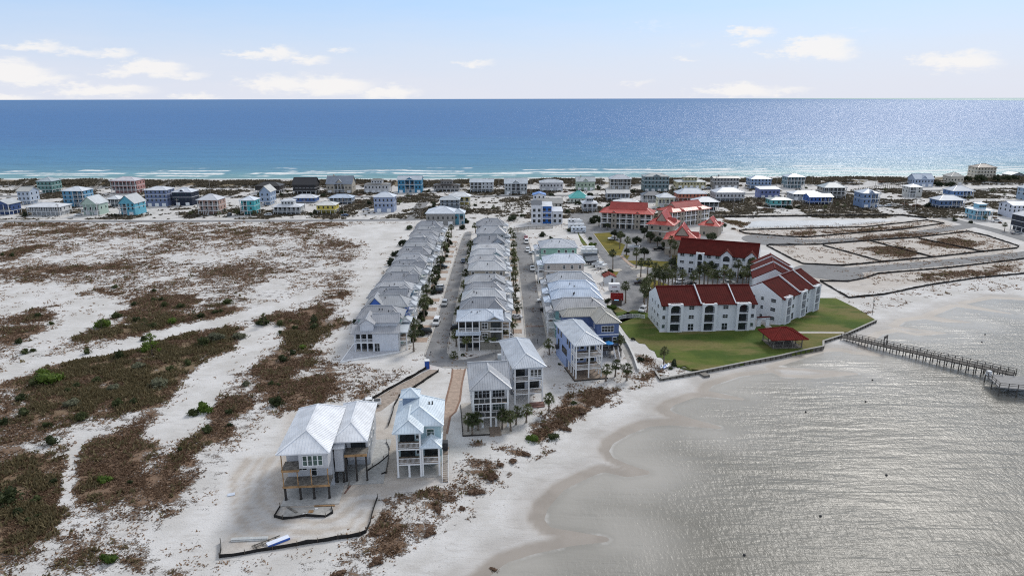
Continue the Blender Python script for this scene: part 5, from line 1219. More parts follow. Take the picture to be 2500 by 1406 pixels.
resort('small salmon roofed pool house with brick coloured wall', (1707,575), (1752,579), 9, 5.6, 3.6, 1, False, cross='gable')
# pool
sheet('pool_deck', [(1700,592),(1740,586),(1762,600),(1712,610)], PALE, 0.06, thick=0.1)
struct(sheet('pool_water', [(1707,594),(1724,591),(1732,600),(1712,605)], simple('pool_water', (0.20, 0.62, 0.75), 0.08, 0.5, 0, 0.05), 0.075))
sheet('pond', [(1797,546),(1850,539.5),(2000,538.5),(2150,536),(2178,540),(2050,553),(1900,556),(1815,556)], simple('pond_water', (0.56, 0.56, 0.55), 0.3, 0.15, 0, 0.08, 0.1), 0.02)  # whitish base colour stands in for the pale sky reflected in the pond

# ------------------------------------------------------------------ pavilion, sea wall, pier
P0 = G(1872,851)
r = thing('pavilion', 'open picnic pavilion with red hip roof beside the sea wall', 'pavilion', (*G(1887,852), 0), rad(4))
roof(r, 'hip', -0.4, 9.2, -0.4, 8.0, 2.9, 2.3, tile_roof('6C221E'), 1, oh=0.7)
for x in (0.2, 3.0, 5.8, 8.6):
    for y in (0.2, 7.4): column(r, x, y, 0.1, 2.9, 0.24, GREYWOOD, 'post')
for x in (0.2, 8.6): column(r, x, 3.8, 0.1, 2.9, 0.24, GREYWOOD, 'post')
railing(r, [(8.6,7.4),(8.6,0.2),(0.2,0.2),(0.2,7.4)], 0.2, 0, GREYWOOD); MB().box(-0.1, 8.9, -0.1, 7.7, -0.1, 0.2).build('floor', GREYWOOD, r)
for x in (2.2, 6.2):
    t_ = thing('picnic_table', 'timber picnic table under the '+('eastern' if x > 4 else 'western')+' half of the red pavilion', 'table', (0,0,0), 0, 'pavilion tables'); w_ = r.matrix_basis @ Vector((x, 3.6, 0.2)); t_.location = w_
    MB().box(-0.9, 0.9, -0.4, 0.4, 0.72, 0.78).build('tabletop', GREYWOOD, t_)
    for s in (-1, 1): MB().box(-0.9, 0.9, s*0.75-0.14, s*0.75+0.14, 0.42, 0.47).build('seat', GREYWOOD, t_); MB().bar((s*0.6,-0.75,0.0),(s*0.6,0.35,0.72),0.08).bar((s*0.6,0.75,0.0),(s*0.6,-0.35,0.72),0.08).build('leg', GREYWOOD, t_)
SEAWALL = simple('sea_wall_timber', (0.15, 0.14, 0.12), 0.85, 0.25, 0, 0.35, 0.8)
wallpts = GP([(2140,783),(2062,818),(2010,834),(2010,847),(1960,857),(1900,871),(1810,888),(1720,906),(1612,927),(1600,908)])
r = thing('sea_wall', 'long timber sea wall with pale cap between the lawn and the bay beach', 'sea wall')
for a, b in zip(wallpts[:-1], wallpts[1:]):
    MB().bar((a[0],a[1],-0.32),(b[0],b[1],-0.32),0.22,1.25).build('sheeting', SEAWALL, r)
    MB().bar((a[0],a[1],0.36),(b[0],b[1],0.36),0.55,0.13).build('cap', simple('wall_cap_timber', (0.34,0.33,0.31), 0.8), r)
    L = math.hypot(b[0]-a[0], b[1]-a[1]); n = max(1, int(L/1.8)); dx, dy = (b[0]-a[0])/L, (b[1]-a[1])/L
    me = cached('wallpost', lambda: MB().cyl((0,0,-1.1),(0,0,0.30),0.13,0.13,8).mesh('post', PILING))
    for i in range(n):
        f = (i+0.5)/n; sx_, sy_ = (dy, -dx) if dx > 0 else (-dy, dx)
        s_ = -1 if (sx_*0+sy_) > 0 else 1
        link('post', me, r, (a[0]+(b[0]-a[0])*f+sx_*0.24*s_, a[1]+(b[1]-a[1])*f+sy_*0.24*s_, 0))
r = thing('beach_steps', 'small timber steps from the sea wall down to the sand', 'steps', (*G(1713,908), -0.3), rad(20))
MB().box(-0.9, 0.9, -2.4, 0, 0.1, 0.28).build('ramp', GREYWOOD, r); MB().bar((-0.9,-2.4,-0.2),(-0.9,0,0.3),0.1,0.3).bar((0.9,-2.4,-0.2),(0.9,0,0.3),0.1,0.3).build('stringer', GREYWOOD, r)
PIERWOOD = simple('pier_timber', (0.135, 0.125, 0.115), 0.85, 0.25, 0, 0.35, 1.5)
r = thing('pier', 'long weathered timber pier with railings running out over the bay', 'pier')
pa = Vector((*G(2058,820,0.6), 0.55)); pb = Vector((*G(2478,913,1.6), 1.6)); dv = (pb-pa); Lp = dv.length; dn = dv.normalized(); sd = Vector((dn.y, -dn.x, 0)).normalized()
NP = 25; wd = 1.15
me_pl = cached('pierpile', lambda: MB().cyl((0,0,-3.6),(0,0,0.05),0.14,0.13,8).mesh('piling', PILING)); me_po = cached('pierpost', lambda: MB().box(-0.07,0.07,-0.07,0.07,0,1.15).mesh('railing_post', PILING))
for s in (-1, 1):
    for i in range(NP+1):
        q = pa+dv*(i/NP)+sd*(wd*s); link('piling', me_pl, r, q); link('railing_post', me_po, r, q)
    a = pa+sd*(wd*s); b = pb+sd*(wd*s)
    for h in (1.12, 0.6): MB().bar(a+Vector((0,0,h)), b+Vector((0,0,h)), 0.09, 0.12).build('rail', PIERWOOD, r)
    MB().bar(a-Vector((0,0,0.12)), b-Vector((0,0,0.12)), 0.12, 0.28).build('stringer', PILING, r)
NPL = 110; me_b = cached('pierboard', lambda: MB().box(-0.17, 0.17, -wd-0.1, wd+0.1, 0.03, 0.085).mesh('plank', PIERWOOD)); ang_ = math.atan2(dn.y, dn.x)
for i in range(NPL):
    o = link('plank', me_b, r, pa+dv*((i+0.5)/NPL)); o.rotation_euler = (0, -math.asin(dn.z), ang_)
for i in (10,): pass
g_ = pa+dv*0.275
MB().box(-1.25,1.25,-0.12,0.12,2.2,3.0).box(-1.25,-1.0,-0.12,0.12,0.1,2.3).box(1.0,1.25,-0.12,0.12,0.1,2.3).build('gateway', PIERWOOD, r, g_).rotation_euler = (0, 0, ang_+math.pi/2)
# pier head platform with low shelter roof
hd = thing('pier_platform', 'grey decked platform at the outer end of the pier', 'pier platform')
c0 = Vector((*G(2440,945,1.6), 1.6)); ex_ = Vector((1, -0.25, 0)).normalized(); ey_ = Vector((0.25, 1, 0)).normalized()
def hp(x, y, z): return c0+ex_*x+ey_*y+Vector((0,0,z))
def quadbox(pts, z0, z1, name, mat, root): return MB().prism([(v.x, v.y) for v in pts], z0, z1).build(name, mat, root)
quadbox([hp(0,0,0), hp(16,0,0), hp(16,9,0), hp(0,9,0)], 1.35, 1.6, 'deck', simple('grey_platform_deck', (0.20,0.20,0.205), 0.7), hd)
for x in (0.2, 4, 8, 12, 15.8):
    for y in (0.2, 4.5, 8.8): link('piling', me_pl, hd, hp(x, y, -0.2))
for a, b in (((0,0),(16,0)), ((0,0),(0,9)), ((0,9),(4,9))):
    for h in (0.6, 1.1): MB().bar(hp(*a,h), hp(*b,h), 0.09, 0.11).build('rail', PIERWOOD, hd)
    n = max(2, int(math.hypot(b[0]-a[0], b[1]-a[1])/2))
    for i in range(n+1): link('railing_post', me_po, hd, hp(a[0]+(b[0]-a[0])*i/n, a[1]+(b[1]-a[1])*i/n, 0))
bx_ = thing('pier_box', 'white box standing where the pier meets its outer platform', 'box', hp(0.6, 8.2, 0)); MB().box(-0.5,0.5,-0.4,0.4,0,1.0).build('body', WHITE, bx_); MB().box(-0.55,0.55,-0.45,0.45,1.0,1.1).build('lid', paint('C9CDD2'), bx_)
r = thing('lamp_post', 'single lamp post on the sand past the lawn corner', 'lamp post', (*G(2129,770), 0)); MB().cyl((0,0,0),(0,0,4.6),0.09,0.06).build('pole', DARKFRAME, r); MB().cyl((0,0,4.6),(0,0,5.1),0.16,0.28).build('lantern', simple('frosted_lamp', (0.6,0.6,0.58), 0.3), r); MB().cyl((0,0,5.1),(0,0,5.3),0.32,0.05).build('cap', DARKFRAME, r)
r = thing('lamp_post', 'dark street lamp beside the turning street and the tall white house', 'lamp post', (*G(1211,876), 0)); MB().cyl((0,0,0),(0,0,3.8),0.08,0.06).build('pole', DARKFRAME, r); MB().cyl((0,0,3.8),(0,0,4.3),0.14,0.26).build('lantern', DARKFRAME, r)
r = thing('utility_box', 'pale electrical cabinet beside the turning street', 'cabinet', (*G(1221,876), 0)); MB().box(-0.7,0.7,-0.5,0.5,0,1.4).build('body', paint('C8CFD4'), r); MB().box(-0.6,0.6,-0.52,-0.5,0.2,1.2).build('door', paint('B9C2C8'), r)
# retaining wall and walk beside the dark blue house
def run(name, label, cat, pts, w, z0, z1, mat, part='wall', capm=None):
    r = thing(name, label, cat); pts = GP(pts)
    for a, b in zip(pts[:-1], pts[1:]):
        MB().bar((*a,(z0+z1)/2), (*b,(z0+z1)/2), w, z1-z0).build(part, mat, r)
        if capm: MB().bar((*a,z1+0.05), (*b,z1+0.05), w+0.12, 0.1).build('cap', capm, r)
    return r
run('retaining_wall', 'white concrete retaining wall running beside the lawn to the bay beach', 'wall', [(1500,795),(1515,818),(1535,850),(1548,878),(1558,908)], 0.35, -0.6, 0.85, paint('C3C4C3', 0.8), 'wall', paint('CFCFCD', 0.8))
ribbon('path', [(1506,812),(1524,845),(1537,875),(1545,902)], 1.8, CONCRETE, 0.03)
def picket(label, pts, h, mat, sp=0.35, group=None):
    r = thing('fence', label, 'fence', group=group); pts = GP(pts)
    for a, b in zip(pts[:-1], pts[1:]):
        MB().bar((*a,h), (*b,h), 0.08, 0.1).bar((*a,0.2), (*b,0.2), 0.06, 0.1).build('rail', mat, r)
        L = math.hypot(b[0]-a[0], b[1]-a[1]); n = max(1, int(L/sp)); mb = MB()
        for i in range(n): f = (i+0.5)/n; x, y = a[0]+(b[0]-a[0])*f, a[1]+(b[1]-a[1])*f; mb.box(x-0.05,x+0.05,y-0.02,y+0.02,0.05,h)
        q = mb.build('pickets', mat, r); q['kind'] = 'stuff'
        n = max(1, int(L/2.2))
        for i in range(n+1): f = i/n; column(r, a[0]+(b[0]-a[0])*f, a[1]+(b[1]-a[1])*f, 0, h+0.1, 0.14, mat, 'post')
picket('white picket fence between the car park and the main lawn', [(1505,782),(1528,777),(1560,776),(1573,778)], 1.3, WHITE, 0.25)
picket('long weathered board fence behind the second street head', [(1244,566),(1290,560),(1350,558)], 1.6, GREYWOOD, 0.2)
picket('low white rail fence along the pond', [(1830,557),(1950,556),(2050,553),(2160,543)], 0.9, PALE, 1.2)
picket('pale rail fence along the narrow road above the pond', [(1730,528),(1900,526.5),(2100,525),(2210,524)], 0.9, PALE, 1.2)

# ------------------------------------------------------------------ black silt fences
def silt(label, pts, h=0.8, z=0.0):
    r = thing('silt_fence', label, 'silt fence', group='black silt fences'); w = GP(pts); dens_ = []
    for a, b in zip(w[:-1], w[1:]):
        n = max(1, int(math.hypot(b[0]-a[0], b[1]-a[1])/1.6))
        for i in range(n): f = i/n; dens_.append((a[0]+(b[0]-a[0])*f, a[1]+(b[1]-a[1])*f))
    dens_.append(w[-1]); mb = MB(); prev = None
    for i, (x, y) in enumerate(dens_):
        x += random.uniform(-.10, .10); y += random.uniform(-.10, .10); hh = h*random.uniform(0.72, 1.05)
        cur = [(x, y-0.05, z-0.12), (x, y+0.05, z-0.12), (x+random.uniform(-.08,.08), y+0.05+random.uniform(-.1,.1), z+hh), (x, y-0.05, z+hh-0.02)]
        o = len(mb.v); mb.v += cur
        if prev is not None: mb.f += [(prev, o, o+3, prev+3), (prev+1, prev+2, o+2, o+1), (prev+3, o+3, o+2, prev+2)]
        if i % 2 == 0: link('stake', cached('stake', lambda: MB().box(-0.04,0.04,-0.04,0.04,-0.1,1.0).mesh('stake', STAKE)), r, (x, y-0.09, z))
        prev = o
    mb.build('fabric', FABRIC, r)
    return r
silt('black silt fence along the bay side of the building site', [(541,1323),(537,1362),(600,1352),(700,1335),(800,1320),(880,1308),(893,1300),(905,1275),(915,1235),(921,1215)], 0.75)
silt('crumpled black silt fence around the new pool slab', [(683,1238),(670,1262),(690,1268),(745,1260),(795,1262),(815,1252),(808,1240)], 0.55)
silt('black silt fence on the scrub side of the gravel track', [(1040,901),(1015,917),(960,946),(905,978),(885,992)], 0.9)
silt('black silt fence on the house side of the gravel track', [(1070,908),(1015,945),(975,970),(963,992),(955,1020),(948,1042)], 0.8)
silt('tangled black silt fence lying beside the unfinished house', [(944,1080),(952,1098),(948,1112),(925,1132),(897,1151)], 0.45)
silt('loose black silt fence heap between the two bayfront houses', [(950,1105),(948,1130),(944,1155),(930,1158)], 0.4)
silt('black silt fence around the sandy lot next to the bay shore', [(2560,625),(2500,633),(2322,654),(2145,669),(2109,680.6),(2071,688),(2001,687),(2072,728),(2157,720),(2263,698),(2382,680),(2500,669),(2560,662)], 0.75)
silt('black silt fence around the block of four sandy lots', [(1871,600.6),(1878,598.6),(1997,598),(2115,589),(2234,581),(2364,566),(2411,577),(2488,602),(2482,607),(2411,614),(2278,629),(2157,640),(2056,649.5),(1961,645),(1932,633),(1871,600.6)], 0.8)
silt('dividing silt fence between lots, closest to the condominiums', [(2009,600),(2154,640)], 0.75)
silt('dividing silt fence in the middle of the four lots', [(2124,589),(2278,629)], 0.75)
silt('dividing silt fence between lots, closest to the road junction', [(2242.5,583),(2402,616)], 0.75)
silt('black silt fence around the narrow lot beside the pond', [(1804,564.5),(1820,562),(1967,559),(2115,555),(2263,538.5),(2305,546),(2204,561),(2056,572.5),(1967,580.5),(1914,578),(1819,571),(1804,564.5)], 0.8)
silt('dark silt fence on the beach road side of the pond', [(1765,531),(1900,529.5),(2100,527.5),(2204,527),(2262,534)], 1.1)

# ------------------------------------------------------------------ building materials on the site
def pile(label, loc, rz, n, w, l, h, mat, name='pipe_stack', cat='pipes'):
    r = thing(name, label, cat, loc, rz)
    for i in range(n):
        for k in range(2 if i < n-1 else 1): MB().cyl(((i+.5*k)*w, random.uniform(-.15,.15), w*(.5+.87*k)), ((i+.5*k)*w, l, w*(.5+.87*k)), w*.46, None, 10).build('pipe', mat, r)
pile('stack of white plastic pipes on the sand of the building site', (*G(568,1316), 0.0), rad(-86), 4, 0.22, 5.8, 0.3, paint('D5D6D4'))
r = thing('lumber_pack', 'blue wrapped lumber pack beside the silt fence', 'lumber', (*G(655,1337), 0), rad(38)); MB().box(0,3.6,0,1.0,0.02,0.42).build('bundle', paint('DDE4F2'), r); MB().box(-0.02,3.62,-0.03,0.0,0.02,0.36).box(3.6,3.63,0,1.0,0.02,0.36).build('wrap', paint('3F6FD0'), r)
r = thing('timber_rack', 'low timber rack lying next to the blue lumber pack', 'lumber', (*G(617,1340), 0), rad(36)); MB().bar((0,0,0.2),(4.6,0,0.3),0.14).bar((0,0.6,0.2),(4.6,0.6,0.3),0.14).build('rail', GREYWOOD, r)
for i in range(4): MB().bar((0.6+i*1.1,-0.3,0.1),(0.6+i*1.1,1.0,0.1),0.1).build('bearer', GREYWOOD, r)
r = thing('pool_slab', 'unfinished pool slab with boards and debris in front of the unfinished house', 'slab', (*G(690,1262), 0), rad(3)); MB().box(0,8.2,0,2.7,-0.05,0.10).build('slab', CONCRETE, r); MB().box(4.8,8.4,2.75,3.0,0,0.25).build('form_board', WOOD, r); MB().bar((0.0,2.9,0.25),(2.2,1.0,0.2),0.35,0.12).build('plank', GREYWOOD, r); MB().box(4.2,5.0,0.9,1.6,0.1,0.2).build('plywood', WOOD, r); MB().box(3.3,4.0,0.3,0.7,0.1,0.2).box(5.1,5.6,1.9,2.2,0.1,0.2).build('sheet', WHITE, r)
r = thing('board', 'pale sheet of board lying on the scrub edge', 'board', (*G(555,1212), 0.05), rad(20)); MB().box(0,1.3,0,0.9,0,0.06).build('panel', paint('C9D2E0'), r)
for i, (q, rz) in enumerate((((843,1205),80),((850,1195),95))):
    r = thing('timber_offcut', ('reddish' if i == 0 else 'grey')+' length of timber lying on the sand beside the unfinished house', 'timber', (*G(*q), 0.02), rad(rz)); MB().box(0,2.6,0,0.22,0,0.16).build('beam', simple('red_timber', (0.20,0.11,0.09), 0.8) if i == 0 else GREYWOOD, r)
r = thing('portable_toilet', 'blue and red portable toilet at the head of the gravel track', 'toilet', (*G(1043,899), 0), rad(14))
MB().box(-0.6,0.55,-0.6,0.6,0.05,2.2).build('cabin', paint('2C55A8'), r); MB().box(0.57,0.62,-0.55,0.55,0.1,2.15).build('door', paint('C03A34'), r); MB().box(-0.65,0.67,-0.65,0.65,2.2,2.4).build('roof', paint('E4E7EA'), r)
for i, (q, c, rz) in enumerate((((1615,896),'E3E8EE',70),((1624,896),'7E9DDC',62),((1630,893),'DDE3EC',66),((1620,915),'E6E6E2',-10))):
    r = thing('kayak', ['white kayak lying on the grass by the lone palm','pale blue kayak between two white ones','slim white kayak next to the dark bush','white board lying by the corner of the sea wall'][i], 'kayak', (*G(*q), 0.14), rad(rz), 'kayaks by the sea wall')
    mb = MB(); n = 10; ring = []
    for k in range(n+1):
        x = -1.6+3.2*k/n; w = 0.40*math.sqrt(max(0.0, 1-(x/1.6)**2))+0.01
        ring.append([(x,-w,0.16),(x,-w*0.6,0.0),(x,w*0.6,0.0),(x,w,0.16),(x,0,0.24)])
    for a in ring: mb.v += a
    for k in range(n):
        for j in range(5): mb.f.append((k*5+j, k*5+(j+1)%5, (k+1)*5+(j+1)%5, (k+1)*5+j))
    mb.build('hull', paint(c, 0.3), r); MB().box(-0.35,0.35,-0.16,0.16,0.15,0.25).build('cockpit', DARKFRAME, r)
for i, q in enumerate(((1967,1006),(2130,928),(2113,981),(2164,1160),(2003,1260),(1817,1355),(2405,817),(2397,836))):
    r = thing('float', ordn(i)+' small dark crab-trap float on the bay, counted outward from the sand spits', 'float', (*G(*q, WL), WL), 0, 'floats on the bay')
    MB().cyl((0,0,-0.15),(0,0,0.22),0.26,0.20,10).cyl((0,0,0.22),(0,0,0.32),0.2,0.08,10).build('buoy', DARKFRAME, r)

# ------------------------------------------------------------------ plants
def palm_meshes(seed, h, tall):
    R = random.Random(seed); mb = MB(); n = 5; lean = (R.uniform(-.25,.25), R.uniform(-.25,.25)); prev = None
    pts = [(lean[0]*(i/n)**2, lean[1]*(i/n)**2, h*i/n-0.1*(i == 0)) for i in range(n+1)]
    for i, (a, b) in enumerate(zip(pts[:-1], pts[1:])):
        r0 = 0.19 if i else 0.26; mb.cyl(a, b, r0*(1-0.06*i)*1.0, (0.19*(1-0.06*(i+1))), 8)
    tr = mb.mesh('trunk', TRUNK)
    top = Vector(pts[-1]); cr = MB(); dry = MB()
    def frond(out, elev, azm, ln, droop):
        d = Vector((math.cos(azm)*math.cos(elev), math.sin(azm)*math.cos(elev), math.sin(elev))); sd = Vector((-math.sin(azm), math.cos(azm), 0))
        a = top; b = top+d*ln*0.5+Vector((0,0,-droop*0.12*ln)); up = sd.cross(d)
        out.add([a-sd*0.03, a+sd*0.03, b+sd*0.025, b-sd*0.025], [(0,1,2,3)])
        k = 9
        for j in range(k):
            f = (j/(k-1)-0.5)*2; aa = f*1.25
            dirv = (d*math.cos(aa)+sd*math.sin(aa)).normalized(); ll = ln*0.62*(1-0.35*abs(f))
            t1 = b+dirv*ll*0.6+Vector((0,0,-droop*0.10*ln*abs(f))); t2 = b+dirv*ll+Vector((0,0,-droop*0.38*ln*(0.5+abs(f)*0.6)))
            wv = dirv.cross(Vector((0,0,1))); wv = wv.normalized()*0.085 if wv.length > 0.01 else sd*0.085
            out.add([b, t1-wv, t2, t1+wv], [(0,1,2,3)])
    for i in range(26 if tall else 20):
        f = i/(25 if tall else 19); frond(cr, rad(78-105*f+R.uniform(-8,8)), i*2.4+R.uniform(-.3,.3), R.uniform(1.3,1.75)*(0.8+0.25*f), 0.5+0.9*f)
    for i in range(6): frond(dry, rad(-52+R.uniform(-14,8)), i*1.05+R.uniform(-.3,.3), R.uniform(0.9,1.2), 1.2)
    return tr, cr.mesh('crown', PALM_LEAF), dry.mesh('dry_fronds', PALM_DRY)
PALMS = {}
def palm(label, px, h, group, s=1.0, z=0.0, world=None):
    key = (round(h*2)/2, random.randint(0, 2)); 
    if key not in PALMS: PALMS[key] = palm_meshes(hash(key) % 9999, key[0], key[0] > 3)
    x, y = world or G(*px)
    r = thing('palm_tree', label, 'palm', (x, y, z), random.uniform(0, 6.28), group)
    if s != 1.0: r.scale = (s, s, s)
    link('trunk', PALMS[key][0], r); link('crown', PALMS[key][1], r); link('dry_fronds', PALMS[key][2], r)
    return r
def palms(fmt, pts, h, group, s=1.0, z=0.0):
    for i, q in enumerate(pts):
        hh = q[2] if len(q) > 2 else h
        palm(fmt.format(ordn(i)), q[:2], hh*random.uniform(0.92, 1.1), group, s, z)
palms('{} palm in the trio planted before the white house with glass balconies', [(1143,1053),(1153,1062),(1168,1051)], 3.2, 'bayfront palms', 1.1)
palms('{} palm from the porch steps in the clump beside the white bayfront houses', [(1226,1048),(1247,1052),(1260,1036),(1285,1031),(1340,1006)], 3.4, 'bayfront palms', 1.1)
palms('{} palm on the sand beyond the cornflower blue house, counted from its deck', [(1479,931),(1502,919),(1530,928)], 3.0, 'bayfront palms', 1.2)
palm('palm between the street end and the cornflower blue house', (1341,866), 3.0, 'bayfront palms', 1.2)
palms('{} palm in front of the taupe house at the head of the middle row', [(1114,846),(1140,857),(1188,852),(1204,850),(1231,836)], 3.6, 'palms by the middle row', 1.2)
palm('short broken palm on the sandy kerb corner by the taupe house', (1109,873), 0.9, 'palms by the middle row')
palms('{} palm from the bay beside the field row houses along the street', [(1010,858),(1012,828),(1036,782),(1040,770),(1044,738),(1058,712),(1066,688),(1076,662),(1087,628),(1096,598),(1102,578)], 4.0, 'palms along the field row', 1.35)
palms('{} palm from the bay on the kerb between the first street and the middle row', [(1118,790),(1128,758),(1134,722),(1139,692),(1143,657),(1147,636),(1150,617),(1161,570)], 3.4, 'palms by the middle row', 1.3)
palms('{} palm from the bay on the kerb between the middle row and the second street', [(1253,815),(1262,772),(1254,752),(1258,727),(1254,698),(1259,690),(1254,670),(1257,655),(1253,640),(1256,632),(1254,617),(1252,596),(1247,580)], 3.2, 'palms by the middle row', 1.3)
palms('{} palm from the bay in the sandy front yards across the second street', [(1345,792),(1338,747),(1337,718),(1330,640)], 3.4, 'palms by the second street', 1.25)
palms('{} tall palm counted from the drive around the condominium car park', [(1496,658),(1529,623),(1553,655),(1513,608),(1564,677),(1580,677),(1527,740),(1599,695),(1611,700),(1624,690),(1648,695),(1664,708)], 5.2, 'car park palms', 1.35)
palms('{} palm in the clump behind the white condominium facing the lawn', [(1572,738),(1578,728),(1585,722),(1596,716),(1606,716),(1618,714),(1630,716),(1640,712),(1580,762),(1573,752)], 5.0, 'court palms', 1.42)
palms('{} palm in the palm court between the white condominiums', [(1690,720),(1707,700),(1718,700),(1727,704),(1738,716),(1749,717),(1765,700),(1780,716),(1800,690),(1812,702),(1819,714),(1827,700),(1856,696),(1875,692),(1835,684)], 5.4, 'court palms', 1.42)
palms('{} palm against the dormered condominium', [(1635,628),(1645,640),(1672,650),(1687,652),(1725,662),(1742,664),(1769,669),(1800,669),(1815,673)], 5.6, 'court palms', 1.42)
palm('lone palm standing on the lawn above the kayaks', (1620,887), 4.2, 'lawn palms')
palms('{} slender palm between the dark blue house and the retaining wall', [(1508,862),(1513,858)], 4.2, 'bayfront palms')
palms('{} roadside palm near the beach, counted from the salmon porch house', [(466,530,3),(473,526,3),(536,531,3),(548,524,3),(574,527,3),(579,527,3),(619,527,2.6),(624,527,2.6),(1204,519,4),(1140,520,3),(1146,512,3),(995,485,3),(975,500,2.5),(1505,480,4),(1640,470,4),(1690,472,3.5)], 3.0, 'palms near the beach')
palms('{} palm among the houses near the diagonal road, counted from the royal blue house', [(2013,516,3),(2043,508,3),(2059,512,3),(2362,525,3),(2405,540,3),(2452,565,4),(2418,484,6),(2423,484,6),(2450,484,3),(2365,490,3),(2160,470,3),(1996,480,3)], 3.0, 'palms near the diagonal road')

def leaf_cloud(mb, R, c, rad3, n, size):
    for _ in range(n):
        u = Vector((R.gauss(0,1), R.gauss(0,1), R.gauss(0,1))).normalized(); rr = R.uniform(0.55, 1.0)
        p = Vector((c[0]+u.x*rad3[0]*rr, c[1]+u.y*rad3[1]*rr, c[2]+u.z*rad3[2]*rr))
        a = Vector((R.gauss(0,1), R.gauss(0,1), R.gauss(0,1))).normalized(); b = (u*0.8+Vector((R.gauss(0,1), R.gauss(0,1), R.gauss(0,1)))*0.5).cross(a)
        if b.length < 0.1: continue
        b = b.normalized(); s = size*R.uniform(0.6, 1.4)
        mb.add([p-a*s*0.5, p+b*s*0.32, p+a*s*0.5, p-b*s*0.32], [(0,1,2,3)])
def core(mb, c, r3, R):
    n, k = 7, 5; rows = []
    for i in range(k+1):
        ph = math.pi*i/k
        for j in range(n):
            th = 2*math.pi*j/n; q = R.uniform(0.8, 1.1)
            mb.v.append((c[0]+r3[0]*q*math.sin(ph)*math.cos(th), c[1]+r3[1]*q*math.sin(ph)*math.sin(th), c[2]+r3[2]*q*math.cos(ph)))
    o = len(mb.v)-n*(k+1)
    for i in range(k):
        for j in range(n): mb.f.append((o+i*n+j, o+(i+1)*n+j, o+(i+1)*n+(j+1)%n, o+i*n+(j+1)%n))
def shrub_mesh(seed, mat, flat=0.6, n=420):
    R = random.Random(seed); mb = MB(); k = R.randint(5, 8)
    for i in range(k):
        a = R.uniform(0, 6.28); d = R.uniform(0.0, 0.62); c = (math.cos(a)*d, math.sin(a)*d*0.85, R.uniform(0.22, 0.6)*flat*1.2); r = R.uniform(0.28, 0.5); r3 = (r, r, r*flat*1.15)
        core(mb, c, tuple(v*0.72 for v in r3), R); leaf_cloud(mb, R, c, r3, n//k, 0.17)
    leaf_cloud(mb, R, (0, 0, 0.25*flat), (1.0, 0.9, 0.35*flat), n//6, 0.16)
    return mb.mesh('shrub', mat)
SH = {k: [shrub_mesh(i+s, m, f) for i in range(3)] for k, m, f, s in (('d', SHRUB_LEAF, 0.75, 1), ('p', PALE_LEAF, 0.6, 20), ('b', BRIGHT_LEAF, 0.75, 40), ('n', BROWN_LEAF, 0.45, 60), ('o', OAK_LEAF, 0.8, 80))}
SWORD = {'d': 'dark green', 'p': 'grey green', 'b': 'bright green', 'n': 'dry brown', 'o': 'blackish green'}
def shrub(label, px, r, kind, group, hz=None):
    x, y = G(*px); o = link('shrub', random.choice(SH[kind]), None, (x, y, ground_z(x, y)-0.05), random.uniform(0, 6.28))
    k = r; o.scale = (k*random.uniform(.9,1.15), k*random.uniform(.85,1.1), (hz or k)*random.uniform(.9,1.1))
    return tag(o, label, 'shrub', group)
FIELD_SH = [(30,1222,2.6,'d'),(90,1224,1.3,'d'),(45,1253,1.4,'d'),(95,1263,.8,'d'),(70,1272,.9,'d'),(128,1184,1.0,'d'),(255,1174,1.3,'b'),(318,1180,.8,'d'),(265,1370,1.4,'b'),(508,1050,1.5,'d'),(440,1098,.8,'d'),(118,930,3.4,'b'),(95,938,2.2,'d'),
 (238,930,1.6,'d'),(56,975,1.6,'d'),(188,945,1.3,'d'),(165,957,1.2,'d'),(290,990,1.8,'d'),(328,985,1.3,'d'),(275,952,1.7,'p'),(385,945,2.6,'p'),(340,900,2.0,'p'),(200,1025,1.9,'d'),(115,1043,1.4,'d'),(125,1082,1.8,'d'),(15,1035,1.5,'d'),(60,1012,1.8,'d'),(180,990,2.0,'p'),(500,1005,2.2,'b'),(470,1012,1.6,'d'),(563,1010,1.2,'d'),(560,1040,1.0,'d'),(460,890,1.6,'d'),(530,830,3.0,'p'),(500,845,2.6,'d'),(585,825,2.4,'p'),(292,878,2.2,'d'),(215,862,1.6,'d'),
 (250,800,2.6,'b'),(283,775,2.2,'d'),(330,785,1.8,'d'),(375,800,1.9,'d'),(352,830,1.6,'d'),(360,855,2.6,'b'),(375,735,1.5,'d'),(395,735,1.4,'d'),(400,750,1.8,'d'),(422,790,1.6,'b'),(440,752,1.8,'d'),(328,745,1.4,'d'),(490,775,1.8,'d'),(525,765,1.4,'d'),(555,742,2.0,'d'),(540,762,1.2,'d'),(95,775,1.4,'d'),(125,792,1.2,'d'),(48,838,1.6,'d'),(65,862,1.6,'d'),(80,858,1.2,'d'),(282,703,1.5,'d'),(376,712,1.3,'d'),(30,626,1.8,'d'),(6,624,1.4,'d'),
 (645,792,2.6,'d'),(682,795,1.7,'d'),(768,803,2.1,'d'),(764,790,1.8,'d'),(718,805,1.3,'d'),(685,815,1.0,'d'),(710,785,.9,'d'),(715,865,1.4,'d'),(690,880,1.8,'d'),(737,852,1.2,'b'),(680,990,2.2,'d'),(663,938,1.1,'d'),(680,940,.8,'d'),(510,1055,1.1,'d'),(600,940,1.4,'p'),(420,905,1.5,'d')]
FIELD_SH.sort(key=lambda q: q[0])
for i, (a, b, r_, k) in enumerate(FIELD_SH): shrub(SWORD[k]+' shrub in the scrub field, '+ordn(i)+' counted from the left edge of the photo', (a, b), r_*1.25, k, 'shrubs in the scrub field')
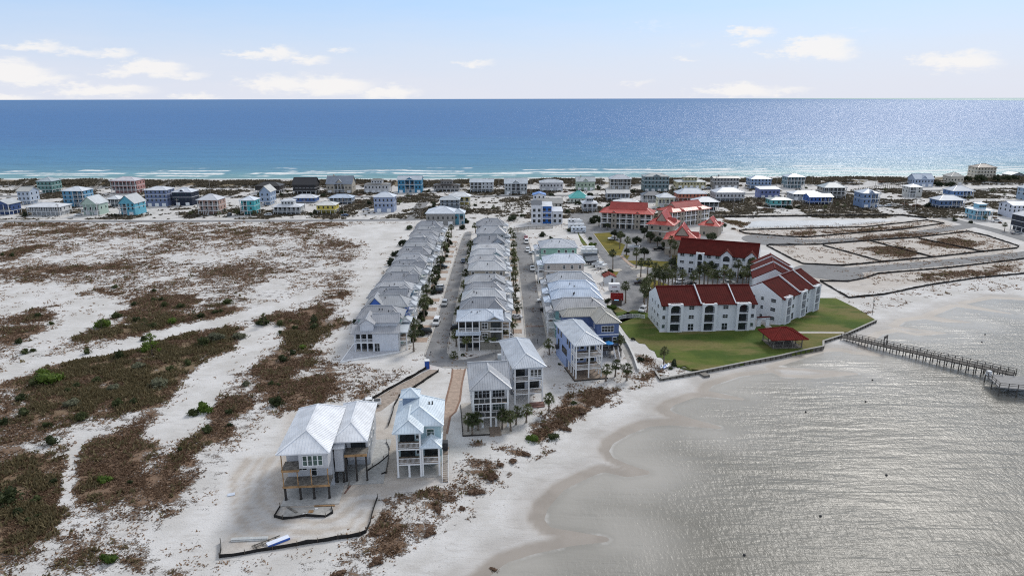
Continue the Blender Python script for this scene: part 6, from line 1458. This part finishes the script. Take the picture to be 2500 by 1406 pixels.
DUNE_SH = [(1300,1075,2.0,'b'),(1345,1068,2.2,'d'),(1380,1045,1.8,'n'),(1330,1040,1.8,'n'),(1420,1005,1.8,'n'),(1460,985,1.9,'n'),(1285,1108,1.5,'n'),(1250,1125,1.4,'n'),(1200,1165,2.0,'n'),(1160,1200,1.9,'n'),(1130,1240,1.1,'n'),(1050,1298,1.7,'n'),(920,1370,1.6,'n'),(930,1300,1.5,'n'),(830,1400,1.4,'n'),(1070,1245,1.4,'n'),(1220,1135,1.2,'n'),(1480,960,1.6,'n'),(1207,1380,.9,'n'),(1400,985,1.2,'d')]
for i, (a, b, r_, k) in enumerate(sorted(DUNE_SH)): shrub(SWORD[k]+' bush on the low dunes behind the bay beach, '+ordn(i)+' from the left', (a, b), r_, k, 'bushes on the bay dunes', r_*0.8)
YARD_SH = [(1567,882,1.6,'o'),(1587,880,1.4,'n'),(1642,892,2.0,'o'),(1636,899,1.0,'o'),(1545,830,1.1,'o'),(1130,868,.8,'o'),(1150,869,.7,'n'),(1365,890,.7,'o'),(1344,800,.9,'o'),(1000,560,3.0,'o'),(985,600,3.4,'o'),(970,625,3.6,'o'),(958,648,3.2,'o'),(948,668,3.2,'o'),(960,640,3.0,'o'),(915,725,2.6,'o'),(905,745,2.4,'o'),(888,770,2.2,'o'),(876,788,2.2,'o'),(868,806,1.6,'o'),(1010,580,2.0,'o'),
 (1072,640,2.4,'o'),(1082,612,2.4,'o'),(1062,668,2.2,'o'),(1050,690,2.0,'o'),(1092,590,2.2,'o'),(1030,775,1.8,'o'),(1147,645,2.0,'o'),(1151,610,2.0,'o'),(1155,595,1.8,'o'),(1255,640,2.0,'o'),(1490,665,1.8,'o'),(1478,672,2.0,'o'),(1455,618,2.0,'o'),(1448,600,2.2,'b'),(1440,585,1.8,'o'),(1462,650,1.6,'o'),(1392,565,3.0,'o'),(1325,577,3.0,'o'),(1345,585,2.0,'o'),(1480,738,2.2,'o'),(1490,755,2.2,'b'),(1498,770,1.8,'o'),(1508,790,1.4,'o'),(1645,655,2.6,'o'),(1640,640,3.0,'o'),(1690,662,2.0,'o'),(1780,672,2.6,'o'),(1815,680,2.8,'o'),(1840,690,2.6,'o'),(1350,640,1.6,'o'),(1316,655,1.2,'n'),(1318,690,1.2,'o'),(1330,700,1.2,'n'),
 (62,528,3.2,'o'),(160,520,2.6,'o'),(770,522,3,'o'),(835,522,2.8,'o'),(760,527,1.8,'o'),(905,500,3.4,'o'),(880,495,2.5,'n'),(1050,515,3,'o'),(1058,508,3,'o'),(1062,500,3,'o'),(1040,525,2.6,'o'),(1138,545,3,'o'),(1130,560,3,'o'),(1252,538,4,'o'),(1275,530,2.4,'o'),(1345,478,2.6,'o'),(1385,520,3,'o'),(1370,500,2.4,'n'),(1445,545,4.2,'o'),(1455,538,3.6,'o'),(1410,500,3,'o'),(1740,475,3.6,'o'),(1720,480,3.2,'o'),(1660,465,3.2,'o'),(1590,520,3.4,'o'),(1610,515,3,'o'),(1855,500,3,'n'),(1870,512,2.8,'n'),(1925,510,3.2,'o'),(1945,508,2.6,'o'),(2000,495,3,'n'),(2100,504,2.4,'o'),(2130,505,2.2,'o'),(2235,505,4,'n'),(2260,506,4,'o'),(2210,500,3,'n'),(2290,455,5,'o'),(2320,455,5,'o'),(2360,448,6,'o'),(2390,450,6,'o'),(2425,450,6,'o'),(2455,448,5.5,'o'),(2480,446,5.5,'o'),(2250,452,4,'n'),(2190,450,4,'n'),(2150,452,3.5,'n'),(2330,540,2.4,'o'),(2370,545,2,'o'),(2440,545,2,'n'),(1745,562,2.6,'o'),(1790,560,2,'n'),(690,478,3.2,'o'),(635,478,3,'o'),(790,480,3,'o'),(880,478,2.6,'n'),(1010,480,2.6,'n'),(1440,478,3,'o'),(1462,462,3.2,'o'),(1545,470,3,'o'),(1290,470,3.2,'n'),(1380,470,3,'n')]
YARD_SH.sort(key=lambda q: (round(q[1]/50), q[0]))
for i, (a, b, r_, k) in enumerate(YARD_SH): shrub(SWORD[k]+' yard bush, '+ordn(i % 95)+(' of those behind' if b < 545 else ' of those this side of')+' the beach road, reading '+('across' if i < 95 else 'onward'), (a, b), r_, k, 'bushes between the houses')
for i, (xl, xr, yb, *rest) in enumerate(FAR[::2]):
    for k in (i % 2,):
        x_ = xl-4+random.uniform(-6,4) if k == 0 else xr+4+random.uniform(-4,8); kd = random.choice('oond'); sc_ = random.uniform(1.5, 3.0)
        shrub(('low ' if k else 'tall ')+SWORD[kd]+' bush '+('left' if k == 0 else 'right')+' of the '+' '.join(rest[8].replace(',', '').split()[:6]), (x_, yb+random.uniform(-3, 2)), sc_, kd, 'bushes beside the beach houses')
def oak_meshes(seed, h, r):
    R = random.Random(seed); t_ = MB(); t_.cyl((0,0,-0.1),(0.1,0.05,h*0.45),0.24,0.17,8); cr = MB()
    for i in range(7):
        a = i*0.9+R.uniform(-.2,.2); e = Vector((math.cos(a)*r*0.55, math.sin(a)*r*0.55, h*R.uniform(0.55,0.85))); t_.cyl((0.1,0.05,h*0.42), e, 0.10, 0.03, 6)
        rr = r*R.uniform(0.36,0.52); core(cr, e, (rr*0.6,)*3, R); leaf_cloud(cr, R, e, (rr, rr, rr*0.85), 130, 0.26)
    core(cr, (0,0,h*0.8), (r*0.35,)*3, R); leaf_cloud(cr, R, (0,0,h*0.82), (r*0.55, r*0.55, r*0.45), 160, 0.26)
    return t_.mesh('trunk', BARK), cr.mesh('crown', OAK_LEAF)
OAKS = [oak_meshes(300+i, 5.2, 2.5) for i in range(3)]
for i, (a, b, s) in enumerate([(1500,588,1.15),(1516,592,1.05),(1554,606,1.15),(1587,594,1.2),(1572,634,1.1),(1572,582,1.15),(1605,602,1.0),(1624,616,1.0),(1482,562,.8),(1462,552,.9),(1735,600,1.3),(1763,565,1.0),(1735,672,1.2),(1530,625,.7),(1640,660,.9)]):
    r = thing('round_tree', ordn(i)+' clipped round tree about the resort car park, reading from the golden lawn outward', 'tree', (*G(a, b), 0), i*1.3, 'round trees by the resort'); r.scale = (s, s, s)
    link('trunk', OAKS[i % 3][0], r); link('crown', OAKS[i % 3][1], r)
for i in range(24):
    yy = 192+i*6.4; sd_ = -1 if i % 2 else 1
    o = link('shrub', random.choice(SH['o' if i % 3 else 'd']), None, (-28.9-(yy-184)*.013+random.uniform(-.8,.8), yy+random.uniform(-1.5,1.5), -.05), random.uniform(0,6.28)); k = random.uniform(1.5, 2.3); o.scale = (k*.8, k, k*1.25)
    tag(o, ordn(i)+' dense bush from the bay in front of the field row porches', 'shrub', 'bushes before the field row')
for i in range(18):
    yy = 195+i*8.2
    o = link('shrub', random.choice(SH['o' if i % 3 else 'd']), None, (-17.2-(yy-184)*.013+random.uniform(-.5,.5), yy+random.uniform(-1.5,1.5), -.05), random.uniform(0,6.28)); k = random.uniform(.9, 1.7); o.scale = (k*.8, k, k*1.2)
    tag(o, ordn(i)+' bush from the bay between the first street kerb and the middle row', 'shrub', 'bushes before the middle row')
# a few ragged pines on the scrub
for i, (a, b, s) in enumerate([(372,868,1.2),(355,800,.6),(645,797,.8),(768,798,.7),(250,806,.6),(475,778,.5)]):
    R = random.Random(500+i); t_ = MB().cyl((0,0,-0.1),(0.1,0,4.2),0.14,0.05,7); cr = MB()
    for k in range(11):
        aa = k*2.4; z = 1.0+k*0.33; e = Vector((math.cos(aa)*(1.5-k*0.10), math.sin(aa)*(1.5-k*0.10), z+0.25)); t_.cyl((0.05,0,z), e, 0.05, 0.02, 5); leaf_cloud(cr, R, e, (0.6,0.6,0.35), 42, 0.30)
    leaf_cloud(cr, R, (0.1,0,4.4), (0.4,0.4,0.6), 60, 0.28)
    x, y = G(a, b); r = thing('pine_tree', ordn(i)+' ragged young pine in the scrub field, counted from the tallest one', 'tree', (x, y, ground_z(x, y)), i, 'young pines in the field'); r.scale = (s*1.15,)*3
    link('trunk', t_.mesh('trunk', BARK), r); link('crown', cr.mesh('crown', BRIGHT_LEAF if i == 0 else SHRUB_LEAF), r)

# ground cover nobody could count: tufts of dune grass and low scrub
def tufts(name, label, N, prob, hmin, hmax, mat, seed, wid=0.5):
    rg = np.random.default_rng(seed); area = (np.gradient(GY, axis=0)*np.gradient(GX, axis=1))
    vis = (GX > -0.78*GY-8) & (GX < 0.78*GY+8) & (GY > 78) & (GY < 620)
    pr = (prob*area*vis/np.maximum(GY, 80)**0.55).reshape(-1); pr = pr/pr.sum()
    id_ = rg.choice(len(pr), N, p=pr); J, I = np.divmod(id_, nx)
    x = GX[J, I]+rg.uniform(-.5,.5,N)*np.gradient(gx)[I]; y = GY[J, I]+rg.uniform(-.5,.5,N)*np.gradient(gy)[J]; z = Z[J, I]
    sc = 0.75+y/260.0
    K = 4; vs = np.zeros((N, K, 3, 3)); 
    for k in range(K):
        a = rg.uniform(0, 6.28, N); w = wid*sc*rg.uniform(.5,1.1,N); h = rg.uniform(hmin,hmax,N)*sc**0.5; cx = x+rg.normal(0,.3,N)*sc; cy = y+rg.normal(0,.3,N)*sc
        vs[:,k,0] = np.stack([cx-np.cos(a)*w, cy-np.sin(a)*w, z-0.05], -1); vs[:,k,1] = np.stack([cx+np.cos(a)*w, cy+np.sin(a)*w, z-0.05], -1); vs[:,k,2] = np.stack([cx+rg.normal(0,.25,N)*sc, cy+rg.normal(0,.25,N)*sc, z+h], -1)
    v = vs.reshape(-1, 3); f = np.arange(len(v)).reshape(-1, 3)
    o = link(name, grid_mesh(name, v, f, mat, None, False)); o['kind'] = 'stuff'; o['label'] = label; o['category'] = 'grass'
    return o
hi = np.clip((veg-0.42)/0.5, 0, 1)**1.3*np.clip((fbm(GX, GY, 4, 210)-0.30)/0.25, 0, 1)
near = (GY < 400)
tufts('dune_grass', 'dry brown grass covering the scrub patches of the sandy field', 40000, hi*near*(1-0.35*grn), 0.10, 0.30, GRASS_BROWN, 5, 0.30)
tufts('low_scrub', 'olive low scrub in the greener hollows of the field', 8000, hi*near*(grn+0.05)*np.clip((fbm(GX,GY,5,200)-0.40)/0.12, 0, 1), 0.25, 0.85, GRASS_GREEN, 6, 0.32)
tufts('sparse_grass', 'scattered dark tufts of grass on the white sand', 16000, np.clip(veg-0.15, 0, 0.45)*(veg < 0.75)*near*np.clip(1-site, 0, 1)*(np.abs(GX+5) > 0)*(fbm(GX,GY,5,201) > 0.5), 0.10, 0.26, GRASS_BROWN, 7, 0.24)
tufts('dune_scrub', 'dark scrub covering the dune ridge along the beach', 13000, np.clip(dune, 0, 1)*(fbm(GX,GY,10,220) > 0.42), 0.3, 0.9, DUNE_LEAF, 8, 0.6)
tufts('yard_scrub', 'patchy scrub between the houses near the beach', 14000, strip*np.clip(veg-0.35, 0, 1), 0.15, 0.6, DUNE_LEAF, 9, 0.5)

# ------------------------------------------------------------------ vehicles
def car_meshes(kind, col):
    key = ('car', kind, col)
    if key in CACHE: return CACHE[key]
    L, Wd = {'suv': (4.8, 1.95), 'sedan': (4.7, 1.85), 'pickup': (5.8, 2.0), 'van': (5.4, 2.0)}[kind]
    prof = {'suv': [(-2.35,.45),(-2.4,.8),(-2.3,1.05),(-1.25,1.15),(1.95,1.15),(2.35,1.05),(2.4,.6),(2.3,.42)], 'sedan': [(-2.3,.4),(-2.35,.7),(-2.2,.9),(-1.1,.98),(1.5,1.0),(2.25,.95),(2.35,.6),(2.25,.4)],
            'pickup': [(-2.85,.5),(-2.9,.9),(-2.75,1.15),(-1.5,1.22),(2.8,1.22),(2.9,1.0),(2.9,.6),(2.8,.5)], 'van': [(-2.65,.45),(-2.7,.85),(-2.55,1.1),(-1.6,1.25),(2.55,1.3),(2.68,.8),(2.6,.45)]}[kind]
    cab = {'suv': [(-1.25,1.13),(-.55,1.75),(1.75,1.78),(2.25,1.12)], 'sedan': [(-1.15,.97),(-.35,1.42),(.95,1.45),(1.75,.98)], 'pickup': [(-1.45,1.2),(-.75,1.85),(.75,1.88),(1.0,1.2)], 'van': [(-1.7,1.22),(-.9,2.05),(2.45,2.1),(2.55,1.25)]}[kind]
    mb = MB(); h = Wd/2
    n = len(prof); mb.add([(x, -h*(0.96 if z > 1 or z < .46 else 1), z) for x, z in prof]+[(x, h*(0.96 if z > 1 or z < .46 else 1), z) for x, z in prof], [tuple(range(n)), tuple(range(2*n-1, n-1, -1))]+[((i+1)%n, i, n+i, n+(i+1)%n) for i in range(n)])
    if kind == 'pickup': pass
    # roof panel and pillars
    a, b, c, d = cab; hi_ = h*0.80; lo_ = h*0.93
    mb.add([(b[0],-hi_,b[1]),(c[0],-hi_,c[1]),(c[0],hi_,c[1]),(b[0],hi_,b[1]),(b[0],-hi_,b[1]-.07),(c[0],-hi_,c[1]-.07),(c[0],hi_,c[1]-.07),(b[0],hi_,b[1]-.07)], [(0,1,2,3),(7,6,5,4),(0,4,5,1),(1,5,6,2),(2,6,7,3),(3,7,4,0)])
    for s in (-1, 1):
        for p, q in ((a, b), (d, c)): mb.bar((p[0], lo_*s, p[1]), (q[0], hi_*s, q[1]-.03), .1, .1)
        m_ = ((a[0]+d[0])/2, (b[0]+c[0])/2); mb.bar((m_[0], lo_*s, a[1]), (m_[1], hi_*s, b[1]-.03), .1, .06)
    body = mb.mesh('body', paint(col, 0.25, 0.03, 0.8, 0.5))
    g = MB(); e = 0.985
    g.add([(a[0],-lo_*e,a[1]),(d[0],-lo_*e,d[1]),(d[0],lo_*e,d[1]),(a[0],lo_*e,a[1]),(b[0],-hi_*e,b[1]-.05),(c[0],-hi_*e,c[1]-.05),(c[0],hi_*e,c[1]-.05),(b[0],hi_*e,b[1]-.05)], [(0,1,5,4),(1,2,6,5),(2,3,7,6),(3,0,4,7)])
    glass = g.mesh('windows', GLASS)
    wh = MB().cyl((0,-.11,0),(0,.11,0),.36,.36,14).mesh('wheel', RUBBER); rim = MB().cyl((0,-.125,0),(0,.125,0),.2,.2,10).mesh('rim', CHROME)
    hl = MB().box(-.05,.05,-.2,.2,-.09,.09).mesh('headlight', LAMP); tl = MB().box(-.05,.05,-.14,.14,-.12,.12).mesh('tail_light', TAIL)
    bed = MB().box(1.15,2.75,-h*.82,h*.82,1.19,1.235).mesh('cargo_bed', DARKFRAME) if kind == 'pickup' else None
    CACHE[key] = (L, Wd, body, glass, wh, rim, hl, tl, bed, prof); return CACHE[key]
def car(label, px, heading, kind, col, group='parked cars', z=0.03):
    L, Wd, body, glass, wh, rim, hl, tl, bed, prof = car_meshes(kind, col)
    r = thing('parked_car', label, 'van' if kind == 'van' else ('pickup' if kind == 'pickup' else 'car'), (*G(*px), z), rad(heading), group)
    link('body', body, r); link('windows', glass, r)
    for sx_ in (-1, 1):
        for s in (-1, 1):
            w_ = link('wheel', wh, r, (sx_*L*0.31, s*(Wd/2-.1), .36)); link('rim', rim, w_)
    for s in (-1, 1): link('headlight', hl, r, (prof[1][0]+.02, s*(Wd/2-.3), .78)); link('tail_light', tl, r, (prof[-2][0]-.02, s*(Wd/2-.22), .85))
    if bed: link('cargo_bed', bed, r)
    return r
# heading: direction the tail points; the bonnet looks the other way
CARS = [('white van driving on the first street', (1066,791), 88, 'van', 'E6E8EA'), ('black car under the palms by the aqua house', (1036,815), 8, 'suv', '17181B'), ('black car in the drive across from the white van', (1118,806), 185, 'suv', '1A1A1D'),
 ('white sedan beside the taupe house porch', (1258,779), 10, 'sedan', 'DDDFE2'), ('white car half hidden by a palm behind the taupe house', (1234,826), 10, 'suv', 'D8DADD'), ('red car at the head of the second street', (1284,583), 88, 'sedan', 'A83A33'), ('white car behind the red one on the second street', (1285.5,594), 89, 'van', 'E8E8E8'),
 ('white sport utility parked third along the second street kerb', (1288.5,614), 89, 'suv', 'E3E4E6'), ('silver sedan in the drive of the sage green house', (1303,620), 4, 'sedan', 'C9CCD0'), ('white car in the sandy drive beside the pale blue roofs', (1327,737), 5, 'sedan', 'DADCDE'), ('black pickup in the drive before the aqua sided house', (1338,760), 184, 'pickup', '14161A'),
 ('dark car in a drive midway along the field row', (1079,655), 184, 'suv', '202226'), ('white sport utility in the field row drives', (1071,706), 5, 'suv', 'E2E3E4'), ('black car next to the white one in the field row drives', (1067.5,715), 5, 'suv', '18191C'),
 ('white pickup on the corner of the golden lawn', (1498,586), 2, 'pickup', 'E4E6E8'), ('black pickup by the salmon roofed block', (1609,611), 182, 'pickup', '17181B'), ('dark maroon pickup with pale bonnet in the middle of the car park', (1565,694), 0, 'pickup', '2A1A1E'),
 ('white sport utility parked under the dormered condominium', (1697,677), 188, 'suv', 'E2E4E7'), ('white car parked in the middle bays', (1658,692), 20, 'suv', 'E6E7E9'), ('dark sedan next to the white car in the middle bays', (1685,696), 20, 'sedan', '1D1E22'), ('silver pickup truck in the palm court', (1777,695), 182, 'pickup', 'B9B7B2'),
 ('dark red car behind the lawn-side condominium', (1724,715), 10, 'sedan', '6A2320'), ('white van behind the silver pickup', (1793,708), 10, 'suv', 'E1E3E5'), ('white car by the end wall of the lawn-side condominium', (1570,760), 60, 'suv', 'E6E8EA'), ('white car in the striped bays under the palm clump', (1583,713), 5, 'sedan', 'E0E2E4'),
 ('white car beside the medium blue house', (2147,505), 10, 'sedan', 'E3E5E7'), ('second white car along from the medium blue house', (2167,505), 12, 'suv', 'DCDEE0'), ('white pickup at the light blue two tier house', (2432,543), 175, 'pickup', 'E4E5E6'), ('grey utility truck outside the navy edge house', (2482,572), 178, 'pickup', '8C8F92'), ('white pickup parked behind the unfinished house', (901,990), 12, 'pickup', 'E8EAEC'),
 ('blue car on the first street kerb near its far end', (1131,640), 89, 'sedan', '3A4A66'), ('white pickup halfway down the second street', (1300,660), 90, 'pickup', 'DFE1E3'), ('silver car parked on the first street past the white van', (1086,745), 88, 'suv', 'AEB2B6'), ('grey car before the beige house across the second street', (1322,668), 4, 'suv', '6A6E74'),
 ('white car beside the turquoise house', (655,527), 5, 'suv', 'DFE1E3'), ('dark car in the drive of the salmon porch house', (560,528), 95, 'suv', '24262A'), ('white car by the low white porch house', (192,527), 60, 'sedan', 'E0E2E4'), ('blue car outside the yellow house', (842,528), 5, 'sedan', '44597C'), ('white car outside the periwinkle tower house', (893,515), 10, 'suv', 'E2E3E5'), ('silver car by the cream octagon house', (1728,462), 5, 'suv', 'B5B8BC'),
 ('grey car at the end of the drive near the aqua roof', (1428,508), 5, 'sedan', '8A8C90'), ('pale car in a sandy drive by the bright blue beach house', (1000,478), 5, 'sedan', 'C9CBCE')]
for lab, q, hd_, k, c in CARS: car(lab, q, hd_, k, c)
def rv(label, px, rz, L=8.5, Wd=2.5, H=3.3, c='E6E8EA', stripe=True, name='motorhome', cat='motorhome'):
    r = thing(name, label, cat, (*G(*px), 0.03), rad(rz), 'recreational vehicles')
    MB().xprism([(-Wd/2,.5),(Wd/2,.5),(Wd/2,H-.2),(Wd/2-.2,H),(-Wd/2+.2,H),(-Wd/2,H-.2)], -L/2, L/2).build('body', paint(c, 0.35, 0.03), r)
    if stripe:
        MB().box(-L/2+.3, L/2-.6, -Wd/2-.012, -Wd/2, 1.1, 1.35).box(-L/2+1, L/2-2.5, -Wd/2-.012, -Wd/2, 1.55, 1.68).build('stripe', paint('4A5570'), r)
        for x in (-2.6, -.6, 1.6): MB().box(x-.5, x+.5, -Wd/2-.02, -Wd/2, 1.85, 2.5).build('window', GLASS, r)
        MB().box(L/2, L/2+.02, -Wd/2+.2, Wd/2-.2, 1.5, 2.7).build('windscreen', GLASS, r)
    for x in (-L*.28, L*.3):
        for s in (-1, 1): link('wheel', cached('rvw', lambda: MB().cyl((0,-.14,0),(0,.14,0),.45,.45,14).mesh('wheel', RUBBER)), r, (x, s*(Wd/2-.14), .45))
    for x in (-1.5, 1.5): MB().box(x-.4, x+.4, -.35, .35, H, H+.22).build('roof_unit', paint('D5D8DB'), r)
    return r
rv('white motorhome standing first from the bend of the drive', (1401,548), -2, 7); rv('white motorhome with swoosh stripe in the middle of the parked three', (1406,560), 0, 9); rv('white and blue trimmed motorhome closest to the dark hedge', (1412,568), 0, 8, c='D6DDE6'); rv('small white camper squeezed behind the striped motorhome', (1413,549), 0, 4, H=2.8, stripe=False, name='camper', cat='camper')
rv('white roofed cargo trailer first in line by the drive', (1436,615), 2, 6, H=2.7, stripe=False, name='cargo_trailer', cat='trailer'); rv('white roofed cargo trailer second in line by the drive', (1438,621), 2, 7.5, H=2.6, c='D8DADC', stripe=False, name='cargo_trailer', cat='trailer'); rv('dark sided cargo trailer with white roof, last in line', (1440,631), 2, 6.5, H=2.6, c='5A6068', stripe=False, name='cargo_trailer', cat='trailer')
def boat(label, px, rz, c, L=6.5, cover=None):
    r = thing('trailer_boat', label, 'boat', (*G(*px), 0.03), rad(rz), 'boats on trailers'); mb = MB(); n = 8; ring = []
    for k in range(n+1):
        f = k/n; x = -L/2+L*f; w = 1.15*(1-max(0, (f-.45)/.55)**2.2)+.02; ring.append([(x,-w,1.55+.25*f),(x,-w*.7,.85+.25*f*f),(x,0,.65+.45*f*f),(x,w*.7,.85+.25*f*f),(x,w,1.55+.25*f)])
    for a in ring: mb.v += a
    for k in range(n):
        for j in range(4): mb.f.append((k*5+j, (k+1)*5+j, (k+1)*5+j+1, k*5+j+1))
        mb.f.append((k*5+4, (k+1)*5+4, (k+1)*5, k*5))
    mb.f.append((0,1,2,3,4)); mb.build('hull', paint(c, 0.3), r)
    if cover: roof(r, 'gx', -L/2+.3, L/2-.4, -1.2, 1.2, 1.75, 1.5, paint(cover, 0.8), 0, oh=.1, gable_mat=paint(cover, 0.8), name='cover')
    else:
        MB().box(-L/2+.5, L/2-2.0, -.75, .75, 1.62, 1.70).build('cockpit', paint('5C6470'), r); MB().box(-.4,.5,-.35,.35,1.6,2.4).build('console', paint('DADDE0'), r)
        MB().box(-L/2-.5,-L/2,-.25,.25,.9,2.0).build('outboard', DARKFRAME, r)
    MB().box(-L/2+.2, L/2+1.2, -.06, .06, .45, .55).box(-L/2+.4, L/2-1, -1.0, -.9, .5, .62).box(-L/2+.4, L/2-1, .9, 1.0, .5, .62).build('trailer', CHROME, r)
    for s in (-1, 1): link('wheel', cached('bw', lambda: MB().cyl((0,-.1,0),(0,.1,0),.32,.32,12).mesh('wheel', RUBBER)), r, (-.8, s*1.0, .32))
boat('boat under a pale grey peaked cover by the drive', (1444,645), 20, '2A2F3A', 6.5, 'A9ABAE'); boat('white and navy boat beside the covered one', (1459,650), 25, 'D9DDE2'); boat('white speed boat nearest the drive edge', (1467,656), 28, 'ECEEF0'); boat('white boat parked beside the round tree in the resort car park', (1546,608), 170, 'E6E9ED', 6.5)
r = thing('shed', 'small white shed with red tile roof at the car park edge', 'shed', (*G(1476,693), 0), rad(2)); wall(r, 0, 4.2, 0, 4.0, 0, 2.6, STUCCO); roof(r, 'gy', 0, 4.2, 0, 4.0, 2.6, 1.1, tile_roof('7E4038'), 0, oh=.4, gable_mat=STUCCO); MB().box(2.6,3.3,-.04,0,0,2.1).build('door', DARKFRAME, r)
r = thing('box_trailer', 'white box trailer with a row of dark red lettering', 'trailer', (*G(1487,713), 0.02), rad(1)); MB().box(0,4.0,0,2.2,.5,3.0).build('body', paint('DDE0E6', 0.4), r); MB().box(-.04,4.04,-.04,2.24,3.0,3.1).build('roof', WHITE, r)
mb = MB()
for i, gl in enumerate(('111','101','110','111','011','101')):
    x = 1.05+i*.32
    mb.box(x, x+.07, -.014, -.003, 1.75, 2.2).box(x+.18, x+.25, -.014, -.003, 1.75, 2.2)
    for j, q in enumerate(gl):
        if q == '1': mb.box(x+.07, x+.18, -.014, -.003, 1.75+j*.19, 1.82+j*.19)
mb.build('lettering', paint('6A3048'), r)
for x in (1.0, 3.0): link('wheel', cached('bw', None), r, (x, .1, .32)); link('wheel', cached('bw', None), r, (x, 2.1, .32))
r = thing('dumpster', 'open red roll-off dumpster between the box trailer and the brown enclosure', 'dumpster', (*G(1490,733), 0.02), rad(-8)); mb = MB(); mb.box(0,4.6,0,.1,.2,2.2).box(0,4.6,2.2,2.3,.2,2.2).box(0,.1,.1,2.2,.2,2.2).box(4.5,4.6,.1,2.2,.2,1.5).box(0,4.6,0,2.3,.1,.25); mb.build('container', paint('8E2222', 0.5), r); MB().box(1.6,2.6,.6,1.4,.25,1.3).build('rubbish', paint('C9B9B4'), r)
r = thing('bin_enclosure', 'brown board bin enclosure with a light blue lid showing', 'enclosure', (*G(1494,747), 0), rad(-3)); mb = MB(); mb.box(0,3.4,0,.12,0,2.0).box(0,.12,.12,2.6,0,2.0).box(3.28,3.4,.12,2.6,0,2.0); mb.build('board_wall', simple('brown_boards', (0.085,0.07,0.06), 0.85), r); MB().box(.9,2.4,.7,1.7,0,1.75).build('bin', DARKFRAME, r); MB().box(.85,2.45,.65,1.75,1.75,1.85).build('lid', paint('7FC4EE'), r)

# ------------------------------------------------------------------ utility poles
for i, (a, b, t_) in enumerate(sorted([(24,468,440),(145,531,497),(242,531,495),(437,531,485),(514,473,437),(693,475,441),(746,528,487),(839,525,482),(956,468,437),(1048,473,437),(1026,531,495),(1218,470,436),(1296,475,436),(1294,526,478),(1466,468,432),(1747,462,431),(1790,520,475),(1895,462,430),(1974,517,475),(1982,452,428),(2096,464,428),(2136,462,428),(2206,510,472),(2234,514,478),(415,470,436)])):
    x, y = G(a, b); h = max(6, min(13, ZY(a, t_, y)))
    r = thing('utility_pole', ordn(i)+' utility pole near the beach, counted from the left edge', 'pole', (x, y, 0), random.uniform(-.2,.2), 'utility poles')
    MB().cyl((0,0,-.2),(0,0,h),.17,.11,8).build('pole', POLE, r); MB().box(-1.1,1.1,-.06,.06,h-.9,h-.75).build('crossarm', GREYWOOD, r)
    mb = MB()
    for q in (-.95,-.45,.45,.95): mb.cyl((q,0,h-.75),(q,0,h-.5),.05,.04,6)
    mb.build('insulators', simple('porcelain', (0.3,0.3,0.3), 0.3), r)
# mailboxes and small signs by the drives
for i, (a, b) in enumerate([(1098,823),(1103,832),(1312,838),(1052,868)]):
    r = thing('mailbox', ordn(i)+' dark mailbox post on the kerb near the street ends', 'mailbox', (*G(a, b), 0), 0, 'kerb mailboxes'); MB().box(-.06,.06,-.06,.06,0,1.0).build('post', DARKFRAME, r); MB().box(-.14,.14,-.28,.28,1.0,1.28).build('box', DARKFRAME, r)
# dune walkovers
for i, (a, b, c_, d_) in enumerate([(35,467,70,452),(225,470,255,449),(370,474,425,452),(230,455,250,446),(2080,470,2250,450)]):
    A = G(a, b); B = G(c_, d_); r = thing('boardwalk', ordn(i)+' timber walkover climbing the dunes to the beach, from the left', 'boardwalk', (0,0,0), 0, 'dune walkovers')
    mb = MB(); mb.bar((*A,1.2),(*B,3.6),1.6,.15); mb.build('deck', simple('grey_boardwalk', (0.36,0.34,0.31), 0.85), r); n = max(4, int(math.hypot(B[0]-A[0], B[1]-A[1])/3)); 
    for k in range(n+1):
        f = k/n
        for s in (-.8,.8): column(r, A[0]+(B[0]-A[0])*f+s, A[1]+(B[1]-A[1])*f, 0, 4.4 if f > .5 else 2.4+2*f, .16, GREYWOOD, 'post')
    MB().bar((A[0]-.8,A[1],2.2),(B[0]-.8,B[1],4.6),.1).build('rail', GREYWOOD, r); MB().bar((A[0]+.8,A[1],2.2),(B[0]+.8,B[1],4.6),.1).build('rail', GREYWOOD, r)
# drives of the row houses
for i, (yy, _) in enumerate(ROW_A): sheet('driveway', [(-30.6-(yy-184)*.012, yy-2.8), (-25.3-(yy-184)*.0155, yy-2.8), (-25.4-(yy-184)*.0155, yy+1.2), (-30.6-(yy-184)*.012, yy+1.2)], PINK, 0.014, True)
for i, (yy, _) in enumerate(ROW_B): sheet('driveway', [(0.6-(yy-184)*.013, yy-2.8), (3.2-(yy-184)*.008, yy-2.8), (3.2-(yy-184)*.008, yy+1.0), (0.6-(yy-184)*.013, yy+1.0)], PINK, 0.014, True)
for i, q in enumerate(ROW_C): sheet('driveway', [(9.6, q[0]+1), (12.4, q[0]+1), (12.4, q[0]+5), (9.6, q[0]+5)], PALE, 0.014, True)
